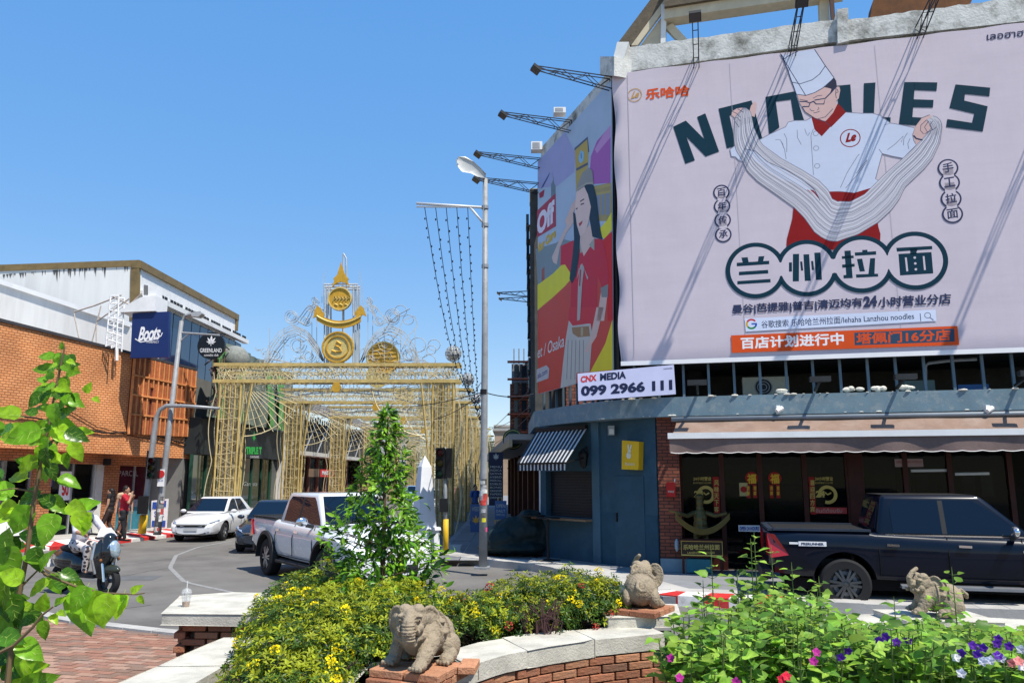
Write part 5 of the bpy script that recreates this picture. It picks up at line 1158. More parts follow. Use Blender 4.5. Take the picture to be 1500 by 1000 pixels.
ink('coat_line', greyl, strokes(.016, px([(1112.5, 208), (1126, 200.5), (1150, 189.3), (1153.8, 182.5), (1163.5, 180.3), (1180, 180), (1187.5, 175.8)]), px([(1237.8, 168.3), (1260, 169.8), (1277, 169.8), (1289, 173.5), (1302.5, 184), (1316, 186.3), (1337, 190.8)]), px([(1320.5, 235), (1305, 232), (1290.5, 228.3), (1286, 222)]), px([(1290.5, 228.3), (1280.8, 265), (1286, 268)]), px([(1082, 238), (1077, 233), (1071, 232), (1069, 222), (1076, 217)])))
g_folds = [cA([(500, 920), (545, 918), (572, 960), (580, 1000)]), cA([(585, 860), (610, 910), (612, 980), (610, 1040)]), cA([(712, 825), (715, 900), (752, 968)]), cA([(785, 815), (800, 860), (815, 882), (835, 850)]), cB([(555, 0), (590, 80), (605, 175)]), cB([(360, 215), (400, 218), (448, 205)]), cB([(465, 298), (530, 295), (590, 278)]), cB([(645, 310), (660, 360), (690, 410)]), cA([(870, 815), (845, 880), (850, 960)]), cB([(848, 0), (858, 150), (870, 330)]),
           cC([(65, 985), (130, 840), (230, 680), (250, 660)]), cC([(115, 990), (230, 860), (310, 750), (325, 715), (270, 780), (215, 850)]), cC([(520, 620), (600, 560), (675, 485), (655, 545)]), cC([(715, 455), (680, 510), (675, 575)]), cC([(740, 510), (718, 560), (728, 612)]), cC([(455, 300), (510, 330), (550, 362), (490, 378)]), cC([(765, 480), (775, 530), (800, 570)]), cC([(780, 430), (762, 480)])]
ink('fold_line', greyl, strokes(.013, *g_folds))
for x, y in ((1194.3, 220.5), (1195.8, 246.3), (1194, 199)): ink('button', greyl, strokes(.012, circ(WA.at(x, y), .055, 16), closed=True))
c = WA.at(1244, 205.8); ink('badge_ring', redp_, strokes(.022, circ(c, .205, 28), closed=True)); ink('badge', redp_, lambda g, fn: text_on(g, 'Le', fn, (c[0] - .11, c[1] - .1), (c[0] + .12, c[1] - .08), (c[0] - .09, c[1] + .12), .06, .3))
ink('face', skinp, polys(cA([(712, 480), (795, 480), (960, 410), (1040, 425), (1082, 430), (1100, 405), (1122, 408), (1130, 440), (1115, 520), (1090, 545), (1100, 600), (1060, 680), (985, 740), (900, 722), (850, 690), (790, 650), (760, 600), (735, 560)])))
ink('neckerchief', redp_, lambda g, fn: [g.flat(cA([(850, 700), (930, 722), (985, 745), (1040, 790), (950, 888), (880, 820)]), fn), g.flat(cA([(985, 745), (1060, 660), (1105, 570), (1140, 600), (1185, 655), (1040, 800)]), fn)])
ink('neckerchief_line', linep, strokes(.012, cA([(945, 740), (985, 745), (1040, 795)]), cA([(870, 710), (920, 728), (970, 740)])))
ink('hair', hairp, polys(cA([(975, 405), (1070, 318), (1090, 350), (1097, 400), (1060, 440), (1030, 470), (1045, 430), (1010, 415)])))
ink('hat', whitep, polys(cA([(548, 85), (600, 100), (720, 65), (800, 55), (880, 45), (930, 120), (985, 205), (1030, 265), (1068, 320), (1040, 350), (960, 420), (880, 465), (795, 492), (705, 480), (680, 410), (650, 330), (620, 240), (575, 140)])))
ink('hat_line', linep, strokes(.017, cA([(548, 85), (575, 140), (620, 240), (650, 330), (680, 410), (705, 480), (795, 492), (880, 465), (960, 420), (1040, 350), (1068, 320), (1030, 265), (985, 205), (930, 120), (880, 45)]), cA([(660, 362), (740, 380), (860, 340), (930, 285), (985, 205)]), cA([(575, 130), (640, 240), (720, 370), (795, 492)]), cA([(590, 135), (640, 100), (720, 65)]), cA([(555, 90), (590, 140)])))
ink('glasses', linep, strokes(.028, cA([(735, 550), (800, 552), (835, 565), (825, 600), (765, 600)]), cA([(868, 545), (895, 575), (970, 575), (985, 520), (880, 538)], ), cA([(835, 565), (868, 550)]), cA([(985, 520), (1040, 465), (1092, 405)])))
ink('face_line', linep, strokes(.013, cA([(735, 528), (790, 540), (815, 545)]), cA([(865, 520), (910, 495), (955, 490)]), cA([(835, 620), (850, 640), (880, 642)]), cA([(905, 635), (925, 620), (915, 605)]), cA([(870, 662), (895, 658), (930, 645)]), cA([(1100, 430), (1110, 460), (1085, 470)]), cA([(760, 600), (790, 650), (850, 690), (900, 722), (985, 700), (1060, 620)]), cA([(1090, 420), (1085, 480), (1092, 520)])))
ink('hand', skinp, lambda g, fn: [g.flat(cA([(80, 645), (125, 618), (190, 608), (215, 640), (210, 720), (175, 805), (120, 755), (100, 700), (75, 680)]), fn), g.flat(cA([(250, 640), (265, 590), (300, 550), (320, 570), (300, 700), (270, 690)]), fn), g.flat(cC([(765, 480), (795, 385), (850, 312), (930, 280), (970, 300), (1000, 370), (1000, 420), (940, 475), (860, 525), (800, 572)]), fn)])
# noodles
Lo = cA([(190, 610), (110, 700)]) + cB([(100, 0), (120, 90), (170, 170), (230, 290), (330, 390), (500, 510), (680, 640), (780, 740), (880, 880), (960, 940), (1030, 968)]) + px([(1225, 356)]) + cD([(100, 680), (230, 640), (430, 520), (560, 400), (640, 290), (690, 180)]) + cC([(880, 800), (960, 700), (1030, 550), (1052, 380), (1020, 310), (960, 290)])
Li = cA([(215, 612), (262, 650), (290, 800), (350, 930)]) + cB([(380, 40), (560, 170), (760, 280), (920, 380), (1010, 470), (1050, 560), (1120, 595)]) + cD([(60, 318), (160, 322), (300, 250)]) + cC([(400, 950), (500, 850), (640, 730), (760, 620), (890, 480), (950, 400), (900, 330)])
Ho = resamp(Lo, 90); Hi = resamp(Li, 90)
ink('noodles', noodp, lambda g, fn: g.add([fn(*p) for p in Ho] + [fn(*p) for p in Hi], [(i, i + 1, 91 + i, 90 + i) for i in range(89)]))
lens = cB([(200, 78), (300, 95), (420, 200), (640, 300), (760, 370), (880, 470), (935, 580), (870, 510), (800, 472), (690, 410), (560, 370), (430, 290), (300, 190)])
ink('coat_gap', whitep, polys(lens)); ink('apron_gap', redp_, polys(cB([(805, 474), (870, 474), (910, 520), (935, 582), (880, 525)])))
def nl(g, fn):
    for q in range(1, 15):
        f = q / 15; pts = []
        for i in range(90):
            f2 = f + .03 * math.sin(i * .09 + q * 1.7) * (q not in (1, 14)); p = Ho[i].lerp(Hi[i], f2); pts.append(p)
        a = 0 if q % 2 else 4; g.stroke([tuple(p) for p in pts[a:90 - (q * 3) % 7]], .008 if q % 3 else .012, fn)
    g.stroke([tuple(p) for p in Ho], .014, fn); g.stroke([tuple(p) for p in Hi], .012, fn)
def nl2(g, fn):
    for q in range(1, 10): g.stroke([tuple(Ho[i].lerp(Hi[i], (q + .5) / 10 + .02 * math.sin(i * .1 + q))) for i in range(6, 84)], .026, fn)
ink('noodle_highlight', printmat('pale_noodle_ink', (.62, .61, .68)), nl2); ink('noodle_line', greyl, nl); ink('noodle_outline', linep, strokes(.012, cB([(200, 78), (300, 95), (420, 200), (640, 300), (760, 370), (880, 470), (935, 580)])))
ink('finger_line', linep, strokes(.012, cA([(80, 645), (125, 665), (165, 705)]), cA([(100, 710), (130, 705), (160, 740)]), cA([(110, 745), (150, 800)]), cA([(135, 620), (190, 655)]), cA([(85, 640), (130, 612), (190, 608)]), cC([(795, 385), (850, 312), (930, 280)]), cC([(870, 465), (840, 430), (845, 380), (900, 330)]), cC([(910, 450), (880, 400), (920, 340)]), cC([(960, 430), (930, 380), (960, 340)]), cC([(880, 465), (950, 430), (1000, 400)])))
ink('bracelet', linep, strokes(.035, cC([(772, 480), (800, 510), (860, 525)])))
# ---- the four linked rings
RC = [WA.at(1106, 398), WA.at(1180.6, 394.5), WA.at(1260.2, 388.8), WA.at(1338, 383.8)]
R0 = .645
ink('ring_frame', tealp, lambda g, fn: [g.flat(circ(c, R0, 48), fn) for c in RC] and None)
for i in range(3): pass
ink('ring_bridge', tealp, lambda g, fn: [g.flat([((a[0] + b[0]) / 2 - .2, (a[1] + b[1]) / 2 - .29 + .0), ((a[0] + b[0]) / 2 + .2, (a[1] + b[1]) / 2 - .29), ((a[0] + b[0]) / 2 + .2, (a[1] + b[1]) / 2 + .29), ((a[0] + b[0]) / 2 - .2, (a[1] + b[1]) / 2 + .29)], fn) for a, b in zip(RC, RC[1:])])
for i, c in enumerate(RC): ink('ring_disc', sheetm, lambda g, fn: g.flat(circ(c, R0 - .10, 48), fn))
ink('ring_bridge', sheetm, lambda g, fn: [g.flat([((a[0] + b[0]) / 2 - .2, (a[1] + b[1]) / 2 - .23), ((a[0] + b[0]) / 2, (a[1] + b[1]) / 2 - .15), ((a[0] + b[0]) / 2 + .2, (a[1] + b[1]) / 2 - .23), ((a[0] + b[0]) / 2 + .2, (a[1] + b[1]) / 2 + .23), ((a[0] + b[0]) / 2, (a[1] + b[1]) / 2 + .15), ((a[0] + b[0]) / 2 - .2, (a[1] + b[1]) / 2 + .23)], fn) for a, b in zip(RC, RC[1:])])
rect5 = lambda C, *L: [C(r_) for r_ in L]
ink('character', tealp, polys(*rect5(c5, [(140, 348), (490, 326), (490, 364), (140, 387)], [(190, 292), (258, 288), (270, 345), (205, 350)], [(375, 280), (438, 276), (425, 332), (368, 336)], [(163, 445), (478, 424), (480, 464), (163, 484)], [(146, 545), (503, 522), (505, 560), (146, 582)])))
ink('character', tealp, polys(*rect5(c5, [(702, 345), (735, 343), (735, 443), (702, 445)], [(745, 254), (812, 252), (810, 548), (743, 550)], [(822, 335), (846, 334), (856, 432), (832, 435)], [(858, 258), (920, 256), (938, 542), (873, 544)], [(940, 330), (964, 328), (974, 426), (948, 428)], [(975, 240), (1042, 237), (1058, 532), (993, 534)])))
ink('character', tealp, polys(*rect5(c6, [(40, 294), (108, 290), (130, 588), (32, 592), (30, 556), (60, 553)], [(12, 352), (140, 344), (142, 372), (14, 382)], [(15, 442), (150, 432), (152, 464), (18, 478)], [(232, 285), (288, 282), (290, 305), (234, 307)], [(152, 312), (382, 298), (383, 336), (155, 348)], [(175, 382), (232, 378), (262, 515), (205, 518)], [(318, 375), (372, 372), (365, 545), (298, 548)], [(165, 548), (402, 540), (405, 572), (168, 584)])))
ink('character', tealp, polys(*rect5(c6, [(600, 262), (985, 242), (987, 278), (606, 304)], [(748, 270), (830, 268), (815, 330), (750, 335)], [(622, 328), (978, 308), (998, 538), (640, 560)])))
ink('character_gap', sheetm, lambda g, fn: [g.flat(p, fn) for p in rect5(c6, [(692, 366), (712, 365), (728, 514), (708, 515)], [(884, 352), (903, 351), (918, 500), (898, 502)], [(622, 314), (750, 306), (748, 316), (622, 326)], [(818, 300), (980, 290), (980, 303), (818, 312)])] + [g.flat(circ(c6([q])[0], .026, 12), fn) for q in ((798, 368), (804, 430), (810, 493))])
# ---- lines of small print
ink('city_line', linep, lambda g, fn: text_on(g, '曼谷|芭提雅|普吉|清迈均有', fn, WA.at(1073, 462.8), WA.at(1262, 452.5), WA.at(1072.5, 448.5), .045))
ink('city_line', linep, lambda g, fn: text_on(g, '24', fn, WA.at(1263, 452), WA.at(1283, 450.5), WA.at(1263, 436), .06)); ink('city_line', linep, lambda g, fn: text_on(g, '小时营业分店', fn, WA.at(1285, 452), WA.at(1390, 446.5), WA.at(1285, 437.5), .045))
ink('search_bar', barp, polys(px([(1090.5, 468), (1368, 455.2), (1369.5, 471.5), (1092, 487)])))
cG = WA.at(1100.3, 476)
for nme, a0, a1 in (('red', 35, 150), ('yellow', 150, 215), ('green', 215, 320), ('blue', 320, 360)):
    ink('search_logo', printmat('logo_' + nme, dict(red=(.5, .03, .03), yellow=(.6, .35, .02), green=(.02, .22, .06), blue=(.03, .1, .42))[nme]), lambda g, fn: g.stroke(circ(cG, .10, 12, a0, a1), .04, fn))
ink('search_logo', _M['logo_blue'], polys([(cG[0], cG[1] - .015), (cG[0] + .115, cG[1] - .015), (cG[0] + .115, cG[1] + .02), (cG[0], cG[1] + .02)]))
ink('search_text', linep, lambda g, fn: text_on(g, '谷歌搜索 乐哈哈兰州拉面/lehaha Lanzhou noodles', fn, WA.at(1115, 482), WA.at(1337, 469.5), WA.at(1114.5, 471.5), .012)); ink('search_divider', linep, strokes(.014, px([(1345.5, 460.5), (1346.5, 472)])))
ink('magnifier', greyl, lambda g, fn: [g.stroke(circ(WA.at(1356.5, 463.5), .058, 16), .016, fn, True), g.stroke(px([(1359.5, 466.5), (1365, 470.5)]), .024, fn)])
ink('orange_bar', orp, polys(px([(1070.4, 492.6), (1399.5, 478.8), (1402.5, 506.5), (1071.6, 517.8)]))); ink('navy_panel', printmat('slate_ink', (.035, .07, .12)), polys(px([(1249.8, 488.6), (1395, 482.8), (1396, 501.5), (1250.6, 507)])))
ink('bar_text', printmat('bright_white_ink', (.8, .8, .82)), lambda g, fn: text_on(g, '百店计划进行中', fn, WA.at(1085.5, 512), WA.at(1234.5, 505.5), WA.at(1085, 496), .05)); ink('bar_text', orp, lambda g, fn: text_on(g, '塔佩门16分店', fn, WA.at(1253.5, 505), WA.at(1389.5, 499.5), WA.at(1253.3, 490), .045))

# ================================================================== the side billboard (woman in red on a travel advertisement)
sbb = thing('travel_billboard', 'side billboard showing a saluting woman in a red shirt, narrow in perspective', 'billboard', WBp.w(2, 8, 0))
Q = lambda pts: [WBp.at(*p) for p in pts]
s1 = lambda pts: Q([(780 + x / 6.667, 180 + y / 6.667) for x, y in pts]); s2 = lambda pts: Q([(780 + x / 6.667, 320 + y / 6.667) for x, y in pts]); s3 = lambda pts: Q([(780 + x / 6.25, 450 + y / 6.25) for x, y in pts])
outl = Q([(789.5, 577.5), (844, 562), (899.5, 546), (896.5, 118.5), (789, 237)])
sb_sheet = part('banner', MB().wprism(WBp, outl, .0, .03), mat('sky_print', (.42, .52, .66), .5, var=.12, vs=.5), sbb); part('frame', MB().wprism(WBp, [(outl[0][0] + .05, 4.6), (-.02, 4.6), (-.02, 11.6), (outl[0][0] + .05, 11.4)], -.1, -.02), black, sbb)
lay2 = [0]
def ink2(name, col, *L, w_=None):
    lay2[0] += 1; o = .03 + .0003 * lay2[0]; g = MB()
    for p in L: (g.stroke(p, w_, lambda t, z: WBp.w(t, z, o)) if w_ else g.flat(p, lambda t, z: WBp.w(t, z, o)))
    return part(name, g, col if not isinstance(col, tuple) else mat('travel_%s_%d' % (name, lay2[0]), col, .5, var=.06), sb_sheet)
def txt2(s, bl, br, tl, col, b=.03, sh=0):
    lay2[0] += 1; o = .03 + .0003 * lay2[0]; g = MB(); text_on(g, s, lambda t, z: WBp.w(t, z, o), *Q([bl, br, tl]), b, sh); part('lettering', g, mat('travel_text_%d' % lay2[0], col, .5, var=0), sb_sheet)
ink2('lavender_cloud', (.36, .36, .60), s1([(60, 380), (330, 90), (430, 300), (420, 480), (250, 620), (60, 640)]))
ink2('pink_cloud', (.42, .12, .42), s1([(775, 30), (720, 90), (640, 180), (580, 330), (570, 480), (600, 600), (775, 590)])); ink2('pink_cloud', (.55, .28, .55), s1([(775, 20), (700, 120), (620, 260), (640, 300), (775, 140)]))
ink2('palace', (.38, .30, .12), s1([(610, 620), (780, 585), (790, 960), (640, 960)])); ink2('palace_arch', (.25, .28, .36), *[s1([(635 + k * 48, 690 - k * 8), (668 + k * 48, 684 - k * 8), (668 + k * 48, 900), (635 + k * 48, 900)]) for k in range(3)]); ink2('palace_line', (.45, .36, .12), s1([(610, 640), (780, 605)]), s1([(620, 700), (780, 670)]), w_=.06)
ink2('clock_tower', (.50, .36, .08), s1([(425, 262), (548, 155), (556, 300), (556, 420), (450, 640), (438, 690)])); ink2('tower_edge', (.08, .10, .16), s1([(420, 262), (548, 150), (560, 290)]), s1([(438, 460), (552, 400)]), w_=.07)
ink2('clock_face', (.25, .50, .72), s1([(462, 330), (485, 268), (512, 290), (508, 370), (482, 398), (462, 370)])); ink2('clock_hand', (.05, .1, .2), s1([(486, 300), (488, 350)]), w_=.04); ink2('hill', (.22, .28, .30), s2([(40, 300), (240, 240), (300, 200), (420, 230), (420, 560), (60, 640)]))
ink2('building_print', (.16, .22, .25), s1([(192, 600), (212, 560), (205, 470), (222, 590), (235, 620), (240, 1000), (190, 1000)])); ink2('building_print', (.22, .28, .32), *[s2([(80 + k * 45, 470 - k * 30), (112 + k * 45, 452 - k * 30), (112 + k * 45, 640 - k * 28), (80 + k * 45, 650 - k * 25)]) for k in range(5)]); ink2('tower_print', (.35, .10, .08), s2([(100, 500), (128, 470), (128, 620), (100, 640)]))
ink2('swoosh', (.02, .05, .22), s1([(88, 650), (120, 590), (182, 480), (170, 520), (118, 620)])); ink2('red_ball', (.35, .02, .05), s1([(75, 690), (128, 650), (118, 720), (80, 740)]))
ink2('red_ground', (.62, .07, .05), s3([(55, 80), (400, -160), (748, -60), (748, 575), (400, 700), (60, 795)]) if False else Q([(789.3, 455), (838, 408), (870, 372), (897, 340), (899, 545), (844, 562), (789.5, 577)]))
ink2('yellow_band', (.78, .70, .03), s2([(60, 650), (210, 540), (300, 450), (340, 445), (375, 480), (380, 600), (330, 660), (200, 780), (60, 895)])); ink2('yellow_band', (.78, .70, .03), s2([(660, 110), (740, 20), (785, -60), (788, 110), (720, 200), (680, 180)])); ink2('red_corner', (.65, .015, .015), s2([(690, 220), (790, 125), (800, 1000), (745, 1000), (745, 600)])); ink2('yellow_corner', (.78, .62, .03), s3([(745, 110), (680, 330), (540, 592), (748, 572)]))
ink2('lettering_block', (.42, .03, .06), s1([(55, 860), (235, 690), (240, 1010), (55, 1120)])); txt2('Off', (788.5, 347), (814, 325), (788.5, 315), (.75, .70, .80), .05); txt2('for Care', (790, 371), (816, 347), (790, 357), (.62, .42, .05), .07)
skin2 = (.70, .48, .42)
ink2('arm_print', (.66, .50, .46), s2([(200, 380), (300, 150), (380, 20), (400, -40), (440, -60), (420, 30), (340, 150), (280, 280), (250, 450), (215, 430)])); ink2('hand_print', skin2, s1([(330, 960), (400, 790), (440, 740), (440, 800), (410, 880), (390, 980), (350, 1010)]))
ink2('shirt_print', (.60, .02, .045), s2([(290, 270), (410, 215), (500, 330), (620, 200), (690, 200), (730, 330), (760, 560), (750, 640), (690, 670), (650, 560), (640, 1000), (380, 1000), (390, 640), (400, 560), (330, 450), (285, 460)])); ink2('shirt_print', (.62, .035, .05), s3([(350, 0), (600, 0), (600, 60), (560, 160), (540, 190), (350, 170), (340, 100)]))
ink2('skirt_print', (.55, .52, .48), s3([(345, 120), (380, 170), (520, 150), (545, 150), (560, 260), (535, 590), (415, 600), (412, 700), (268, 740), (290, 520), (318, 280)])); ink2('belt', (.36, .20, .10), s3([(372, 185), (530, 172), (540, 265), (430, 275), (380, 240)])); ink2('buckle', (.45, .38, .25), s3([(455, 185), (475, 183), (475, 262), (455, 264)]))
ink2('pleat', (.27, .26, .25), *[s3([(340 + k * 35, 300), (325 + k * 38, 660)]) for k in range(5)], w_=.05)
ink2('forearm_print', skin2, s2([(690, 680), (755, 640), (745, 760), (715, 1000), (640, 1000)]), s3([(600, 0), (665, 0), (600, 270), (560, 330), (520, 420), (490, 400), (540, 290)])); ink2('cuff', (.25, .25, .25), s2([(680, 680), (755, 640), (750, 770), (690, 770)]))
ink2('neck', (.72, .52, .46), s2([(470, 150), (580, 60), (620, 210), (515, 370), (480, 260)])); ink2('collar', (.40, .38, .33), s2([(565, 260), (620, 190), (618, 315)])); ink2('collar', (.40, .38, .33), s2([(470, 200), (500, 330), (480, 340)])); ink2('hair_print', (.012, .03, .05), s1([(520, 620), (560, 590), (610, 610), (640, 740), (665, 960), (670, 1100), (600, 1080), (570, 900), (560, 720)]))
ink2('hair_print', (.012, .03, .05), s2([(560, -60), (660, 0), (680, 120), (700, 210), (600, 180)]), s2([(410, -60), (450, -30), (480, 180), (470, 360), (440, 560), (400, 640), (375, 590), (400, 400), (420, 200)])); ink2('face_print', (.80, .58, .52), s1([(440, 680), (520, 625), (555, 700), (585, 820), (560, 980), (520, 1080), (480, 1110), (448, 1000), (428, 850)]))
ink2('hat_print', (.30, .29, .27), s1([(450, 620), (500, 490), (560, 440), (600, 470), (610, 600), (545, 600), (455, 670)])); ink2('hat_band', (.42, .38, .32), s1([(452, 650), (540, 595), (610, 590)]), w_=.05); ink2('eye', (.06, .05, .08), s1([(485, 800), (518, 788)]), s1([(438, 845), (455, 835)]), s1([(480, 770), (520, 745)]), w_=.035); ink2('mouth', (.45, .05, .07), s1([(465, 985), (505, 955), (498, 985), (475, 1015)]))
ink2('placket', (.48, .42, .40), s2([(450, 1000), (460, 640), (480, 460), (500, 440), (520, 480), (500, 640), (478, 990)]), s2([(515, 480), (550, 600), (560, 580)]), s2([(445, 600), (470, 480), (480, 500)])); ink2('placket_line', (.40, .04, .06), s2([(475, 660), (485, 500)]), w_=.09)
txt2('et / Osaka', (789.5, 525), (828.5, 507.5), (789.5, 508), (.72, .66, .64), .01, .15); ink2('pill', (.50, .48, .50), s3([(50, 570), (140, 530), (168, 560), (160, 650), (50, 690)])); txt2('sia.com', (789.5, 555), (804, 547), (789.5, 547), (.1, .12, .25), .03)
# ================================================================== street lamp with hanging light strings
Ys = 17.95; V = lambda x, y, Y=Ys: on_y(x, y, Y)
sl_ = thing('street_lamp', 'tall grey street lamp with hanging light strings on the pavement corner, centre', 'street lamp', (-.66, Ys, .15))
part('pole', MB().tube([V(707.5, 833), V(708.5, 700), V(710, 520), V(711, 262)], [.10, .085, .075, .06], 14), paintgrey, sl_, True)
part('base_plate', MB().box(-.85, Ys - .18, .15, -.5, Ys + .18, .19), steel, sl_)
part('joint_band', MB().lathe([(.088, -.06), (.088, .06)], V(708.8, 574), 14), black, sl_)
g = MB(); g.tube([V(711, 266), V(707, 258), V(700, 254)], .045, 8); part('arm', g, steel, sl_, True)
prof = [(669, 236), (672, 231.5), (681, 231), (694, 237), (703, 245), (711, 254), (710, 259), (700, 257), (690, 254), (678, 250), (670, 243)]
me = evaluated(MB().prism3([V(x, y, Ys - .16) for x, y in prof], [V(x, y, Ys + .14) for x, y in prof]), 'lamp_head', [('BEVEL', dict(width=.05, segments=2, limit_method='ANGLE'))], mat('pale_lamp_housing', (.50, .51, .50), .45, .1, var=.1))
me.transform(Matrix.Translation(-Vector(sl_.location))); part('lamp_head', me, None, sl_)
part('glass_bowl', MB().ball(V(683, 247, Ys), (.17, .11, .07), 12, 8, (0, .35, 0)), mat('dull_lamp_glass', (.28, .27, .24), .25), sl_, True)
g = MB(); g.tube([V(610, 298), V(708, 304)], .035, 8); g.tube([V(610, 303), V(708, 303.5)], .02, 6); g.tube([V(688, 303), V(709, 328)], .03, 6); part('cross_arm', g, mat('white_tube_arm', (.58, .59, .6), .5, .1), sl_, True)
for y in (304, 330, 390): part('clamp', MB().lathe([(.085, -.04), (.085, .04)], V(710.5, y), 12), steel, sl_)
stick = [mat('sticker_grey', (.35, .35, .36), .5, var=.6, vs=20)] + stk + [mat('sticker_yellow', (.6, .55, .03), .5), mat('sticker_pink', (.6, .08, .2), .5)]
def pole_sticker(x, y, w0, h, m, a=-1.57, r_=.098):
    v = V(x, y); g = MB(); n = 5
    for j in range(n):
        p, q = a - w0 + 2 * w0 * j / n, a - w0 + 2 * w0 * (j + 1) / n
        g.add([(v.x + math.cos(k) * r_, v.y + math.sin(k) * r_, z) for z in (v.z - h / 2, v.z + h / 2) for k in (p, q)], [(0, 1, 3, 2)])
    part('sticker', g, m, sl_)
for k in range(16): pole_sticker(708 + 0, rnd.uniform(705, 765), rnd.uniform(.3, .8), rnd.uniform(.05, .16), stick[k % 4], rnd.uniform(-2.3, -.8))
pole_sticker(708, 761, .5, .09, stick[4], -1.4); pole_sticker(708, 775, .3, .1, stick[5], -.7)
cblk = mat('string_cable', (.015, .02, .03), .6); bulbm = mat('string_bulb', (.03, .045, .08), .2, var=.2)
ends = [(700, 560, 33), (702, 575, 35), (704, 585, 37), (706, 600, 39), (707, 612, 41)]
names = ['leftmost light string hanging from the cross arm', 'second light string from the left under the cross arm', 'middle light string of the five on the cross arm', 'fourth light string from the left under the cross arm', 'light string nearest the lamp pole']
for k, x in enumerate((622, 638, 653.5, 669, 685)):
    a = V(x, 304); b = on_y(ends[k][0] + 4, ends[k][1], ends[k][2]); pts = []
    mid_px = [(643, 440), (662, 470), (675, 480), (687, 480), (694, 470)][k]
    for i in range(61):
        u = i / 60; p = a.lerp(b, u); p.z -= 2.1 * 4 * u * (1 - u) * (.92 + .04 * k); pts.append(p)
    t = thing('light_string', names[k], 'light string', a, 'light strings hung from the lamp cross arm'); part('cable', MB().tube(pts, .011, 3), cblk, t)
    g = MB(); d = 0; last = pts[0]
    for i in range(240):
        u = i / 240; p = a.lerp(b, u); p.z -= 2.1 * 4 * u * (1 - u) * (.92 + .04 * k)
        if (p - last).length > .28: last = p; s = .05 * (1 if rnd.random() < .5 else -1); g.ball(p + Vector((s * .6, 0, -.03)), (.02, .02, .034), 6, 4)
    part('bulbs', g, bulbm, t, kind='stuff')
g = MB(); 
for (a, b, s) in ((V(709, 574), on_y(784, 576, 19.5), .1), (V(709, 574), on_y(600, 600, 45), .6), (V(709, 574), on_y(540, 585, 49), .4), (on_y(784, 560, 24), on_y(690, 640, 60), .5), (on_y(784, 600, 24), on_y(700, 655, 60), .4), (on_y(786, 585, 23), on_y(716, 625, 46), .3)):
    g.tube([a.lerp(b, i / 12) - Vector((0, 0, s * 4 * (i / 12) * (1 - i / 12))) for i in range(13)], .014, 3)
solo('overhead_cable', g, cblk, 'thin black cables strung from the lamp pole across the side street', 'cable')

# ---- traffic light, obelisk bollard and pavement furniture
tl2 = thing('traffic_light', 'black traffic light on a thin pole between the bollard and the street lamp', 'traffic light', on_z(653, 812, .15)); Yt = tl2.location.y
signal(tl2, 646.5, 656, 701, Yt, .24, .3); part('signal_back', MB().box(on_y(653, 700, Yt).x, Yt - .1, on_y(653, 700, Yt).z, on_y(661.5, 656, Yt).x, Yt + .18, on_y(661, 656, Yt).z), black, tl2)
part('pole', MB().tube([on_y(653, 810, Yt), on_y(652, 655, Yt)], .05, 8), steel, tl2, True); part('yellow_base', MB().tube([on_y(653, 811, Yt), on_y(653, 760, Yt)], .075, 8), mat('yellow_band_paint', (.62, .38, .02), .5, var=.15), tl2, True)
v = on_y(650, 738, Yt); part('control_box', MB().box(v.x - .1, v.y - .12, v.z - .2, v.x + .1, v.y, v.z + .15), black, tl2)
obm = thing('obelisk_bollard', 'white obelisk shaped traffic bollard behind the conical bush', 'bollard', (-2.42, 21.6, 0))
def frust(cx, cy, z0, z1, a, b, rz=.5):
    q = lambda s, z: [(cx + s * math.cos(rz + math.pi / 4 + k * math.pi / 2), cy + s * math.sin(rz + math.pi / 4 + k * math.pi / 2), z) for k in range(4)]
    return MB().hexa(q(a, z0), q(b, z1))
wb_ = mat('white_bollard_paint', (.68, .70, .74), .6, var=.08, dirt=(.4, .4, .4), da=.3)
part('plinth', frust(-2.42, 21.6, 0, .75, .50, .46), wb_, obm); part('ledge', frust(-2.42, 21.6, .75, .83, .52, .50), wb_, obm); part('shaft', frust(-2.42, 21.6, .83, 2.45, .38, .2), wb_, obm); part('cap', frust(-2.42, 21.6, 2.45, 2.75, .2, .01), wb_, obm)
# shops along the side street behind the kiosk
WD = Wall((.72, 21.6), (-1.5, 24.5)); D = lambda x, y: WD.at(x, y)
row = thing('side_street_shops', 'row of low dark shops along the side street behind the kiosk', 'building', (2, 30, 0))
part('wall', MB().wbox(WD, 0, .1, 26, 3.4, -.8, -6), mat('dark_shop_wall', (.07, .068, .065), .8, var=.3), row); part('roof_canopy', MB().wbox(WD, .2, 3.2, 26, 3.36, .8, -6), mat('grey_canopy', (.25, .25, .25), .7, dirt=(.12, .11, .1), da=.5), row)
part('canopy_edge', MB().wbox(WD, .2, 3.0, 26, 3.2, .8, .7), mat('tan_fascia', (.3, .25, .17), .7), row)
for k in range(9): part('window', MB().wbox(WD, .6 + k * 2.7, .3, 2.9 + k * 2.7, 2.7, -.74, -.79), glass_d, row); part('pillar', MB().wbox(WD, .2 + k * 2.7, .1, .5 + k * 2.7, 3.1, -.4, -.79), wood, row)
bt = thing('brick_tower_house', 'narrow brick house with dark windows rising beyond the corner building', 'building', (2.6, 46, 0))
W9 = Wall((0, 46), (1, 0)); x0 = W9.at(747, 600)[0]
rbt = brickmat('tower_brick', '#7d4a38', '#693628', '#40241c', .5, .2, .03)
zt1 = W9.at(760, 562)[1]; zt2 = W9.at(760, 532)[1]; zt3 = W9.at(762, 516)[1]
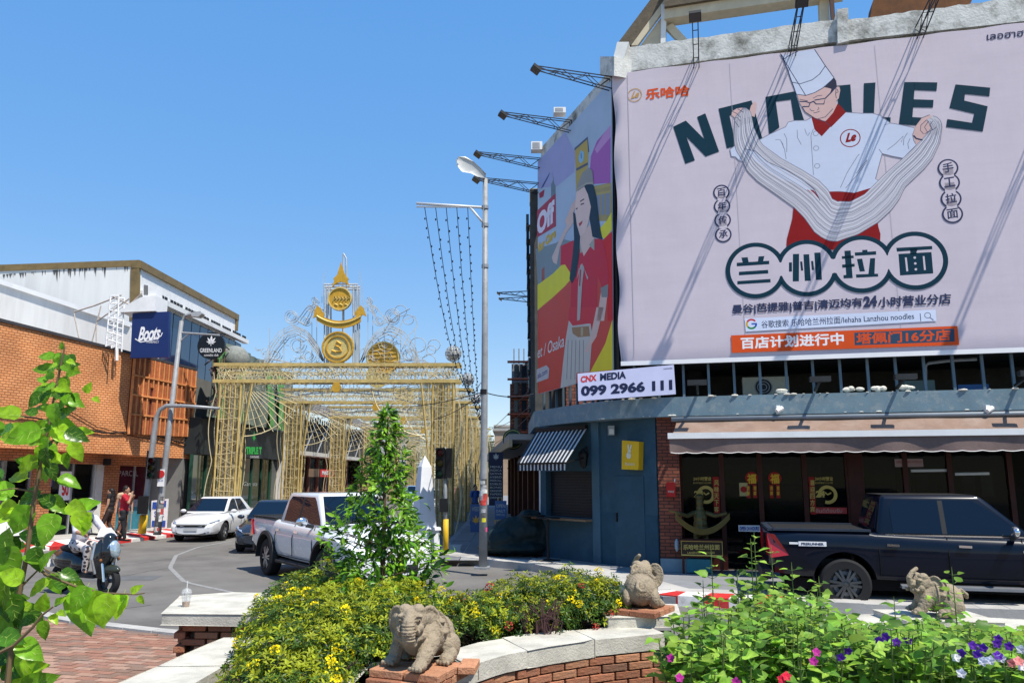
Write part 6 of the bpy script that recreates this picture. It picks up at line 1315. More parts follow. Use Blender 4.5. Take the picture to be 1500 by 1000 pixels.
part('wall', MB().box(x0, 46, .1, x0 + 6, 54, zt1), rbt, bt, uvfn=lambda v: (v.x + v.y, v.z)); part('attic', MB().box(x0 + .1, 46.2, zt1, x0 + 6, 54, zt2), mat('grey_attic', (.22, .24, .28), .8, dirt=(.1, .1, .1), da=.5), bt); part('roof', MB().prism3([(x0 + .9, 46, zt2), (x0 + 4, 46, zt2), (x0 + 4, 46, zt3), (x0 + 1.4, 46, zt3)], [(x0 + .9, 50, zt2), (x0 + 4, 50, zt2), (x0 + 4, 50, zt3), (x0 + 1.4, 50, zt3)]), mat('grey_attic', (.22, .24, .28)), bt)
for i in range(3):
    for j in range(6): part('window', MB().box(x0 + .25 + i * .45, 45.95, 2.8 + j * 1.05, x0 + .55 + i * .45, 46.03, 3.5 + j * 1.05), glass_d, bt)
for j in range(7): part('balcony_slab', MB().box(x0 - .15, 45.5, 2.6 + j * 1.05, x0 + 1.6, 46, 2.68 + j * 1.05), wood, bt)
for k in range(4): part('roof_post', MB().box(x0 + .2 + k * .3, 46, zt2, x0 + .28 + k * .3, 46.1, zt2 + .9), steel, bt)
# edge-on wall of the corner building with its services
g = MB(); part('side_street_wall', MB().hexa([(.56, 22.8, 3.93), (1.6, 22.8, 3.93), (1.9, 40, 3.93), (.96, 40, 3.93)], [(.56, 22.8, 11.0), (1.6, 22.8, 11.0), (1.9, 40, 11.0), (.96, 40, 11.0)]), mat('side_street_wall_dark', (.08, .08, .078), .9, var=.3), cb)
W10 = Wall((.72, 22), (-.012, 1))
ys = [(276, 296), (332, 346), (374, 386), (408, 418), (458, 467), (475, 486), (492, 500)]
for k, (ya, yb_) in enumerate(ys):
    Y = 24 + k * 1.6; a = on_y(776, ya, Y); b = on_y(787, yb_, Y); o = thing('air_conditioner', ['highest', 'second', 'third', 'fourth', 'fifth', 'sixth', 'lowest'][k] + ' outdoor unit down the wall edge left of the travel billboard', 'air conditioner', ((a.x + b.x) / 2, Y, b.z), 'outdoor units in a column')
    part('case', MB().box(a.x, Y, b.z, b.x + .1, Y + .4, a.z), [mat('cream_unit', (.5, .45, .33), .6), black][k in (2, 3)], o)
    part('grille', MB().box(a.x + .03, Y - .02, b.z + .05, b.x - .03, Y, a.z - .05), steel, o)
for k in range(12): 
    z = 4.1 + k * .62; Y = 21.9 + k * .3; part('balcony_rail', MB().box(.50, Y + 1, z, .70, Y + 1.6, z + .06), black, cb); part('window_box', MB().box(.5, Y + 1, z + .1, .6, Y + 1.4, z + .45), glass_d, cb)
for k, (y0, Y) in enumerate(((432, 27), (440, 28.5))):
    o = copy_tree(la_, None, on_y(779, y0 + 3, Y), R(-92) , ['upper of two small lamp arms on the dark wall edge', 'lower of two small lamp arms on the dark wall edge'][k]); o.rotation_euler = (0, 0, R(-90)); o.scale = (.7, .6, .7)
# shop signs
WE = yq(24.5)
cs2 = thing('leaf_sign', 'round dark green sign with a gold leaf under the narrow brick house', 'sign', on_y(751, 643, 24.5)); c = WE.at(751.5, 643); part('disc', MB().wprism(WE, circ(c, .33, 28), 0, -.1), mat('dark_green_sign', (.015, .05, .04), .4), cs2); g = MB(); g.stroke(circ(c, .28, 28), .02, lambda t, z: WE.w(t, z, .006), True); leaf_emblem(g, (c[0], c[1] - .06), .24, lambda t, z: WE.w(t, z, .008)); part('emblem', g, mat('yellow_green_print', (.45, .42, .1), .5), cs2)
part('bracket', MB().tube([WE.w(c[0], c[1], -.05), WE.w(c[0] + .8, c[1], -.3)], .02, 4), black, cs2)
def board(name, label, x0, y0, x1, y1, Y, m, lines, cat='sign', emblem=True):
    W = yq(Y); t = thing(name, label, cat, W.w((W.at(x0, y0)[0] + W.at(x1, y0)[0]) / 2, W.at(x0, y1)[1], 0)); part('panel', MB().wprism(W, [W.at(x0, y1), W.at(x1, y1), W.at(x1, y0), W.at(x0, y0)], 0, -.06), m, t)
    if emblem: g = MB(); c = W.at((x0 + x1) / 2, y0 + 9); leaf_emblem(g, c, .16, lambda t_, z: W.w(t_, z, .006)); part('emblem', g, mat('dim_white_print', (.35, .38, .36), .5), t)
    for s, ya, yb_ in lines: ptext(W, s, x0 + 2, ya, x1 - 2, yb_, mat('dim_white_print', (.35, .38, .36), .5), .006, t)
    return t
bnav = mat('dark_navy_board', (.012, .018, .045), .6)
board('menu_board', 'tall dark menu board with white text right of the street lamp', 716, 662, 737, 740, 22.6, bnav, [(s, 682 + k * 5, 685 + k * 5) for k, s in enumerate(['MENU', 'INDICA', 'SATIVA', 'HYBRID', 'PREROLL', 'EDIBLES', 'BONG', 'GRINDER', 'PAPERS', 'DRINKS'])])
e = board('easel_board', 'blue framed menu board on a small wooden easel near the covered motorcycle', 725, 733, 742, 761, 21.4, mat('blue_board', (.04, .09, .22), .6), [('OPEN', 738, 743), ('DAILY', 746, 750), ('SPECIAL', 752, 755)], emblem=False)
g = MB(); Y = 21.45; g.tube([on_y(724, 780, Y), on_y(730, 728, Y)], .02, 4); g.tube([on_y(741, 778, Y), on_y(735, 728, Y)], .02, 4); g.tube([on_y(723, 762, Y - .1), on_y(743, 761, Y - .1)], .02, 4); part('easel', g, mat('pale_wood', (.35, .24, .12), .6), e)
af = board('pavement_sign', 'blue pavement sign with a gold leaf just left of the street lamp', 689, 738, 704, 779, 22.8, mat('blue_board', (.04, .09, .22), .6), [('WEED', 742, 748)], emblem=False); W = yq(22.8); g = MB(); leaf_emblem(g, W.at(697, 764), .2, lambda t_, z: W.w(t_, z, .008)); part('emblem', g, ogold, af)
nl_ = solo('neon_leaf', (lambda g: (leaf_emblem(g, D(739, 684), .22, lambda t_, z: WD.w(t_, z, .9)), g)[1])(MB()), mat('lit_green_sign', (.02, .3, .1), .4, emit=(.02, .8, .25), es=.8), 'small lit green leaf sign beside the striped awning', 'sign')
nl_
# motorcycle under a dark cover
tarp = mat('dark_green_tarpaulin', (.012, .022, .022), .55, var=.3, vs=3)
g = MB(); Y0 = 20.0
for c, r_ in (((.15, 20.6, .62), (.75, .35, .42)), ((-.25, 20.4, .45), (.5, .3, .3)), ((.5, 20.8, .85), (.45, .4, .35)), ((.75, 20.7, .55), (.35, .3, .5)), ((.0, 20.5, .25), (.95, .45, .18)), ((.35, 20.6, 1.02), (.18, .3, .18))): g.ball(c, r_, 14, 10)
me = evaluated(g, 'cover', [('REMESH', dict(mode='VOXEL', voxel_size=.04)), ('SMOOTH', dict(factor=.5, iterations=8))], tarp)
N_ = [v.normal.copy() for v in me.vertices]
for v, n_ in zip(me.vertices, N_): v.co += n_ * (mnoise.noise(v.co * 3.2) * .05 + mnoise.noise(v.co * 9) * .02)
me.transform(Matrix.Translation((-.1, -20.6, 0)) ); me.transform(Matrix.Translation((0, 0, .0)))
mc = thing('covered_motorcycle', 'motorcycle parked under a dark green cover beside the kiosk', 'motorcycle', (.1, 20.6, .12)); part('cover', me, None, mc)
for k, x in enumerate((-.55, .62)): part('wheel', MB().lathe([(.18, -.05), (.27, -.06), (.3, 0), (.27, .06), (.18, .05), (.18, -.05)], (x, 0, .3), 20, 'y').mesh('wheel', mat('tyre_rubber', (.018, .018, .019), .8, var=.2)), None, mc, True)
# bistro tables of the kiosk
for k, (x, y, X) in enumerate(((781, 815, 0), (803, 822, 0))):
    p = on_z(x, y, .15); t = thing('bistro_table', ['folded black bistro table by the corner post', 'black bistro table under the kiosk counter'][k], 'table', p)
    g = MB(); [g.tube([p + Vector((0, 0, .05)), p + Vector((math.cos(a) * .32, math.sin(a) * .32, .01))], .02, 4) for a in (0.3, 1.87, 3.44, 5.0)]; part('foot', g, black, t); part('post', MB().tube([p, p + Vector((0, 0, 1.02))], .035, 8), black, t); part('tabletop', MB().lathe([(0.001, 1.05), (.3, 1.05), (.3, 1.02), (.001, 1.02)], p, 20), black, t)
pst = solo('corner_post', MB().tube([on_z(793, 813, .15), on_z(793, 813, .15) + Vector((0, 0, 3.3))], .05, 8), wclean, 'slim pale post at the left end of the kiosk under the striped awning', 'post')
# red box and small things in front of the noodle shop
W11 = Wall(WA.w(0, 0, .35)[:2], WA.d)
cart = thing('statue_stand', 'dark wooden stand with gold lettering carrying the noodle cook statue', 'stand', W11.w(1, .15, 0)); t0, t1 = W11.at(998, 800)[0], W11.at(1058, 800)[0]; zt_, zb_ = W11.at(1030, 792)[1], W11.at(1030, 813)[1]
part('sign_panel', MB().wbox(W11, t0, zb_, t1, zt_, 0, -.04), mat('dark_wood_sign', (.035, .02, .012), .5), cart); part('frame', (lambda g: (g.stroke([(t0, zb_), (t1, zb_), (t1, zt_), (t0, zt_)], .03, lambda t, z: W11.w(t, z, .004), True), g)[1])(MB()), gold_p, cart)
ptext(W11, '乐哈哈兰州拉面', 1001, 797, 1054, 804.5, gold_p, .01, cart, .03); ptext(W11, 'LANZHOU NOODLES', 1007, 807.5, 1047, 810.5, gold_p, .01, cart, .02)
for x in (t0 + .03, t1 - .03):
    for o in (-.03, -.45): part('leg', MB().wbox(W11, x - .025, .15, x + .025, zb_, o, o - .05), wood, cart)
part('shelf', MB().wbox(W11, t0, zt_, t1, zt_ + .03, .02, -.5), wood, cart); part('blue_crate', MB().wbox(W11, t0 + .1, .17, t0 + .6, .45, -.06, -.4), mat('teal_crate', (.03, .16, .2), .6), cart)
bag = solo('hanging_bag', MB().ball(WA.w(*WA.at(992, 797), .2), (.05, .05, .14), 8, 6), mat('pale_blue_plastic', (.25, .32, .38), .4), 'small pale plastic bag hanging on the brick pier', 'bag', smooth=True)
red_low = thing('parking_barrier', 'low red perforated barrier on the road under the dark pickup, right edge', 'barrier', on_z(1480, 902, 0)); p = on_z(1480, 902, 0)
part('body', MB().box(p.x - .35, p.y - .1, 0, p.x + 1.2, p.y + .12, .12), mat('red_plastic', (.45, .02, .02), .4), red_low)
for k in range(14): part('hole', MB().box(p.x - .3 + k * .1, p.y - .104, .05, p.x - .26 + k * .1, p.y - .1, .08), white_p, red_low)
# potted plants and a far crowd of greenery closing the street
tree_l = leafmat('distant_foliage', (.06, .09, .035), .6, .2)
r = random.Random(12)
def far_tree(x, y, h, w_, label):
    t = thing('street_tree', label, 'tree', (x, y, 0)); part('trunk', MB().tube([(x, y, 0), (x + .1, y, h * .35), (x - .1, y, h * .6)], [.22, .16, .08], 7), mat('tree_bark', (.09, .07, .05), .9), t)
    n = 2600; g = MB(); lobes = [(r.uniform(-.35, .35) * w_, r.uniform(-.3, .3) * w_, h * r.uniform(.5, .85), r.uniform(.22, .36) * w_) for _ in range(9)]
    for k in range(n):
        a = lobes[k % 9]; d = Vector((r.gauss(0, 1), r.gauss(0, 1), r.gauss(0, 1))).normalized() * a[3] * r.uniform(.6, 1.05); c = Vector((x + a[0], y + a[1], a[2])) + d * 1; u = Vector((r.gauss(0, 1), r.gauss(0, 1), r.gauss(0, .6))).normalized() * .16; v = u.orthogonal().normalized() * .1
        g.add([c - u, c + v, c + u, c - v], [(0, 1, 2, 3)])
    part('crown', g, tree_l, t)
for a in ((-9, 124, 8, 8, 'wide street tree closing the far end of the street'), (-3.5, 117, 6, 5, 'rounded street tree at the far right end of the street'), (-16, 120, 7, 6, 'street tree behind the farthest cream shop house'), (-12.4, 66, 4.2, 2.4, 'small street tree by the left kerb past the fifth gate')): far_tree(*a)
# ================================================================== vehicles (local: +x forward, +y left, z up, root on the ground)
tyre = mat('tyre_rubber', (.018, .018, .019), .8, var=.2); chrome = mat('chrome', (.7, .71, .72), .12, .95, var=0); rimm = mat('alloy_rim', (.32, .33, .35), .3, .8, var=.05); rimd = mat('dark_alloy_rim', (.10, .105, .11), .35, .7, var=.05)
plastic = mat('black_trim_plastic', (.022, .023, .025), .6, var=.15); carglass = mat('tinted_car_glass', (.004, .010, .022), .03, var=0, spec=.3, coat=0); lampc = mat('headlamp_glass', (.30, .36, .45), .06, .3, var=.3, vs=12, coat=1); redl = mat('tail_lamp', (.42, .01, .012), .1, var=.1, coat=1); seam = mat('panel_gap', (.006, .006, .007), .9, var=0)
def wheel(parent, x, y, r_, w_, side, rim_m, spokes=6):
    g = MB(); g.lathe([(r_ * .62, -w_ / 2), (r_ * .9, -w_ / 2 * 1.02), (r_ * .985, -w_ / 2 * .8), (r_, -w_ * .2), (r_, w_ * .2), (r_ * .985, w_ / 2 * .8), (r_ * .9, w_ / 2 * 1.02), (r_ * .62, w_ / 2), (r_ * .62, -w_ / 2)], (x, y, r_), 36, 'y')
    wh = part('wheel', g, tyre, parent, 40)
    g = MB(); yo = y + side * w_ * .5; rr = r_ * .68
    g.lathe([(rr, 0), (rr, -side * .03), (rr * .93, -side * .05), (rr * .9, -side * .12), (.02, -side * .13)], (x, yo, r_), 32, 'y')
    for k in range(spokes):
        for da in (-.16, .16):
            a = 2 * math.pi * k / spokes; c0 = Vector((x + math.cos(a + da * 1.6) * rr * .18, yo - side * .02, r_ + math.sin(a + da * 1.6) * rr * .18)); c1 = Vector((x + math.cos(a + da) * rr * .93, yo - side * .035, r_ + math.sin(a + da) * rr * .93)); g.bar(c0, c1, .035, .05, (0, 1, 0))
    g.lathe([(.0, side * .0), (.055, -side * .005), (.06, -side * .06)], (x, yo, r_), 16, 'y'); part('rim', g, rim_m, wh)
    g = MB(); g.lathe([(rr * .72, 0), (rr * .5, 0)], (x, yo - side * .09, r_), 24, 'y'); part('brake_disc', g, steel, wh); return wh
def body_shell(st, mats, arches, sub=1):
    """st: list of (x, zbottom, ztop, w_low, w_mid, w_top, zmid, crown)"""
    g = MB(); V_ = []; ring = 0
    for (x, zb_, zt_, wl_, wm, wt, zm, cr_) in st:
        half = [(0, zb_), (wl_ * .6, zb_), (wl_, zb_ + .03), (wl_ + (wm - wl_) * .7, zb_ + (zm - zb_) * .35), (wm, zm), (wm * .995, zm + (zt_ - zm) * .45), (wt + (wm - wt) * .45, zt_ - (zt_ - zm) * .16), (wt, zt_ - .012), (wt - .05, zt_ + .012), (wt * .5, zt_ + cr_), (0, zt_ + cr_ * 1.15)]
        full = half + [(-a, b) for a, b in reversed(half[1:-1])]; ring = len(full); V_ += [(x, a, b) for a, b in full]
    n = len(st); F = [(i * ring + k, (i + 1) * ring + k, (i + 1) * ring + (k + 1) % ring, i * ring + (k + 1) % ring) for i in range(n - 1) for k in range(ring)]
    F += [tuple(range(ring)), tuple(reversed([(n - 1) * ring + k for k in range(ring)]))]
    g.add(V_, F); me = g.mesh('body', mats)
    bm = bmesh.new(); bm.from_mesh(me); bmesh.ops.recalc_face_normals(bm, faces=bm.faces); bm.to_mesh(me); bm.free()
    o = bpy.data.objects.new('tmp', me); COL.objects.link(o); cut = []
    for (x, z, r_, wd) in arches:
        c = bpy.data.objects.new('cut', MB().lathe([(r_, -wd), (r_, wd)], (x, 0, z), 40, 'y', True).mesh('cut', seam)); 
        b2 = bmesh.new(); b2.from_mesh(c.data); bmesh.ops.recalc_face_normals(b2, faces=b2.faces); b2.to_mesh(c.data); b2.free()
        COL.objects.link(c); cut.append(c); md = o.modifiers.new('b', 'BOOLEAN'); md.object = c; md.operation = 'DIFFERENCE'; md.solver = 'EXACT'
    dg = bpy.context.evaluated_depsgraph_get(); dg.update(); out = bpy.data.meshes.new_from_object(o.evaluated_get(dg)); out.name = 'body'
    for c in cut: bpy.data.objects.remove(c)
    bpy.data.objects.remove(o)
    # faces made by the wheel cut-outs are dark inner liners
    out.materials.append(seam); idx = len(out.materials) - 1
    for p in out.polygons:
        c = p.center
        for (x, z, r_, wd) in arches:
            d = math.hypot(c.x - x, c.z - z)
            if abs(d - r_) < .02 and abs(p.normal.y) < .3: p.material_index = idx
    out.polygons.foreach_set('use_smooth', [True] * len(out.polygons)); out.set_sharp_from_angle(angle=R(32)); return out
def greenhouse(bl, tl, zb_, zt_, name, m, bevel=.06):
    """bl/tl: (x_rear, x_front, half width) at belt and roof"""
    g = MB(); nb = [(bl[0], -bl[2]), (bl[1], -bl[2] * .93), (bl[1], bl[2] * .93), (bl[0], bl[2])]; nt_ = [(tl[0], -tl[2]), (tl[1], -tl[2] * .93), (tl[1], tl[2] * .93), (tl[0], tl[2])]
    g.hexa([(a, b, zb_) for a, b in nb], [(a, b, zt_) for a, b in nt_])
    me = evaluated(g, name, [('BEVEL', dict(width=bevel, segments=4, limit_method='ANGLE')), ], m, False); me.polygons.foreach_set('use_smooth', [True] * len(me.polygons)); me.set_sharp_from_angle(angle=R(35)); return me
def side_pt(bl, tl, zb_, zt_, x, z, s, off=.006):
    v = (z - zb_) / (zt_ - zb_); xr = bl[0] + (tl[0] - bl[0]) * v; xf = bl[1] + (tl[1] - bl[1]) * v; u = (x - xr) / (xf - xr)
    wr = bl[2] + (tl[2] - bl[2]) * v; wf = wr * .93; return Vector((x, s * (wr + (wf - wr) * u + off), z))
def pane(parent, name, pts3, m, thick): return part(name, MB().prism3(pts3, [p - Vector(thick) for p in pts3]), m, parent)
def pickup(name, label, paint, flares, rim_m, roofm=None, decal=False):
    t = thing(name, label, 'pickup truck', (0, 0, 0)); wbh = 1.545; rw = .39
    st = [(-2.68, .62, 1.16, .70, .84, .80, .95, .0), (-2.60, .50, 1.20, .78, .90, .84, .95, .0), (-2.2, .46, 1.20, .84, .925, .86, .93, .0), (-1.35, .46, 1.19, .85, .93, .86, .92, 0), (-1.14, .46, 1.19, .85, .925, .86, .9, 0), (-1.06, .44, 1.17, .85, .92, .86, .9, .02), (0, .42, 1.13, .86, .925, .86, .88, .02), (.9, .42, 1.12, .86, .93, .85, .88, .02), (1.12, .43, 1.13, .86, .935, .82, .9, .04), (1.5, .45, 1.12, .87, .94, .80, .9, .06), (2.0, .45, 1.08, .86, .93, .76, .88, .06), (2.35, .40, 1.00, .82, .90, .68, .8, .05), (2.55, .36, .86, .74, .82, .60, .72, .03), (2.66, .36, .72, .55, .62, .5, .6, .0)]
    part('body', body_shell(st, paint, [(-wbh, rw + .02, .475, 1.2), (wbh, rw + .02, .475, 1.2)]), None, t)
    bl, tl = (-1.04, 1.22, .85), (-.90, .55, .675); zb_, zt_ = 1.12, 1.77
    part('cab', greenhouse(bl, tl, zb_, zt_, 'cab', paint, .07), None, t)
    if roofm: part('roof_panel', MB().box(-.88, -.58, 1.768, .48, .58, 1.777), roofm, t)
    for s in (1, -1):
        S_ = lambda x, z, o=.007: side_pt(bl, tl, zb_, zt_, x, z, s, o)
        d = (0, s * .012, 0)
        pane(t, 'window', [S_(-.78, 1.19), (S_(-.07, 1.18)), S_(-.07, 1.69), S_(-.70, 1.69), S_(-.79, 1.58)], carglass, d); pane(t, 'window', [S_(.0, 1.18), S_(1.04, 1.17), S_(.96, 1.27), S_(.54, 1.62), S_(.42, 1.69), S_(.0, 1.69)], carglass, d)
        pane(t, 'pillar_trim', [S_(-.07, 1.18, .008), S_(0, 1.18, .008), S_(0, 1.69, .008), S_(-.07, 1.69, .008)], plastic, d)
        g = MB(); g.bar(S_(-.9, 1.155, .01), S_(1.06, 1.145, .012), .012, .022); part('belt_trim', g, chrome if decal else paint, t)
        yb = s * .932
        for x in (-1.02, -.03, 1.0):
            g = MB(); g.bar((x, s * .915, .52), (x + .0, s * .938, .86), .012, .012); g.bar((x, s * .938, .86), (x, s * .87, 1.14), .012, .012); part('door_gap', g, seam, t)
        g = MB(); g.bar((-1.02, s * .918, .5), (1.0, s * .918, .5), .012); part('sill_gap', g, seam, t)
        for x in (-.82, .2): part('handle', MB().bar((x - .09, s * .945, 1.005), (x + .09, s * .945, 1.0), .03, .035), chrome, t)
        part('side_step', MB().hexa([(-.75, s * .88, .36), (.95, s * .88, .36), (.95, s * 1.0, .36), (-.75, s * 1.0, .36)], [(-.75, s * .88, .42), (.95, s * .88, .42), (.95, s * 1.0, .40), (-.75, s * 1.0, .40)]), plastic if not decal else mat('grey_side_step', (.25, .26, .28), .35, .5), t)
        for x in (-wbh, wbh):
            if flares:
                g = MB(); R0_ = .475; P_ = []
                for a in range(-12, 193, 9): ca, sa_ = math.cos(R(a)), math.sin(R(a)); P_.append((ca, sa_))
                for (c0, s0_), (c1_, s1_) in zip(P_, P_[1:]):
                    g.hexa([(x + c0 * .46, s * .86, rw + .02 + s0_ * .46), (x + c1_ * .46, s * .86, rw + .02 + s1_ * .46), (x + c1_ * .56, s * .86, rw + .02 + s1_ * .55), (x + c0 * .56, s * .86, rw + .02 + s0_ * .55)], [(x + c0 * .465, s * .985, rw + .02 + s0_ * .465), (x + c1_ * .465, s * .985, rw + .02 + s1_ * .465), (x + c1_ * .545, s * .965, rw + .02 + s1_ * .535), (x + c0 * .545, s * .965, rw + .02 + s0_ * .535)])
                part('wheel_flare', g, plastic, t)
            wheel(t, x, s * .80, rw, .25, s, rim_m)
            part('mud_flap', MB().box(x - .47, s * .72 - .1, .18, x - .45, s * .72 + .16, .5), plastic, t)
        m_ = part('mirror', blend(MB().ball((.86, s * 1.08, 1.24), (.06, .13, .09), 12, 8).bar((.88, s * .86, 1.15), (.87, s * 1.0, 1.19), .06), 'mirror', .016, chrome), None, t); part('mirror_base', MB().bar((.88, s * .86, 1.14), (.87, s * 1.0, 1.17), .07), plastic, t)
        g = MB(); g.prism3([Vector((2.28, s * .87, .98)), Vector((2.56, s * .70, .86)), Vector((2.60, s * .62, .74)), Vector((2.50, s * .78, .74)), Vector((2.2, s * .905, .86))], [Vector((2.20, s * .80, .98)), Vector((2.45, s * .63, .86)), Vector((2.48, s * .55, .74)), Vector((2.4, s * .70, .74)), Vector((2.1, s * .83, .86))]); part('headlight', g, lampc, t)
        TLp = [(-2.70, .86, 1.15), (-2.58, .935, 1.14), (-2.38, .955, .82), (-2.66, .93, .77)]; part('tail_light', MB().prism3([Vector((x, s * y, z)) for x, y, z in TLp], [Vector((x, s * (y - .12), z)) for x, y, z in TLp]), redl, t)
        part('tail_light', MB().box(-2.705, s * .72 - .09, .80, -2.66, s * .72 + .09, 1.10), redl, t)
    rail = part('bed_rail', MB().box(-2.6, -.90, 1.2, -1.12, -.80, 1.235).box(-2.6, .80, 1.2, -1.12, .90, 1.235).box(-2.68, -.86, 1.19, -2.58, .86, 1.23), plastic if not decal else mat('dark_rail', (.03, .04, .06), .3), t)
    part('bed_cover', MB().box(-2.55, -.80, 1.19, -1.1, .80, 1.215), mat('bed_liner', (.015, .015, .016), .7), t)
    pr_ = lambda y, z, o=0: Vector((1.22 - (1.22 - .55) * (z - 1.12) / .65 + .012 + o, y, z)); pane(t, 'windscreen', [pr_(-.72, 1.19), pr_(.72, 1.19), pr_(.57, 1.71), pr_(-.57, 1.71)], carglass, (.012, 0, 0)); pb_ = lambda y, z: Vector((-1.04 + .14 * (z - 1.12) / .65 - .012, y, z)); pane(t, 'rear_window', [pb_(-.68, 1.24), pb_(.68, 1.24), pb_(.55, 1.66), pb_(-.55, 1.66)], carglass, (-.012, 0, 0))
    part('grille', MB().hexa([(2.64, -.48, .62), (2.64, .48, .62), (2.55, .48, .62), (2.55, -.48, .62)], [(2.575, -.56, .92), (2.575, .56, .92), (2.48, .56, .92), (2.48, -.56, .92)]), plastic, t)
    for z in (.68, .75, .82): part('grille_bar', MB().box(2.60 - (z - .62) * .2, -.5, z, 2.655 - (z - .62) * .2, .5, z + .02), chrome, t)
    part('front_bumper', MB().box(2.52, -.72, .34, 2.70, .72, .56), paint, t); part('bumper_grille', MB().box(2.70, -.45, .38, 2.705, .45, .52), plastic, t); part('rear_bumper', MB().box(-2.80, -.80, .42, -2.66, .80, .58), plastic, t); part('number_plate', MB().box(2.706, -.2, .5, 2.712, .2, .6), white_p, t)
    g = MB(); g.box(.35, .42, .30, .40, .46, .31); part('underbody', MB().box(-2.4, -.7, .28, 2.3, .7, .45), seam, t)
    g = MB(); g.bar((1.22, -.6, 1.17), (1.1, .1, 1.24), .02); g.bar((1.22, 0, 1.17), (1.1, .6, 1.24), .02); part('wiper', g, plastic, t)
    return t
dpaint = mat('dark_blue_car_paint', (.002, .005, .014), .3, 0, var=.08, vs=1.2, coat=.35, spec=.15); wpaint = mat('white_car_paint', (.62, .63, .65), .25, 0, var=.04, coat=1, dirt=(.5, .48, .44), da=.25, ds=2.5)
dt = pickup('pickup_truck', 'dark blue double cab pickup truck parked in front of the noodle shop', dpaint, False, rimd, mat('black_roof_wrap', (.02, .02, .02), .5), True)
# the lettering on the dark truck
fnb = lambda x, z: Vector((-x, .9385, z))
S2 = lambda s, x0, x1, z0, z1, m, o=.944, b=.03: part('badge', (lambda g: (text_on(g, s, lambda a, b_: Vector((a, -o, b_)), (x0, z0), (x1, z0), (x0, z1), b), g)[1])(MB()), m, dt)
part('decal', MB().box(-2.36, -.935, .99, -2.12, -.905, 1.02).box(-2.22, -.94, .965, -1.80, -.90, 1.035), white_p, dt); S2('PRERUNNER', -2.18, -1.84, .98, 1.02, navyp, .9425); S2('HILUX REVO', .98, 1.22, .93, .96, chrome, .957)
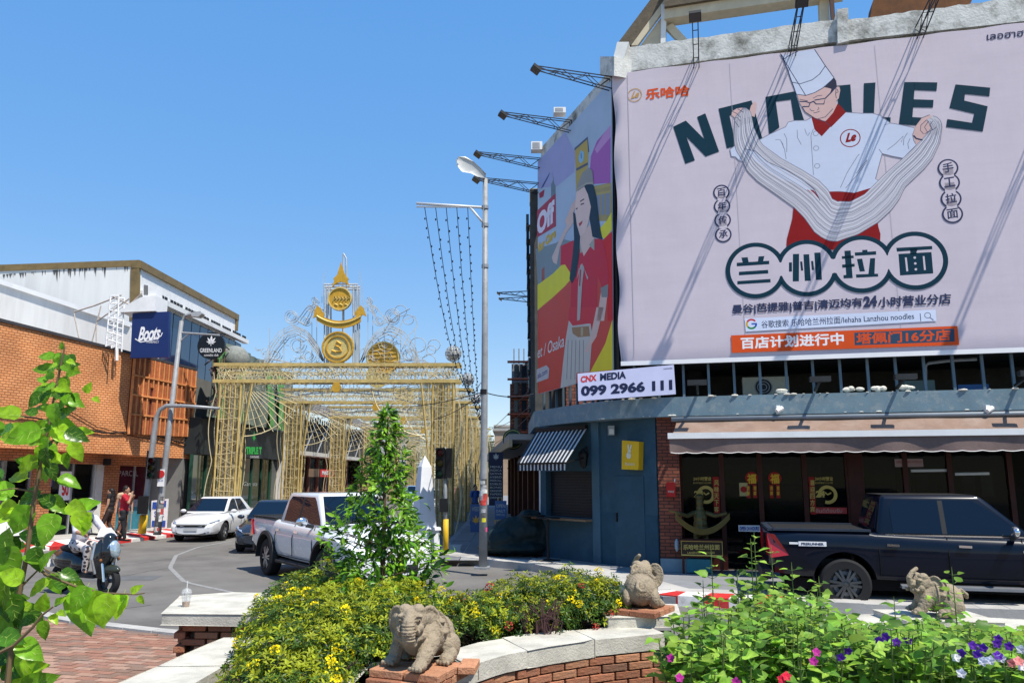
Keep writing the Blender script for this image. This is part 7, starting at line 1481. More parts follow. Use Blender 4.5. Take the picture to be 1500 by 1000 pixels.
# tailgate badge and bed corner cap
rot = math.atan2(-.2423, .9702)
dt.scale = (1.06, 1.06, 1.06); c = on_z(1241, 892, 0); hx, hy = math.cos(rot), math.sin(rot); dt.location = (c.x + 1.64 * hx - .91 * hy, c.y + 1.64 * hy + .91 * hx, 0); dt.rotation_euler = (0, 0, rot)
wt_ = pickup('pickup_truck', 'white double cab pickup truck with black wheel arches behind the conical bush', wpaint, True, rimm)
ra, fa = on_z(388, 815, .39), on_z(478, 837, .39); d = (fa - ra); rot = math.atan2(d.y, d.x); hx, hy = math.cos(rot), math.sin(rot)
mid = (ra + fa) / 2; lx, ly = -hy, hx     # left of heading
wt_.location = (mid.x + lx * .93, mid.y + ly * .93, 0); wt_.rotation_euler = (0, 0, rot); wt_.scale = (1.04, 1.04, 1.04)
def sedan(name, label, paint, loc, rz, rim_m=rimm):
    t = thing(name, label, 'car', (0, 0, 0)); wbh = 1.3; rw = .31
    st = [(-2.18, .42, .80, .55, .66, .55, .62, .0), (-2.12, .32, .92, .68, .78, .64, .66, .02), (-1.9, .26, .98, .74, .83, .68, .68, .03), (-1.2, .22, .97, .77, .85, .72, .66, .03), (-.5, .2, .93, .78, .855, .75, .64, .03), (.5, .2, .91, .78, .855, .75, .62, .03), (1.0, .22, .90, .77, .85, .72, .62, .05), (1.5, .24, .82, .75, .84, .66, .60, .05), (1.9, .24, .73, .70, .79, .58, .56, .05), (2.1, .24, .62, .60, .70, .48, .5, .02), (2.18, .28, .52, .42, .5, .4, .44, 0)]
    part('body', body_shell(st, paint, [(-wbh, rw + .01, .37, 1.1), (wbh, rw + .01, .37, 1.1)]), None, t)
    bl, tl = (-1.55, 1.12, .77), (-.85, .22, .56); zb_, zt_ = .92, 1.46
    part('cabin', greenhouse(bl, tl, zb_, zt_, 'cabin', paint, .08), None, t)
    for s in (1, -1):
        S_ = lambda x, z, o=.008: side_pt(bl, tl, zb_, zt_, x, z, s, o); d = (0, s * .012, 0)
        pane(t, 'window', [S_(-.98, 1.0), S_(-.16, .98), S_(-.16, 1.39), S_(-.62, 1.38)], carglass, d); pane(t, 'window', [S_(-.10, .98), S_(.82, .98), S_(.30, 1.32), S_(.12, 1.39), S_(-.10, 1.39)], carglass, d)
        for x in (-.95, -.13, .85): g = MB(); g.bar((x, s * .835, .3), (x, s * .862, .62), .01); g.bar((x, s * .862, .62), (x, s * .77, .92), .01); part('door_gap', g, seam, t)
        for x in (-.75, .08): part('handle', MB().bar((x - .08, s * .86, .78), (x + .08, s * .86, .78), .02, .025), paint, t)
        for x in (-wbh, wbh): wheel(t, x, s * .74, rw, .19, s, rim_m, 5)
        part('mirror', MB().ball((.78, s * .90, .98), (.07, .11, .065), 12, 8), paint, t, True)
        part('headlight', MB().prism3([Vector((1.72, s * .80, .74)), Vector((2.08, s * .64, .66)), Vector((2.14, s * .5, .58)), Vector((2.10, s * .60, .54)), Vector((1.8, s * .80, .62))], [Vector((1.66, s * .73, .74)), Vector((2.0, s * .57, .66)), Vector((2.03, s * .45, .58)), Vector((2.0, s * .53, .54)), Vector((1.72, s * .72, .62))]), lampc, t)
        part('tail_light', MB().box(-2.15, s * .66 - .1, .72, -2.0, s * .66 + .12, .86), redl, t); part('fog_lamp', MB().prism3([Vector((2.16, s * .45, .34)), Vector((2.10, s * .68, .34)), Vector((2.06, s * .70, .44))], [Vector((2.0, s * .45, .34)), Vector((1.95, s * .62, .34)), Vector((1.95, s * .62, .44))]), plastic, t)
    pr_ = lambda y, z: Vector((1.12 - .90 * (z - .92) / .54 + .014, y, z)); pane(t, 'windscreen', [pr_(-.66, .98), pr_(.66, .98), pr_(.50, 1.40), pr_(-.50, 1.40)], carglass, (.012, 0, 0)); pb_ = lambda y, z: Vector((-1.55 + .70 * (z - .92) / .54 - .014, y, z)); pane(t, 'rear_window', [pb_(-.6, 1.0), pb_(.6, 1.0), pb_(.48, 1.40), pb_(-.48, 1.40)], carglass, (-.012, 0, 0))
    part('grille', MB().prism3([Vector((2.19, -.46, .50)), Vector((2.19, .46, .50)), Vector((2.14, .52, .60)), Vector((2.14, -.52, .60))], [Vector((2.0, -.46, .50)), Vector((2.0, .46, .50)), Vector((2.0, .52, .60)), Vector((2.0, -.52, .60))]), plastic, t); part('grille_bar', MB().box(2.16, -.5, .56, 2.2, .5, .59), chrome, t); part('lower_grille', MB().box(2.05, -.5, .28, 2.17, .5, .36), plastic, t); part('front_bumper', MB().box(2.0, -.62, .36, 2.16, .62, .5), paint, t)
    part('number_plate', MB().box(2.19, -.22, .38, 2.2, .22, .48), mat('dim_plate', (.45, .46, .47), .5), t); part('underbody', MB().box(-1.9, -.65, .16, 1.9, .65, .3), seam, t)
    t.location = loc; t.rotation_euler = (0, 0, rz); return t
greyp = mat('dark_grey_car_paint', (.035, .045, .065), .22, .5, var=.05, coat=1); silv = mat('silver_car_paint', (.42, .43, .45), .25, .5, var=.05, coat=1)
sedan('sedan_car', 'white sedan driving towards the junction in front of the cannabis shop', wpaint, (-10.75, 28.7, 0), R(-91))
sedan('sedan_car', 'dark grey sedan partly hidden behind the white pickup truck', greyp, (-7.45, 24.9, 0), R(-84))
sedan('sedan_car', 'white car far up the street between the gate posts', wpaint, (-4.6, 44, 0), R(-90)); sedan('sedan_car', 'silver car beyond the far white one under the golden gates', silv, (-4.4, 56, 0), R(-90)); sedan('sedan_car', 'pale blue car farthest along the right lane of the street', mat('pale_blue_car_paint', (.25, .38, .55), .25, .3, coat=1), (-7.6, 62, 0), R(90))
# ================================================================== people
skin = mat('skin', (.36, .20, .13), .55, var=.06); hairm = mat('black_hair', (.012, .010, .010), .5, var=.1); lips = mat('lips', (.3, .08, .07), .5)
def limb(g, pts, rs):
    P_ = [Vector(p) for p in pts]
    for (a, b), (ra, rb) in zip(zip(P_, P_[1:]), zip(rs, rs[1:])):
        n = max(2, int((b - a).length / max(min(ra, rb) * .8, .006)))
        for k in range(n + 1): g.ball(a.lerp(b, k / n), ra + (rb - ra) * k / n, 8, 6)
def person(label, loc, rz, J, shirt, legs, hair='short', sleeve=.6, group=None, skirt=None):
    """J: joints in local metres, +y is the way the person faces"""
    t = thing('person', label, 'person', (0, 0, 0), group); hd = Vector(J['head'])
    g = MB(); g.ball(hd, (.078, .095, .115), 16, 12); g.ball(hd + Vector((0, .02, -.06)), (.06, .075, .06), 12, 8); g.ball(hd + Vector((0, .10, -.01)), (.014, .02, .022), 8, 6)
    for s in (-1, 1): g.ball(hd + Vector((s * .078, -.005, -.005)), (.015, .022, .032), 8, 6)
    nk = Vector(J['neck']); limb(g, [hd - Vector((0, .01, .08)), nk], [.055, .06]); limb(g, [nk, J['chest'], J['pelvis']], [.07, .12, .13])
    for s in ('l', 'r'):
        sh, el, ha = J['sh' + s], J['el' + s], J['ha' + s]; limb(g, [nk, sh, el, ha], [.06, .055, .042, .03]); h = Vector(ha); d = (h - Vector(el)).normalized()
        q = d.orthogonal().normalized(); g.ball(h + d * .04, (.035, .035, .045), 8, 6)
        for f in range(4): limb(g, [h + d * .06 + q * (f - 1.5) * .018, h + d * (.115 - abs(f - 1.5) * .008) + q * (f - 1.5) * .02 + Vector((0, .008, -.012))], [.010, .009])
        limb(g, [h + d * .02 + q * .03, h + d * .06 + q * .05], [.011, .009])
        limb(g, [J['hip' + s], J['kn' + s], J['an' + s]], [.075, .05, .036]); a = Vector(J['an' + s]); limb(g, [a, a + Vector((0, .12, -.05))], [.035, .03])
    part('body', blend(g, 'body', .013, skin, 3), None, t)
    g = MB(); limb(g, [Vector(J['chest']) + Vector((0, 0, .1)), J['chest'], Vector(J['pelvis']) + Vector((0, 0, .02))], [.125, .15, .148])
    for s in ('l', 'r'): e = Vector(J['sh' + s]).lerp(Vector(J['el' + s]), sleeve); limb(g, [Vector(J['sh' + s]).lerp(Vector(J['neck']), .5), J['sh' + s], e], [.075, .075, .068])
    part('shirt', blend(g, 'shirt', .016, shirt, 4), None, t)
    g = MB(); limb(g, [J['pelvis'], Vector(J['pelvis']) - Vector((0, 0, .06))], [.142, .145])
    for s in ('l', 'r'): limb(g, [J['hip' + s], J['kn' + s], Vector(J['an' + s]) + Vector((0, 0, .03))], [.098, .072, .06])
    part('trousers', blend(g, 'trousers', .016, legs, 4), None, t)
    g = MB()
    for s in ('l', 'r'): a = Vector(J['an' + s]); limb(g, [a + Vector((0, -.03, -.03)), a + Vector((0, .14, -.055))], [.045, .036])
    part('shoes', blend(g, 'shoes', .014, black, 2), None, t)
    g = MB(); g.ball(hd + Vector((0, -.022, .03)), (.088, .095, .105), 16, 12)
    if hair == 'long': limb(g, [hd + Vector((0, -.05, .03)), hd + Vector((0, -.09, -.12)), hd + Vector((0, -.11, -.28))], [.085, .085, .06])
    part('hair', blend(g, 'hair', .014, hairm, 2), None, t)
    for s in (-1, 1): part('eye', MB().ball(hd + Vector((s * .03, .088, .012)), (.011, .006, .006), 6, 4), black, t)
    part('mouth', MB().ball(hd + Vector((0, .092, -.055)), (.022, .006, .006), 8, 4), lips, t)
    t.location = loc; t.rotation_euler = (0, 0, rz); return t
def stand(**k):
    J = dict(head=(0, .02, 1.60), neck=(0, 0, 1.44), chest=(0, 0, 1.25), pelvis=(0, 0, .95), shl=(-.18, 0, 1.40), shr=(.18, 0, 1.40), ell=(-.24, 0, 1.12), elr=(.24, 0, 1.12), hal=(-.25, .08, .87), har=(.25, .08, .87), hipl=(-.09, 0, .9), hipr=(.09, 0, .9), knl=(-.10, .03, .49), knr=(.10, .03, .49), anl=(-.11, 0, .08), anr=(.11, 0, .08))
    J.update(k); return J
person('person in a red shirt and dark trousers with hands raised to the mouth', on_z(178, 792, .15), R(-75), stand(elr=(.22, .16, 1.20), har=(.07, .20, 1.48), ell=(-.22, .14, 1.16), hal=(-.02, .24, 1.38), anl=(-.1, -.08, .08), anr=(.1, .1, .08)), mat('red_shirt', (.42, .02, .035), .8, var=.15, vs=9), mat('dark_trousers', (.02, .021, .025), .8))
person('person with long dark hair in a black top, walking left of the one in red', on_z(157, 789, .15), R(100), stand(head=(0, .02, 1.52), knl=(-.09, .16, .5), anl=(-.1, .18, .1), anr=(.1, -.2, .12)), mat('black_top', (.02, .018, .02), .8), mat('dark_brown_skirt', (.05, .035, .03), .8), 'long', .2)
person('person in a light beige dress with dark hair, just behind the one in black', on_z(163, 787, .15) + Vector((.1, .5, 0)), R(-150), stand(knr=(.09, .12, .5), anl=(-.1, -.1, .1)), mat('beige_dress', (.45, .32, .22), .8, var=.2), mat('tan_leggings', (.25, .15, .09), .8), 'long', .3)
r = random.Random(21)
for k, (x, y, lab) in enumerate(((-3.2, 36, 'distant person in a white shirt between the right gate posts'), (-2.9, 41, 'distant person in a pink shirt beyond the traffic light'), (-1.6, 34, 'distant person in blue walking along the right pavement'))):
    person(lab, (x, y, .1), r.uniform(0, 6), stand(knl=(-.1, .15, .5), anr=(.1, -.15, .1)), mat('walker_shirt_%d' % k, [(.6, .6, .6), (.5, .12, .2), (.05, .12, .35)][k], .8), mat('walker_trousers_%d' % k, [(.05, .06, .1), (.03, .03, .03), (.1, .08, .06)][k], .8))

# ================================================================== scooter and rider (local: +x forward)
sc = thing('scooter', 'black motor scooter with a large oval headlight crossing the junction', 'scooter', (0, 0, 0))
sb_m = mat('black_scooter_paint', (.012, .014, .017), .15, var=.05, coat=1); olive = mat('olive_black_mudguard', (.03, .035, .025), .3, coat=.6)
def swheel(x): 
    g = MB(); g.lathe([(.15, -.05), (.22, -.055), (.245, -.03), (.25, 0), (.245, .03), (.22, .055), (.15, .05), (.15, -.05)], (x, 0, .25), 28, 'y'); w_ = part('wheel', g, tyre, sc, 40)
    g = MB(); g.lathe([(.16, -.03), (.16, .03), (.14, .03), (.14, -.03), (.16, -.03)], (x, 0, .25), 24, 'y'); [g.bar((x, 0, .25), (x + math.cos(k * 2.09) * .15, 0, .25 + math.sin(k * 2.09) * .15), .04, .03, (0, 1, 0)) for k in range(3)]; g.lathe([(.035, -.06), (.035, .06)], (x, 0, .25), 10, 'y', True); part('rim', g, rimd, w_)
swheel(.62); swheel(-.58)
g = MB(); limb(g, [(.50, 0, .56), (.60, 0, .74), (.56, 0, .92)], [.12, .17, .13]); limb(g, [(.46, 0, .35), (.50, 0, .7)], [.10, .16]); g.ball((.46, 0, .62), (.10, .23, .36), 16, 12)
part('front_cowl', blend(g, 'front_cowl', .018, sb_m, 6), None, sc)
part('front_mudguard', blend(MB().ball((.62, 0, .44), (.25, .09, .09), 16, 10).ball((.48, 0, .50), (.14, .10, .10), 12, 8), 'front_mudguard', .016, olive, 5), None, sc)
part('headlight', MB().ball((.70, 0, .78), (.07, .105, .15), 20, 14, (0, -.25, 0)), mat('scooter_headlamp', (.45, .55, .60), .05, .5, var=.3, vs=14, coat=1), sc, True)
part('headlight_ring', MB().lathe([(.105, -.01), (.125, 0), (.115, .01)], (.68, 0, .78), 24, 'x'), chrome, sc)
for s in (-1, 1):
    part('fork', MB().tube([(.62, s * .09, .25), (.54, s * .09, .56)], .025, 8), chrome, sc); part('handlebar', MB().tube([(.42, 0, 1.0), (.38, s * .2, 1.03), (.33, s * .34, 1.03)], [.022, .018, .02], 8), black, sc)
    part('mirror', MB().tube([(.40, s * .22, 1.03), (.42, s * .30, 1.22)], .008, 6).ball((.42, s * .31, 1.26), (.02, .07, .045), 12, 8), black, sc)
    part('leg_shield_trim', MB().tube([(.50, s * .18, .38), (.47, s * .24, .62), (.44, s * .18, .90)], .02, 8), mat('silver_trim', (.45, .46, .47), .3, .6), sc)
    part('indicator', MB().ball((.60, s * .17, .60), (.025, .025, .03), 10, 8), mat('amber_lens', (.22, .09, .03), .2), sc)
g = MB(); g.ball((-.42, 0, .56), (.38, .18, .19), 18, 12); g.ball((-.15, 0, .48), (.2, .15, .2), 12, 8); g.ball((-.62, 0, .62), (.2, .13, .12), 12, 8); part('rear_body', blend(g, 'rear_body', .02, sb_m, 6), None, sc)
part('floorboard', MB().box(-.12, -.17, .30, .44, .17, .36), plastic, sc); part('seat', blend(MB().ball((-.30, 0, .76), (.36, .14, .07), 16, 10), 'seat', .02, mat('seat_vinyl', (.02, .02, .022), .6), 4), None, sc); part('exhaust', MB().tube([(-.2, -.16, .28), (-.75, -.18, .33)], [.04, .055], 10), mat('grey_exhaust', (.12, .12, .12), .4, .5), sc, True)
part('windshield', MB().prism3([Vector((.50, .13, .98)), Vector((.50, -.13, .98)), Vector((.44, -.10, 1.12)), Vector((.44, .10, 1.12))], [Vector((.49, .2, .98)), Vector((.49, -.2, .98)), Vector((.43, -.10, 1.12)), Vector((.43, .10, 1.12))]), mat('white_bag_cloth', (.62, .60, .64), .7, var=.1), sc)
part('tail_light', MB().ball((-.80, 0, .62), (.03, .07, .03), 8, 6), redl, sc); part('number_plate', MB().box(-.86, -.1, .42, -.85, .1, .55), white_p, sc)
srz = math.atan2(-.42, .9); sloc = Vector((-8.12, 15.15, 0)); sc.scale = (1.1, 1.1, 1.1); sc.location = sloc; sc.rotation_euler = (0, 0, srz)
patt = mat('black_white_patterned_cloth', (.50, .46, .44), .8, var=0)
n = patt.node_tree; b = n.nodes['Principled BSDF']; vo = n.nodes.new('ShaderNodeTexVoronoi'); vo.inputs['Scale'].default_value = 14; tc = [x for x in n.nodes if x.type == 'TEX_COORD'][0]; n.links.new(tc.outputs['Object'], vo.inputs['Vector']); rp = n.nodes.new('ShaderNodeValToRGB'); rp.color_ramp.elements[0].position = .38; rp.color_ramp.elements[1].position = .42; rp.color_ramp.elements[0].color = (.05, .04, .05, 1); rp.color_ramp.elements[1].color = (.55, .5, .48, 1); n.links.new(vo.outputs['Distance'], rp.inputs[0]); n.links.new(rp.outputs[0], b.inputs['Base Color'])
Jr = dict(head=(0, .06, 1.52), neck=(0, .0, 1.34), chest=(0, -.03, 1.14), pelvis=(0, -.12, .88), shl=(-.19, 0, 1.30), shr=(.19, 0, 1.30), ell=(-.27, .16, 1.10), elr=(.27, .16, 1.10), hal=(-.31, .44, 1.06), har=(.31, .44, 1.06), hipl=(-.1, -.1, .86), hipr=(.1, -.1, .86), knl=(-.17, .36, .80), knr=(.17, .36, .80), anl=(-.14, .30, .42), anr=(.14, .30, .42))
rd = person('person riding the scooter in a white hooded top and black and white patterned trousers', (0, 0, 0), 0, Jr, mat('white_hooded_top', (.58, .57, .64), .8, var=.12, vs=5, bump=.3), patt, 'short', .95)
hd = Vector(Jr['head']); g = MB(); g.ball(hd + Vector((0, -.01, .02)), (.135, .15, .145), 18, 14); part('helmet', blend(g, 'helmet', .018, mat('white_helmet', (.7, .7, .72), .2, coat=.5), 2), None, rd)
part('visor', MB().ball(hd + Vector((0, .075, .0)), (.105, .09, .07), 16, 10), carglass, rd, True)
rd.scale = (1.06, 1.06, 1.06); rd.location = sloc + Vector((math.cos(srz) * -.12, math.sin(srz) * -.12, 0)); rd.rotation_euler = (0, 0, srz - math.pi / 2)
# thing location set after building: children stay local

# ================================================================== stone elephants (local: faces +x)
stone = mat('weathered_sandstone', (.31, .25, .175), .9, var=.22, vs=9, bump=.6, bs=55, dirt=(.11, .095, .075), da=.75, ds=9)
def carve(me, depth=.006):
    N = [v.normal.copy() for v in me.vertices]; out = []
    for v, nn in zip(me.vertices, N):
        c = v.co; out += list(c + nn * ((mnoise.noise(c * 22) * .5 + mnoise.noise(c * 50) * .3) * depth))
    me.vertices.foreach_set('co', out); me.update(); return me
def elephant(kind):
    g = MB()
    g.ball((-.02, 0, .20), (.22, .165, .16), 20, 14); g.ball((-.14, 0, .18), (.15, .165, .165), 18, 12); g.ball((.10, 0, .20), (.13, .14, .14), 16, 12)
    for s in (-1, 1): g.ball((-.15, s * .145, .10), (.115, .062, .105), 14, 10); limb(g, [(-.10, s * .18, .05), (.0, s * .185, .04)], [.055, .045])
    def foot(x, y, z=.04):
        g.ball((x, y, z), (.062, .058, .042), 12, 8)
        for k in range(4): g.ball((x + .056, y + (k - 1.5) * .032, z - .012), (.016, .015, .02), 8, 6)
    for s in (-1, 1): foot(-.02, s * .19, .03)
    if kind == 'down':
        limb(g, [(.10, .11, .16), (.19, .14, .11), (.27, .15, .05)], [.085, .07, .055]); foot(.30, .155); limb(g, [(.12, -.12, .22), (.16, -.15, .12), (.19, -.155, .04)], [.075, .06, .055]); foot(.22, -.155)
    else:
        for s in (-1, 1): limb(g, [(.12, s * .10, .17), (.2, s * .12, .05)], [.08, .06]); foot(.23, s * .125)
    H = Vector((.19, 0, .34)) if kind == 'down' else Vector((.15, 0, .34)); n0 = len(g.v)
    g.ball(H, (.115, .12, .11), 18, 14)
    for s in (-1, 1):
        g.ball(H + Vector((.01, s * .05, .075)), (.065, .055, .05), 12, 8); g.ball(H + Vector((.08, s * .06, .045)), (.03, .045, .018), 10, 6, (0, 0, s * -.3)); g.ball(H + Vector((.095, s * .07, .012)), (.016, .02, .014), 8, 6); g.ball(H + Vector((.07, s * .07, -.05)), (.045, .04, .045), 10, 8)
        # broad ears: a thin flap with a rolled rim, folded back
        rim = []
        for k in range(13):
            a = k / 12 * 4.4 - .9; rim.append(H + Vector((-.045 - .085 * math.sin(a * .55 + .6), s * (.125 + .065 * math.cos(a - 1.3)), -.03 + .115 * math.cos(a * .95 + .25))))
        limb(g, rim, [.016] * 13)
        ec = sum(rim, Vector()) / 13
        for q in rim: limb(g, [q, ec], [.012, .015]); limb(g, [q.lerp(ec, .5), H + Vector((-.02, s * .10, .0))], [.014, .02])
        limb(g, [H + Vector((.09, s * .06, -.06)), H + Vector((.14, s * .075, -.07)), H + Vector((.165, s * .075, -.045))], [.022, .017, .009])
    if kind == 'down':
        T = [H + Vector(p) for p in [(.09, 0, .055), (.145, 0, .0), (.16, .0, -.06), (.145, .005, -.12), (.11, .03, -.15)]]; limb(g, T, [.045, .048, .052, .052, .038])
        limb(g, [H + Vector((.05, -.10, -.11)), H + Vector((.10, 0, -.15)), H + Vector((.05, .10, -.11))], [.028, .03, .028])
        for q in range(9):
            u = q / 8 * 3; i = int(min(u, 2)); c = T[i].lerp(T[i + 1], u - i); r_ = .052 + .003 * (u > .8); g.lathe([(r_ * .9, -.005), (r_ * 1.06, 0), (r_ * .9, .005)], c, 18, 'z', True)
    else:
        T = [H + Vector(p) for p in [(.09, 0, .0), (.15, 0, .0), (.17, 0, .07), (.12, .0, .13), (.05, .0, .17)]]; limb(g, T, [.05, .042, .034, .028, .024]); limb(g, [H + Vector((.06, 0, -.09)), H + Vector((.13, 0, -.07))], [.05, .03])
    hm = Matrix.Rotation(R(26 if kind == 'down' else 30), 3, 'Z')
    for k in range(n0, len(g.v)): g.v[k] = tuple(H + hm @ (Vector(g.v[k]) - H))
    for x in (-.10, .015): g.lathe([(.165, -.007), (.184, 0), (.165, .007)], (x, 0, .21), 30, 'x', True)
    for k in range(7): g.ball((-.04, .17 * math.cos(k * .5 + .1), .21 + .17 * math.sin(k * .5 + .1)), (.03, .02, .02), 8, 6)
    limb(g, [(-.27, .02, .28), (-.325, .03, .23), (-.335, -.01, .195), (-.335, -.055, .20), (-.325, -.065, .245)], [.022, .022, .021, .02, .017])
    me = blend(g, 'statue_body', .0065, stone, 2, .5); return carve(me, .0035)
brk = [mat('planter_brick_red', (.33, .135, .075), .9, var=.25, vs=12, bump=.5, bs=60, dirt=(.16, .10, .07), da=.6, ds=6, tint=True), mat('planter_brick_orange', (.42, .20, .11), .9, var=.25, vs=12, bump=.5, bs=60, dirt=(.2, .13, .09), da=.6, ds=6, tint=True), mat('planter_brick_brown', (.24, .12, .075), .9, var=.25, vs=12, bump=.5, bs=60, dirt=(.12, .08, .06), da=.6, ds=6, tint=True)]
def brick_mesh(l, w_, h, m): return evaluated(MB().box(-l / 2, -w_ / 2, 0, l / 2, w_ / 2, h), 'brick', [('BEVEL', dict(width=.004, segments=1))], m, False)
E1 = Vector((-.55, 5.12, 0)); E2 = Vector((1.14, 7.05, 0)); E3 = Vector((3.70, 7.0, 0))
ep = [('down', E1, 1.05, R(-118), .80, 'stone elephant at the front of the planter facing the viewer with trunk hanging down'), ('up', E2, 1.08, R(78), .80, 'stone elephant seen from behind with curled tail, beside the red and white kerb'), ('up', E3, 1.02, R(168), .74, 'stone elephant half hidden in leaves in front of the dark blue truck')]
for k, (kind, p, z, rz, s, lab) in enumerate(ep):
    t = thing('elephant_statue', lab, 'statue', (0, 0, 0), 'stone elephant statues on the planter corners')
    me = elephant(kind) if k < 2 else eme; eme = me
    part('body', me, None, t)
    for sd_ in (-1, 1): 
        H = Vector((.19, 0, .34)) if kind == 'down' else Vector((.15, 0, .34)); part('eye', MB().ball(H + Matrix.Rotation(R(28), 3, 'Z') @ Vector((.109, sd_ * .074, .014)), (.006, .008, .006), 8, 6), mat('dark_stone_hollow', (.05, .04, .03), .9), t)
    t.location = (p.x, p.y, z); t.rotation_euler = (0, 0, rz); t.scale = (s, s, s)
# ================================================================== noodle cook statue on the stand
brz = mat('tarnished_gold_figure', (.10, .085, .035), .45, .5, var=.3, vs=14); c = W11.w(*W11.at(1027, 791), -.25); base = c.z; t = thing('cook_statue', 'dark golden figure of a cook stretching noodles, standing on the wooden stand', 'statue', c); c_ = c; c = Vector((0, 0, 0)); base = 0
g = MB(); o = lambda x, z, y=0: (c.x + x, c.y + y, base + z)
g.ball(o(0, .78), (.085, .085, .11), 12, 10); g.ball(o(0, .9), (.10, .10, .07), 12, 8); limb(g, [o(0, .66), o(0, .45), o(0, .2)], [.09, .15, .17]); limb(g, [o(-.08, .22), o(-.1, .02)], [.09, .07]); limb(g, [o(.08, .22), o(.1, .02)], [.09, .07])
for s in (-1, 1): limb(g, [o(s * .14, .56), o(s * .3, .5, -.1), o(s * .47, .55, -.2)], [.06, .05, .035]); g.ball(o(s * .5, .56, -.2), .045, 8, 6)
part('figure', blend(g, 'figure', .014, brz, 3), None, t)
g = MB()
for k in range(6): g.tube([Vector(o(x, .56 - .33 * (1 - (x / .58) ** 2) - k * .022, -.22)) for x in [-.58 + 1.16 * i / 16 for i in range(17)]], .011, 4)
g.tube([o(-.72, .62, -.22), o(-.5, .56, -.2)], .02, 5); part('noodles', g.mesh('noodles', mat('dull_gold_noodles', (.20, .15, .05), .5, .3)), None, t)
# ================================================================== planters with brick walls and concrete caps
ZC = .95
mainp = thing('curved_planter', 'curved brick planter with pale concrete cap carrying the elephants, centre foreground', 'planter', (-.5, 6.5, 0))
def cap_chain(outer, inner, z0, z1, m, parent, name='cap_stone', step=1):
    for k in range(0, len(outer) - 1, step):
        a, b = outer[k], outer[min(k + step, len(outer) - 1)]; c, d = inner[min(k + step, len(inner) - 1)], inner[k]; e = .002
        a2, b2 = Vector(a).lerp(Vector(b), e), Vector(b).lerp(Vector(a), e); d2, c2 = Vector(d).lerp(Vector(c), e), Vector(c).lerp(Vector(d), e)
        g = MB(); pts_o = [Vector(q) for q in outer[k:k + step + 1]]; pts_i = [Vector(q) for q in inner[k:k + step + 1]]
        g.prism([tuple(q) for q in pts_o] + [tuple(q) for q in reversed(pts_i)], z0, z1); me = evaluated(g, name, [('BEVEL', dict(width=.008, segments=2, limit_method='ANGLE', angle_limit=R(40)))], m, False)
        me.transform(Matrix.Translation(-Vector(rootof(parent).location))); part(name, me, None, parent)
def brick_wall(line_, z0, z1, parent, vis=300, L0=.23, H0=.062, cnt=[0]):
    """courses of real bricks along a curve"""
    meshes = [brick_mesh(L0 - .012, .10, H0 - .009, m) for m in brk]
    P_ = [Vector(p) for p in line_]; tot = sum((b - a).length for a, b in zip(P_, P_[1:])); n = int(tot / L0); rows = int((z1 - z0) / H0); fine = resamp(line_, n * 2 + 1); bloc = Vector(rootof(parent).location)
    for j in range(rows):
        for i in range(n):
            k = i * 2 + (j % 2); 
            if k + 1 >= len(fine): continue
            p = fine[k + 1] if k + 1 < len(fine) else fine[-1]; q = fine[min(k + 2, len(fine) - 1)] - fine[k]; a = math.atan2(q.y, q.x)
            nn = Vector((-q.y, q.x)).normalized() * rnd.uniform(-.006, .004)
            inst('brick', meshes[rnd.choice([0, 0, 1, 1, 2])], parent, (p.x + nn.x - bloc.x, p.y + nn.y - bloc.y, z1 - (j + 1) * H0 - bloc.z), (rnd.uniform(-.01, .01), 0, a + rnd.uniform(-.015, .015)))
outer = [(-.72, 4.95), (-.50, 5.10), (-.29, 5.43), (-.08, 5.73), (.25, 6.02), (.62, 6.26), (1.23, 6.52)]; inner = [(-.98, 5.35), (-.68, 5.62), (-.42, 5.95), (-.26, 6.18), (.09, 6.44), (.50, 6.64), (1.12, 6.92)]
out2 = resamp(outer, 25); inn2 = resamp(inner, 25)
cap_chain([tuple(q) for q in out2], [tuple(q) for q in inn2], ZC - .12, ZC, capm, mainp, step=6)
wallin = [(a * .86 + b * .14) for a, b in zip([Vector(q) for q in out2], [Vector(q) for q in inn2])]
mw = part('wall_core', MB().prism([tuple(a.lerp(b, .26)) for a, b in zip(wallin, inn2)] + [tuple(q) for q in reversed(inn2)], 0, ZC - .125), mat('wall_mortar', (.13, .10, .085), .9, var=.2), mainp)
brick_wall([tuple(q) for q in wallin], .36, ZC - .125, mainp)
# concave left arm of the star shaped planter
oL = [(-2.62, 3.6), (-2.50, 4.3), (-2.40, 5.0), (-2.33, 5.7), (-2.26, 6.35)]; iL = [(-2.12, 3.6), (-2.02, 4.3), (-1.93, 5.0), (-1.90, 5.7), (-1.88, 6.35)]
oL2, iL2 = resamp(oL, 13), resamp(iL, 13); cap_chain([tuple(q) for q in oL2], [tuple(q) for q in iL2], ZC - .12, ZC, capm, mainp, step=4)
part('wall_core', MB().prism([tuple(a.lerp(b, .25)) for a, b in zip(oL2, iL2)] + [tuple(q) for q in reversed(iL2)], 0, ZC - .125), _M['wall_mortar'], mainp)
bl_line = [tuple(a.lerp(b, .14)) for a, b in zip(oL2, iL2)]; brick_wall(bl_line[6:], .5, ZC - .125, mainp)
oF = [(-2.12, 3.6), (-1.6, 4.15), (-1.1, 4.55), (-.72, 4.95)]; iF = [(-2.0, 4.2), (-1.5, 4.7), (-1.2, 5.05), (-.98, 5.35)]
cap_chain([tuple(q) for q in resamp(oF, 9)], [tuple(q) for q in resamp(iF, 9)], ZC - .12, ZC, capm, mainp, step=4)
soil = mat('planter_soil', (.05, .035, .022), .95, var=.3, bump=.6)
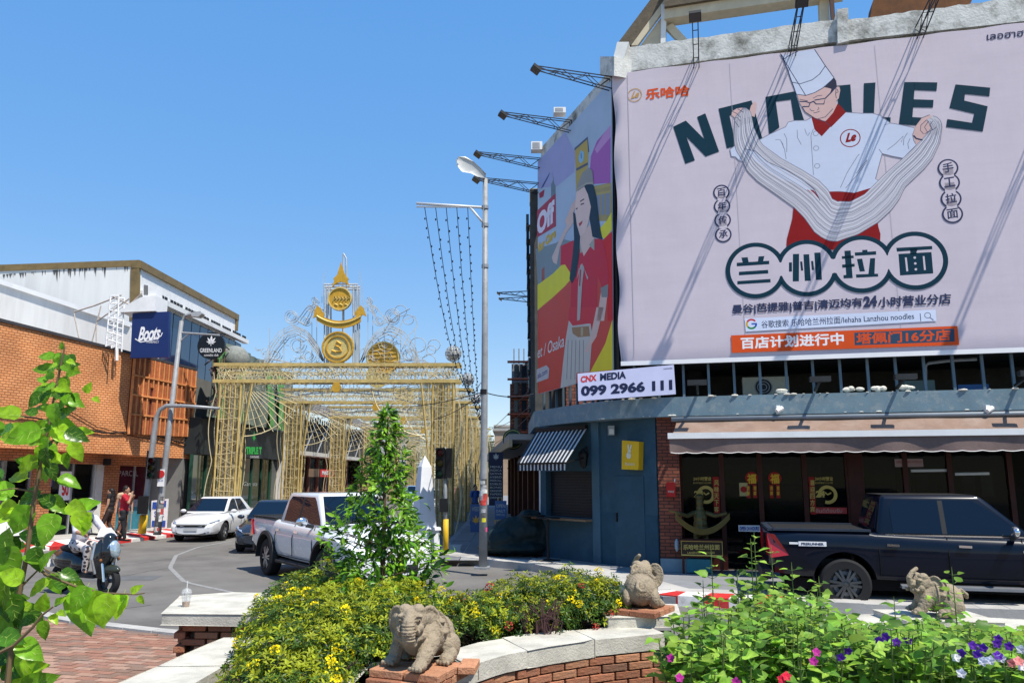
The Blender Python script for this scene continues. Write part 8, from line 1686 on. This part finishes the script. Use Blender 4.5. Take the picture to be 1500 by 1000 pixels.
part('soil', MB().prism([(-1.95, 4.3), (-1.2, 5.05), (-.98, 5.35), (-.42, 5.95), (.09, 6.44), (1.12, 6.92), (1.2, 7.6), (.4, 8.6), (-1.5, 8.9), (-2.6, 8.0), (-1.9, 6.35)], 0, ZC - .07), soil, mainp)
# plinth slabs with loose bricks under the statues
def slab(pts, z0, z1, parent, name='plinth_slab', m=None):
    me = evaluated(MB().prism(pts, z0, z1), name, [('BEVEL', dict(width=.008, segments=2))], m or capm, False); me.transform(Matrix.Translation(-Vector(rootof(parent).location))); return part(name, me, None, parent)
slab([(.80, 6.72), (1.42, 6.80), (1.52, 7.42), (.72, 7.42)], ZC + .002, ZC + .085, mainp)
part('plinth_core', MB().prism([(.86, 6.8), (1.36, 6.86), (1.44, 7.3), (.8, 7.3)], 0, ZC - .125), brk[2], mainp)
bigs = [brick_mesh(.23, .11, .045, m) for m in brk[:2]]
def bricks_under(cx, cy, z, rz, lay, parent):
    bloc = Vector(rootof(parent).location)
    for (u, v, w_, a) in lay: inst('brick', bigs[rnd.randrange(2)], parent, (cx + u * math.cos(rz) - v * math.sin(rz) - bloc.x, cy + u * math.sin(rz) + v * math.cos(rz) - bloc.y, z + w_ - bloc.z), (0, 0, rz + a))
bricks_under(E1.x, E1.y, ZC + .002, R(-112), [(u * .12 - .22, v * .235, 0, math.pi / 2) for u in range(5) for v in (-.5, .5)] + [(-.02 + u * .12, v, .048, math.pi / 2) for u in range(3) for v in (-.12, .12)] + [(-.1, .26, .048, .3)], mainp)
bricks_under(E2.x, E2.y - .02, ZC + .086, R(58), [(u * .12 - .24, v * .235, 0, math.pi / 2) for u in range(4) for v in (-.5, .5)], mainp)
slab([(-.98, 4.98), (-.72, 4.93), (-.22, 5.32), (-.45, 5.75), (-.95, 5.5)], ZC - .05, ZC, mainp, 'corner_cap')
# left bench-like pier
lb = thing('brick_pier', 'low brick pier with a pale concrete slab top carrying the plastic cup', 'pier', (-2.9, 8, 0))
slab([(-3.23, 7.42), (-2.3, 7.38), (-2.0, 8.6), (-3.05, 8.75), (-3.5, 8.45)], ZC - .1, ZC, lb, 'cap_slab')
part('pier_core', MB().prism([(-3.02, 7.6), (-2.35, 7.58), (-2.2, 8.4), (-3.1, 8.45)], 0, ZC - .105), _M['wall_mortar'], lb)
brick_wall([(-3.07, 7.54), (-2.1, 7.50)], .2, ZC - .105, lb); brick_wall([(-3.22, 8.4), (-3.09, 7.58)], .2, ZC - .105, lb)
# right planter under the petunias with its grey rim
rp = thing('flower_planter', 'concrete rimmed planter filled with leafy plants and petunias, right foreground', 'planter', (3.5, 5.5, 0))
slab([(2.35, 6.75), (4.6, 6.55), (7.2, 5.6), (7.4, 5.95), (4.8, 7.0), (3.9, 7.35), (3.3, 7.4), (2.4, 7.15)], ZC - .12, ZC, rp, 'cap_slab'); slab([(3.3, 6.75), (4.1, 6.7), (4.1, 7.3), (3.3, 7.35)], ZC + .002, ZC + .05, rp)
part('planter_body', MB().prism([(.98, 4.2), (2.45, 6.8), (4.6, 6.7), (7.2, 5.7), (7.2, 2.8), (2.2, 2.8)], 0, ZC - .125), brk[2], rp); part('soil', MB().prism([(1.02, 4.25), (2.5, 6.7), (4.6, 6.6), (7.1, 5.6), (7.1, 2.9), (2.25, 2.9)], ZC - .125, ZC - .11), soil, rp)
# cup
cupm = mat('clear_cup_plastic', (.6, .62, .63), .08, var=0); cupm.node_tree.nodes['Principled BSDF'].inputs['Alpha'].default_value = .35
p = on_z(272, 888, ZC); cu = thing('plastic_cup', 'clear takeaway cup with a straw and a little brown drink on the pier', 'cup', p); part('cup_wall', MB().lathe([(.032, 0), (.047, .13), (.049, .132)], p, 20), cupm, cu, True); part('drink', MB().lathe([(.001, .004), (.031, .004), (.036, .045), (.001, .045)], p, 16), mat('brown_iced_drink', (.40, .20, .07), .3, var=.4, vs=30), cu); part('straw', MB().tube([p + Vector((.0, 0, .02)), p + Vector((0, -.0, .24))], .005, 6), mat('pale_straw', (.6, .6, .6), .4), cu); part('dome_lid', MB().lathe([(.049, .13), (.04, .16), (.012, .172)], p, 20), cupm, cu, True)

# ================================================================== plants
LT = {}
def leaf_template(kind):
    """(verts, faces) of one leaf along +x, unit length, folded and drooping a little"""
    if kind in LT: return LT[kind]
    prof = {'oval': [(0, .02), (.2, .22), (.5, .30), (.8, .18), (1, .0)], 'long': [(0, .01), (.25, .15), (.55, .17), (.8, .10), (1, 0)], 'heart': [(0, .05), (.08, .30), (.3, .42), (.65, .25), (1, 0)], 'near': [(0, .0), (.03, .14), (.10, .26), (.2, .31), (.32, .325), (.45, .31), (.58, .265), (.7, .20), (.82, .125), (.92, .05), (1, 0)], 'round': [(0, .04), (.15, .34), (.45, .45), (.78, .32), (1, .0)]}[kind]
    V_, F = [], []
    for i, (x, w_) in enumerate(prof):
        z = -.18 * x * x; wv = .03 * math.sin(x * 19) if kind == 'near' else 0; V_ += [(x, -w_, z + w_ * .35 + wv), (x, 0, z), (x, w_, z + w_ * .35 - wv)]
    for i in range(len(prof) - 1):
        a = i * 3; F += [(a, a + 1, a + 4, a + 3), (a + 1, a + 2, a + 5, a + 4)]
    LT[kind] = (np.array(V_), F); return LT[kind]
def leaves_mesh(name, kind, L_, m):
    """L_: list of (pos, direction, up, size) joined into one mesh"""
    tv, tf = leaf_template(kind); N = len(L_); nv = len(tv); out = np.zeros((N * nv, 3)); faces = np.zeros((N * len(tf), 4), dtype=np.int32); tfa = np.array(tf)
    for i, (p, d, u, s) in enumerate(L_):
        d = d.normalized(); y = u.cross(d)
        y = y.normalized() if y.length > 1e-4 else d.orthogonal().normalized()
        z = d.cross(y); M_ = np.array([d, y, z]) * s; out[i * nv:(i + 1) * nv] = tv @ M_ + np.array(p); faces[i * len(tf):(i + 1) * len(tf)] = tfa + i * nv
    me = bpy.data.meshes.new(name); me.vertices.add(N * nv); me.vertices.foreach_set('co', out.ravel()); nf = len(faces); me.loops.add(nf * 4); me.polygons.add(nf); me.loops.foreach_set('vertex_index', faces.ravel()); me.polygons.foreach_set('loop_start', np.arange(0, nf * 4, 4)); me.update(calc_edges=True); me.validate(); me.materials.append(m); me.polygons.foreach_set('use_smooth', [True] * nf); return me
def unit_leaf(kind, m, name='leaf'):
    tv, tf = leaf_template(kind); me = bpy.data.meshes.new(name); V_ = tv.tolist(); F = list(tf); n0 = len(F)
    if kind == 'near':      # pale midrib and side veins
        zz = lambda x, w_: -.18 * x * x + abs(w_) * .35 + .004 + .03 * math.sin(x * 19) * (-1 if w_ > 0 else 1) * min(abs(w_) * 4, 1)
        def strip(x0, y0, x1, y1, h):
            o = len(V_)
            for q in range(4): u = q / 3; x, y = x0 + (x1 - x0) * u, y0 + (y1 - y0) * u; V_.extend([[x - h * (y1 != y0), y - h * (y1 == y0), zz(x, y)], [x + h * (y1 != y0), y + h * (y1 == y0), zz(x, y)]])
            F.extend([(o + 2 * q, o + 2 * q + 1, o + 2 * q + 3, o + 2 * q + 2) for q in range(3)])
        strip(-.12, 0, .95, 0, .010)
        for k in range(4):
            for s in (-1, 1): strip(.1 + k * .18, 0, .26 + k * .185, s * (.27 - k * .045), .006)
    me.from_pydata(V_, [], F); me.materials.append(m)
    if kind == 'near': me.materials.append(leafmat('leaf_vein', (.36, .48, .10), .5, .4, .1)); me.polygons.foreach_set('material_index', [0] * n0 + [1] * (len(F) - n0))
    me.polygons.foreach_set('use_smooth', [True] * len(F)); return me
def place_leaf(me, parent, p, d, u, s, name='leaf'):
    d = d.normalized(); y = u.cross(d); y = y.normalized() if y.length > 1e-4 else d.orthogonal().normalized(); z = d.cross(y); rot = Matrix((d, y, z)).transposed().to_euler()
    return inst(name, me, parent, Vector(p) - Vector(rootof(parent).location), rot, (s, s, s))
def plant(t, L_, kind, mats, nparts, jit=True):
    """the nearest leaves are parts of their own, the rest one mass"""
    L_ = sorted(L_, key=lambda q: (q[0] - Vector((0, 0, CAM_H))).length - q[3] * 4); us = [unit_leaf(kind, m) for m in mats]
    vis = [q for q in L_ if abs(q[0].x) < q[0].y * .69 and q[0].z > CAM_H - q[0].y * .29]; vset = set(id(q) for q in vis[:nparts])
    for k, q in enumerate(vis[:nparts]): place_leaf(us[k % len(us)], t, *q)
    rest = [q for q in L_ if id(q) not in vset]; rnd.shuffle(rest)
    for k, m in enumerate(mats):
        sub = rest[k::len(mats)]
        if sub: me = leaves_mesh('foliage', kind, sub, m); me.transform(Matrix.Translation(-Vector(t.location))); part('foliage', me, None, t, kind='stuff')
U = lambda r_: Vector((r_.gauss(0, 1), r_.gauss(0, 1), r_.gauss(0, 1))).normalized()
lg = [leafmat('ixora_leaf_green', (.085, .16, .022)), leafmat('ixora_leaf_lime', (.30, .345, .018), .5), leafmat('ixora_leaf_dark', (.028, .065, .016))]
twig = mat('twig_bark', (.10, .065, .045), .9, var=.2); yfl = leafmat('yellow_blossom', (.78, .66, .01), .7, .3, .2); rfl = leafmat('red_blossom', (.45, .06, .04), .6, .3, .2)
def shrub(name, label, clumps, n, seed, nflow, flows, group=None, base=ZC - .07, mix=(.40, .38, .22), lsz=(.028, .045)):
    """a clipped bush: rosettes of small leaves on the surface and inside of overlapping lumps"""
    r = random.Random(seed); cx = sum(c[0] for c in clumps) / len(clumps); cy = sum(c[1] for c in clumps) / len(clumps)
    t = thing(name, label, 'shrub', (cx, cy, base), group); Ls = [[], [], []]; vol = [c[3] * c[4] for c in clumps]; fl = []
    gt = MB()
    for (x, y, z, rr, rz_) in clumps:
        for k in range(7): a = r.uniform(0, 6.3); gt.tube([(x + r.uniform(-.04, .04), y + r.uniform(-.04, .04), base), (x + math.cos(a) * rr * .3, y + math.sin(a) * rr * .3, (base + z) / 2), (x + math.cos(a) * rr * .8, y + math.sin(a) * rr * .8, z + r.uniform(-.2, .7) * rz_)], [.012, .009, .004], 4)
    part('stems', gt, twig, t, kind='stuff')
    for i in range(n):
        c = r.choices(clumps, vol)[0]; d = U(r); 
        if d.z < -.35: d.z = -d.z * .3
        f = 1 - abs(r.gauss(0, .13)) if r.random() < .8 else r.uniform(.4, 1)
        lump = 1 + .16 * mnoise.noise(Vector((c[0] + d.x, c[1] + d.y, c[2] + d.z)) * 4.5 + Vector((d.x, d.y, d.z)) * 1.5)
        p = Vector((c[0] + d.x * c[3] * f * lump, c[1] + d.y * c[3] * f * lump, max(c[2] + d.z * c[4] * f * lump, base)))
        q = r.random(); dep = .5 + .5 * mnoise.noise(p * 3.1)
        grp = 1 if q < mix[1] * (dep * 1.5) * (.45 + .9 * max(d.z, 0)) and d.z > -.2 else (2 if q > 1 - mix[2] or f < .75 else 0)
        ax = (d + Vector((0, 0, .6)) + U(r) * .5).normalized()
        for k in range(r.randint(4, 6)):
            o = ax.orthogonal().normalized(); o.rotate(Matrix.Rotation(k * 1.3 + q * 6, 3, ax)); ld = (o + ax * r.uniform(.2, .9)).normalized(); Ls[grp].append((p + ld * .006, ld, ax, r.uniform(*lsz)))
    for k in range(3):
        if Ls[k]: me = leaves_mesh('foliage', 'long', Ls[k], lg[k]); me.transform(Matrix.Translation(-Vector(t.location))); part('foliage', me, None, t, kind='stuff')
    for k in range(nflow):
        c = r.choices(clumps, vol)[0]; d = (U(r) + Vector((0, -.6, .8))).normalized(); p = Vector((c[0] + d.x * c[3] * 1.02, c[1] + d.y * c[3] * 1.02, c[2] + d.z * c[4] * 1.02)); F = []
        rb = r.uniform(.018, .04)
        for j in range(r.randint(26, 44)): u = (U(r) + d * .8).normalized(); F.append((p + u * rb, (u + U(r) * .8).normalized(), u, r.uniform(.010, .017)))
        me = leaves_mesh('blossom', 'round', F, flows[k % len(flows)]); me.transform(Matrix.Translation(-Vector(t.location))); part('blossom', me, None, t)
    return t
r = random.Random(31)
cl = [(-1.45, 5.3, 1.0, .40, .24), (-1.15, 5.55, 1.05, .42, .30), (-1.6, 5.8, 1.05, .38, .30), (-1.3, 6.1, 1.1, .45, .30), (-.85, 6.05, 1.1, .38, .28), (-.95, 5.7, 1.05, .33, .25), (-1.0, 6.5, 1.12, .42, .26), (-1.6, 6.35, 1.08, .38, .26), (-1.45, 4.95, .92, .34, .22), (-1.25, 5.1, .90, .34, .24), (-.55, 6.35, 1.05, .32, .26), (-1.2, 4.85, .86, .3, .2)]
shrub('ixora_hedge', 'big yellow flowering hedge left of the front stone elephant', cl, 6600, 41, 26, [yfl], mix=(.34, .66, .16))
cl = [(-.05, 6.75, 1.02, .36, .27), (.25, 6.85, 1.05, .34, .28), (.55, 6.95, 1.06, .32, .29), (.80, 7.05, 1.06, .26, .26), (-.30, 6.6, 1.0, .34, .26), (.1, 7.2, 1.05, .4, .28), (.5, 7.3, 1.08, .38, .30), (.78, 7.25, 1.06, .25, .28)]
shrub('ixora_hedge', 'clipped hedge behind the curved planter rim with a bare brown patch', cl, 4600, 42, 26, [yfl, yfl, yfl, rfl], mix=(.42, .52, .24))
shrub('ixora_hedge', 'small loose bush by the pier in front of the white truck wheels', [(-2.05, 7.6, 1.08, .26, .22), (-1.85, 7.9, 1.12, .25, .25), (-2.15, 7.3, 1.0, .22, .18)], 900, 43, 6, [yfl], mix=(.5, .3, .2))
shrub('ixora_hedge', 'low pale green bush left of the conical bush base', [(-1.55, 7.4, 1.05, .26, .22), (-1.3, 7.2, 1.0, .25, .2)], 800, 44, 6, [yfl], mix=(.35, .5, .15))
g = MB(); rr_ = random.Random(2)
for k in range(60): x = .25 + rr_.uniform(-.13, .13); y = 6.52 + rr_.uniform(-.05, .1); g.tube([(x, y, .9), (x + rr_.uniform(-.08, .08), y - .02, 1.05), (x + rr_.uniform(-.14, .14), y - .03, 1.0 + rr_.uniform(.08, .24))], [.006, .005, .003], 3)
bt_ = solo('bare_twigs', g, mat('purple_brown_twigs', (.10, .05, .05), .9), 'patch of bare brown twigs in the front of the clipped hedge', 'twigs')
# conical bush
cone = thing('conical_bush', 'tall conical glossy green bush in front of the white pickup truck', 'bush', (-1.2, 7.35, ZC - .07))
cm = [leafmat('glossy_leaf_green', (.11, .27, .02), .3, .45), leafmat('glossy_leaf_light', (.20, .38, .030), .3, .45), leafmat('glossy_leaf_deep', (.022, .065, .016), .3)]
CX, CY, Z0_, HH = -1.2, 7.35, .95, 1.86; LL = []; r = random.Random(50)
def crad(u, a): return (.47 * (1 - u) ** .66 * (1 + .34 * math.sin(a * 3 + u * 9) + .30 * math.sin(a * 2 - u * 14)) + .03) * (1 if u < .62 else .8)
for i in range(2300):
    u = r.random() ** 1.45; a = r.uniform(0, 2 * math.pi); rad = crad(u, a) * (1 - abs(r.gauss(0, .22)) + (.35 * r.random() if r.random() < .06 else 0)); c = Vector((CX + math.cos(a) * rad + .02 * math.sin(u * 9), CY + math.sin(a) * rad, Z0_ + u * HH)); d = Vector((math.cos(a), math.sin(a), r.uniform(-.8, .7))) + U(r) * .55
    for k in range(2): LL.append((c + U(r) * .02, (d + U(r) * .5).normalized(), (Vector((math.cos(a), math.sin(a), .9)) + U(r) * .4).normalized(), r.uniform(.05, .125) * (1 - .3 * u)))
g = MB(); g.tube([(CX, CY, .8), (CX + .01, CY, 1.6), (CX, CY, 2.3), (CX + .02, CY, 2.75)], [.03, .022, .012, .005], 6)
for k in range(70): u = r.random() * .9; a = r.uniform(0, 6.3); rad = crad(u, a) * .85; z = Z0_ + u * HH; g.tube([(CX, CY, z - .1), (CX + math.cos(a) * rad, CY + math.sin(a) * rad, z + .04)], [.007, .003], 3)
part('branches', g, twig, cone); plant(cone, LL, 'long', cm, 280)
# leafy petunia bed on the right
pm_ = [leafmat('bed_leaf_green', (.17, .33, .04), .45, .45), leafmat('bed_leaf_lime', (.30, .47, .07), .45, .45), leafmat('bed_leaf_mid', (.09, .20, .03), .45, .4)]
bed = thing('leafy_flower_bed', 'leafy light green plants with purple and white petunias filling the right foreground', 'plants', (3, 5.2, ZC - .1))
r = random.Random(61); LL = []; gst = MB()
CT = [(880, 1000), (940, 965), (985, 890), (1040, 862), (1100, 848), (1160, 855), (1225, 905), (1290, 912), (1310, 900), (1400, 905), (1440, 910), (1500, 930), (1700, 960)]
def top(x, y):
    p = 750 + x / y * FPX; k = max([i for i in range(len(CT)) if CT[i][0] <= p] + [0]); k = min(k, len(CT) - 2); u = min(max((p - CT[k][0]) / (CT[k + 1][0] - CT[k][0]), 0), 1)
    yt = CT[k][1] + (CT[k + 1][1] - CT[k][1]) * u; return min(CAM_H - (yt - 697) / FPX * y, 1.38 + .06 * math.sin(x * 5) * math.cos(y * 4))
def stem(x, y, h, lean, n, s0=.075):
    b = Vector((x, y, ZC - .12)); tp_ = Vector((x + lean[0], y + lean[1], h)); gst.tube([b, b.lerp(tp_, .5) + Vector((lean[0] * .2, 0, .03)), tp_], [.006, .005, .003], 4); 
    for i in range(n):
        u = .3 + .7 * i / max(n - 1, 1); c = b.lerp(tp_, u); a0 = i * 1.57 + x * 5
        for s in (0, math.pi):
            a = a0 + s + r.uniform(-.3, .3); d = Vector((math.cos(a), math.sin(a), r.uniform(-.1, .55))); sz = s0 * r.uniform(.65, 1.25) * (1 - .45 * max(0, u - .75) * 4 * .5); pet = .035; gst.tube([c, c + d * pet], .0022, 3); LL.append((c + d * pet, (d + U(r) * .25).normalized(), (Vector((0, -.35, 1)) + U(r) * .45).normalized(), sz))
for i in range(860):
    x = r.uniform(.95, 4.7); y = r.uniform(4.3, 6.5)
    if x < 1.75 and y > 3.9 + x * 1.25: continue
    h = max(top(x, y) + r.uniform(-.20, .03), ZC); stem(x, y, h, (r.uniform(-.1, .1), r.uniform(-.12, .05)), r.randint(5, 8), .085)
for (xp, yp) in ((1100, 800), (1042, 815), (1160, 835), (1105, 790), (1130, 810), (1080, 845), (1370, 875), (1395, 842), (1310, 885), (1200, 855), (1030, 860)):
    q = on_y(xp, yp, 5.9); stem(q.x, 5.9, q.z, (0, 0), 8, .085); gst.tube([q, q + Vector((.0, 0, .06))], [.004, .001], 3)
part('stems', gst, mat('green_stem', (.12, .17, .05), .7), bed, kind='stuff'); plant(bed, LL, 'heart', pm_, 290)
gr = []
for i in range(3600):
    x = r.uniform(1.0, 4.8); y = r.uniform(4.2, 5.6); z = ZC - .08 + r.uniform(0, .16); gr.append((Vector((x, y, z)), (Vector((r.uniform(-.6, .6), r.uniform(-.8, .2), r.uniform(.5, 1.2)))).normalized(), U(r), r.uniform(.05, .11)))
me = leaves_mesh('grass_blades', 'long', gr, leafmat('narrow_green_leaf', (.11, .20, .05), .5)); 
for v in me.vertices: pass
me.transform(Matrix.Translation(-Vector(bed.location))); part('low_foliage', me, None, bed, kind='stuff')
petal = {k: leafmat('petunia_' + k, c, .6, .3, .12) for k, c in (('purple', (.10, .02, .30)), ('white', (.72, .70, .74)), ('magenta', (.42, .03, .25)), ('red', (.55, .02, .05)), ('pink', (.65, .25, .22)))}
def petunia(xp, yp, col, Y, s=.022):
    Y -= .42; p = on_y(xp, yp, Y); ax = (Vector((0, 0, CAM_H)) - p).normalized() + U(r) * .35; ax.normalize(); F = []
    o = ax.orthogonal().normalized()
    for k in range(5): q = o.copy(); q.rotate(Matrix.Rotation(k * 2 * math.pi / 5, 3, ax)); F.append((p, (q + ax * .35).normalized(), ax, s * 1.15))
    me = leaves_mesh('petunia', 'round', F, petal[col]); me.transform(Matrix.Translation(-Vector(bed.location))); part('petunia', me, None, bed)
for a in ((1298, 932, 'purple', 4.75), (1288, 938, 'purple', 4.8), (1313, 940, 'purple', 4.75), (1425, 945, 'purple', 4.6), (1440, 948, 'purple', 4.6), (1408, 955, 'purple', 4.6), (1460, 942, 'purple', 4.6), (1432, 958, 'purple', 4.55), (1478, 946, 'purple', 4.6), (1462, 960, 'purple', 4.5), (1462, 935, 'purple', 4.8), (1400, 962, 'white', 4.6), (1450, 966, 'white', 4.5), (1466, 963, 'white', 4.5), (1440, 968, 'white', 4.5), (1495, 950, 'white', 4.6), (1482, 970, 'pink', 4.45), (1408, 985, 'white', 4.4), (1496, 975, 'white', 4.4),
          (1196, 955, 'magenta', 4.7), (1192, 968, 'magenta', 4.65), (1242, 952, 'purple', 4.8), (1232, 962, 'purple', 4.7), (982, 963, 'magenta', 4.9), (995, 992, 'magenta', 4.6), (1145, 994, 'red', 4.5), (1152, 990, 'red', 4.5), (1078, 998, 'magenta', 4.5), (1054, 930, 'purple', 5.2), (1330, 938, 'purple', 4.8), (1492, 968, 'pink', 4.4)): petunia(*a)
# overhanging branch close to the camera on the left
br_ = thing('overhanging_branch', 'glossy green leafy branch close to the camera at the left edge', 'branch', on_y(20, 1000, 2.0))
bm_ = [leafmat('near_leaf_green', (.13, .30, .016), .25, .45, .4), leafmat('near_leaf_lime', (.26, .46, .022), .25, .5, .4), leafmat('near_leaf_dark', (.045, .13, .012), .25, .3, .4)]
uk = [unit_leaf('near', m) for m in bm_] + [unit_leaf('near', m) for m in bm_]; r = random.Random(77)
gb_ = MB(); PX = lambda x, y, Y=2.0: on_y(x, y, Y)
def twigp(pts, r0, r1, Y=2.0): P_ = [PX(*p, Y) if len(p) == 2 else PX(*p) for p in pts]; gb_.tube(P_, [r0 + (r1 - r0) * i / (len(P_) - 1) for i in range(len(P_))], 6)
twigp([(10, 1010), (22, 900), (38, 820), (52, 720), (66, 650), (74, 610), (84, 560), (90, 530), (95, 508)], .007, .002)
twigp([(-10, 960), (20, 945), (48, 918), (62, 900), (78, 888)], .005, .002, 1.9); twigp([(38, 820), (70, 842), (110, 858), (150, 868), (200, 870), (212, 868)], .004, .0015); twigp([(66, 650), (100, 636), (130, 640)], .003, .001); twigp([(52, 720), (20, 715), (-10, 720)], .003, .001); twigp([(30, 860), (60, 830), (90, 845)], .003, .001)
part('twigs', gb_, mat('green_brown_twig', (.14, .10, .05), .7), br_)
# (x, y, length px, angle deg on the picture plane measured clockwise from right, depth, material, tilt)
Lv = [(92, 512, 16, -100, 0), (88, 520, 16, 160, 0), (98, 528, 18, 20, 1), (84, 535, 24, 170, 1), (96, 550, 26, -20, 0), (80, 552, 24, 190, 0), (84, 566, 34, 15, 1), (96, 575, 36, 60, 2), (72, 568, 36, 175, 1), (80, 590, 46, 80, 0), (90, 590, 44, 100, 2), (62, 575, 34, 120, 2), (70, 600, 30, 200, 0), (110, 575, 30, 80, 0), (125, 575, 22, -60, 1), (137, 582, 18, 30, 1), (68, 560, 26, -150, 0), (56, 604, 26, 185, 2),
      (30, 610, 52, 195, 1), (40, 632, 60, 170, 1), (68, 615, 50, 10, 0), (60, 628, 62, 155, 0), (80, 625, 48, 40, 1), (70, 640, 44, 100, 0), (95, 632, 44, 20, 2), (104, 648, 40, 60, 1), (78, 660, 36, 130, 2), (110, 636, 36, -10, 1), (66, 655, 40, 80, 2), (90, 610, 34, -30, 2), (20, 625, 50, 150, 2), (5, 632, 46, 200, 0),
      (50, 680, 34, -160, 0), (72, 678, 34, 70, 2), (85, 700, 42, 20, 0), (40, 700, 46, 185, 1), (60, 720, 48, 150, 2), (70, 730, 46, 30, 0), (20, 725, 56, 200, 0), (100, 738, 44, 25, 1), (112, 750, 42, 60, 1), (80, 752, 60, 95, 0), (110, 745, 42, -20, 0), (126, 750, 34, 70, 1), (130, 762, 28, 100, 1), (45, 740, 60, 120, 0), (25, 755, 60, 170, 1), (10, 775, 58, 60, 0), (40, 775, 56, 30, 2), (60, 780, 40, -20, 2), (80, 740, 40, -150, 2), (0, 740, 50, 20, 1),
      (8, 800, 70, 70, 0), (40, 810, 46, 20, 0), (52, 800, 46, 80, 2), (25, 820, 60, 140, 1), (10, 845, 70, 100, 0), (35, 850, 48, -160, 1), (60, 835, 44, -60, 0), (75, 840, 40, 60, 0), (88, 838, 36, 20, 2), (72, 850, 40, 140, 1), (15, 870, 60, 70, 2), (0, 880, 50, 160, 0), (112, 862, 84, 62, 0), (140, 864, 72, 82, 1), (158, 868, 60, 95, 1), (186, 872, 40, 130, 0), (192, 868, 22, -40, 1), (203, 872, 18, 50, 1), (182, 868, 46, 100, 1), (128, 858, 50, 110, 0), (105, 850, 40, 30, 0), (98, 858, 34, -150, 2),
      (60, 895, 36, -70, 1), (72, 892, 22, -100, 1), (80, 885, 24, -30, 0), (64, 908, 34, 80, 0), (52, 905, 30, 160, 2), (75, 900, 22, 40, 1), (90, 882, 16, -60, 1), (85, 895, 18, 20, 1), (45, 892, 24, -140, 1),
      (20, 925, 50, 190, 0), (28, 940, 54, 30, 0), (10, 950, 60, 60, 1), (40, 950, 52, 80, 1), (20, 975, 60, 20, 0), (50, 970, 58, 70, 0), (0, 985, 60, -10, 2), (35, 990, 50, -30, 1), (0, 930, 50, 10, 2), (-5, 905, 40, 30, 0), (22, 960, 44, 170, 2), (55, 985, 44, 160, 1), (30, 1010, 60, -20, 0), (5, 1000, 60, 30, 0)]
for i, (x, y, ln, ang, m_) in enumerate(Lv):
    Y = 2.0 + r.uniform(-.10, .12); p = PX(x, y, Y); a = R(ang); sz = ln * Y / FPX * .82; d = Vector((math.cos(a), r.uniform(-.45, .25), -math.sin(a))).normalized(); upv = (Vector((r.uniform(-.5, .5), -1, r.uniform(.1, 1.0)))).normalized()
    place_leaf(uk[m_ + (3 if i % 3 == 0 else 0)], br_, p, d, upv, sz)
for i in range(46):
    y = r.uniform(515, 690); xc = 95 - (y - 510) * .17; x = xc + r.uniform(-12, 12) * (1 + (y - 500) / 90); Y = 2.05 + r.uniform(-.08, .12); a = r.uniform(-.4, 3.5); place_leaf(uk[r.randrange(3)], br_, PX(x, y, Y), Vector((math.cos(a), r.uniform(-.5, .3), -math.sin(a))), Vector((r.uniform(-.6, .6), -1, .6)).normalized(), r.uniform(18, 34) * Y / FPX)
for i in range(46):
    y = r.uniform(700, 1000); x = r.uniform(-60, 42) if y > 780 else r.uniform(-60, 28); Y = 2.12 + r.uniform(0, .25); a = r.uniform(0, 6.3); place_leaf(uk[r.choice([0, 2, 2, 3, 5])], br_, PX(x, y, Y), Vector((math.cos(a), r.uniform(-.5, .5), math.sin(a))), Vector((r.uniform(-.6, .6), -1, .5)).normalized(), r.uniform(26, 44) * Y / FPX)
SC.render.resolution_x = 1024; SC.render.resolution_y = 682
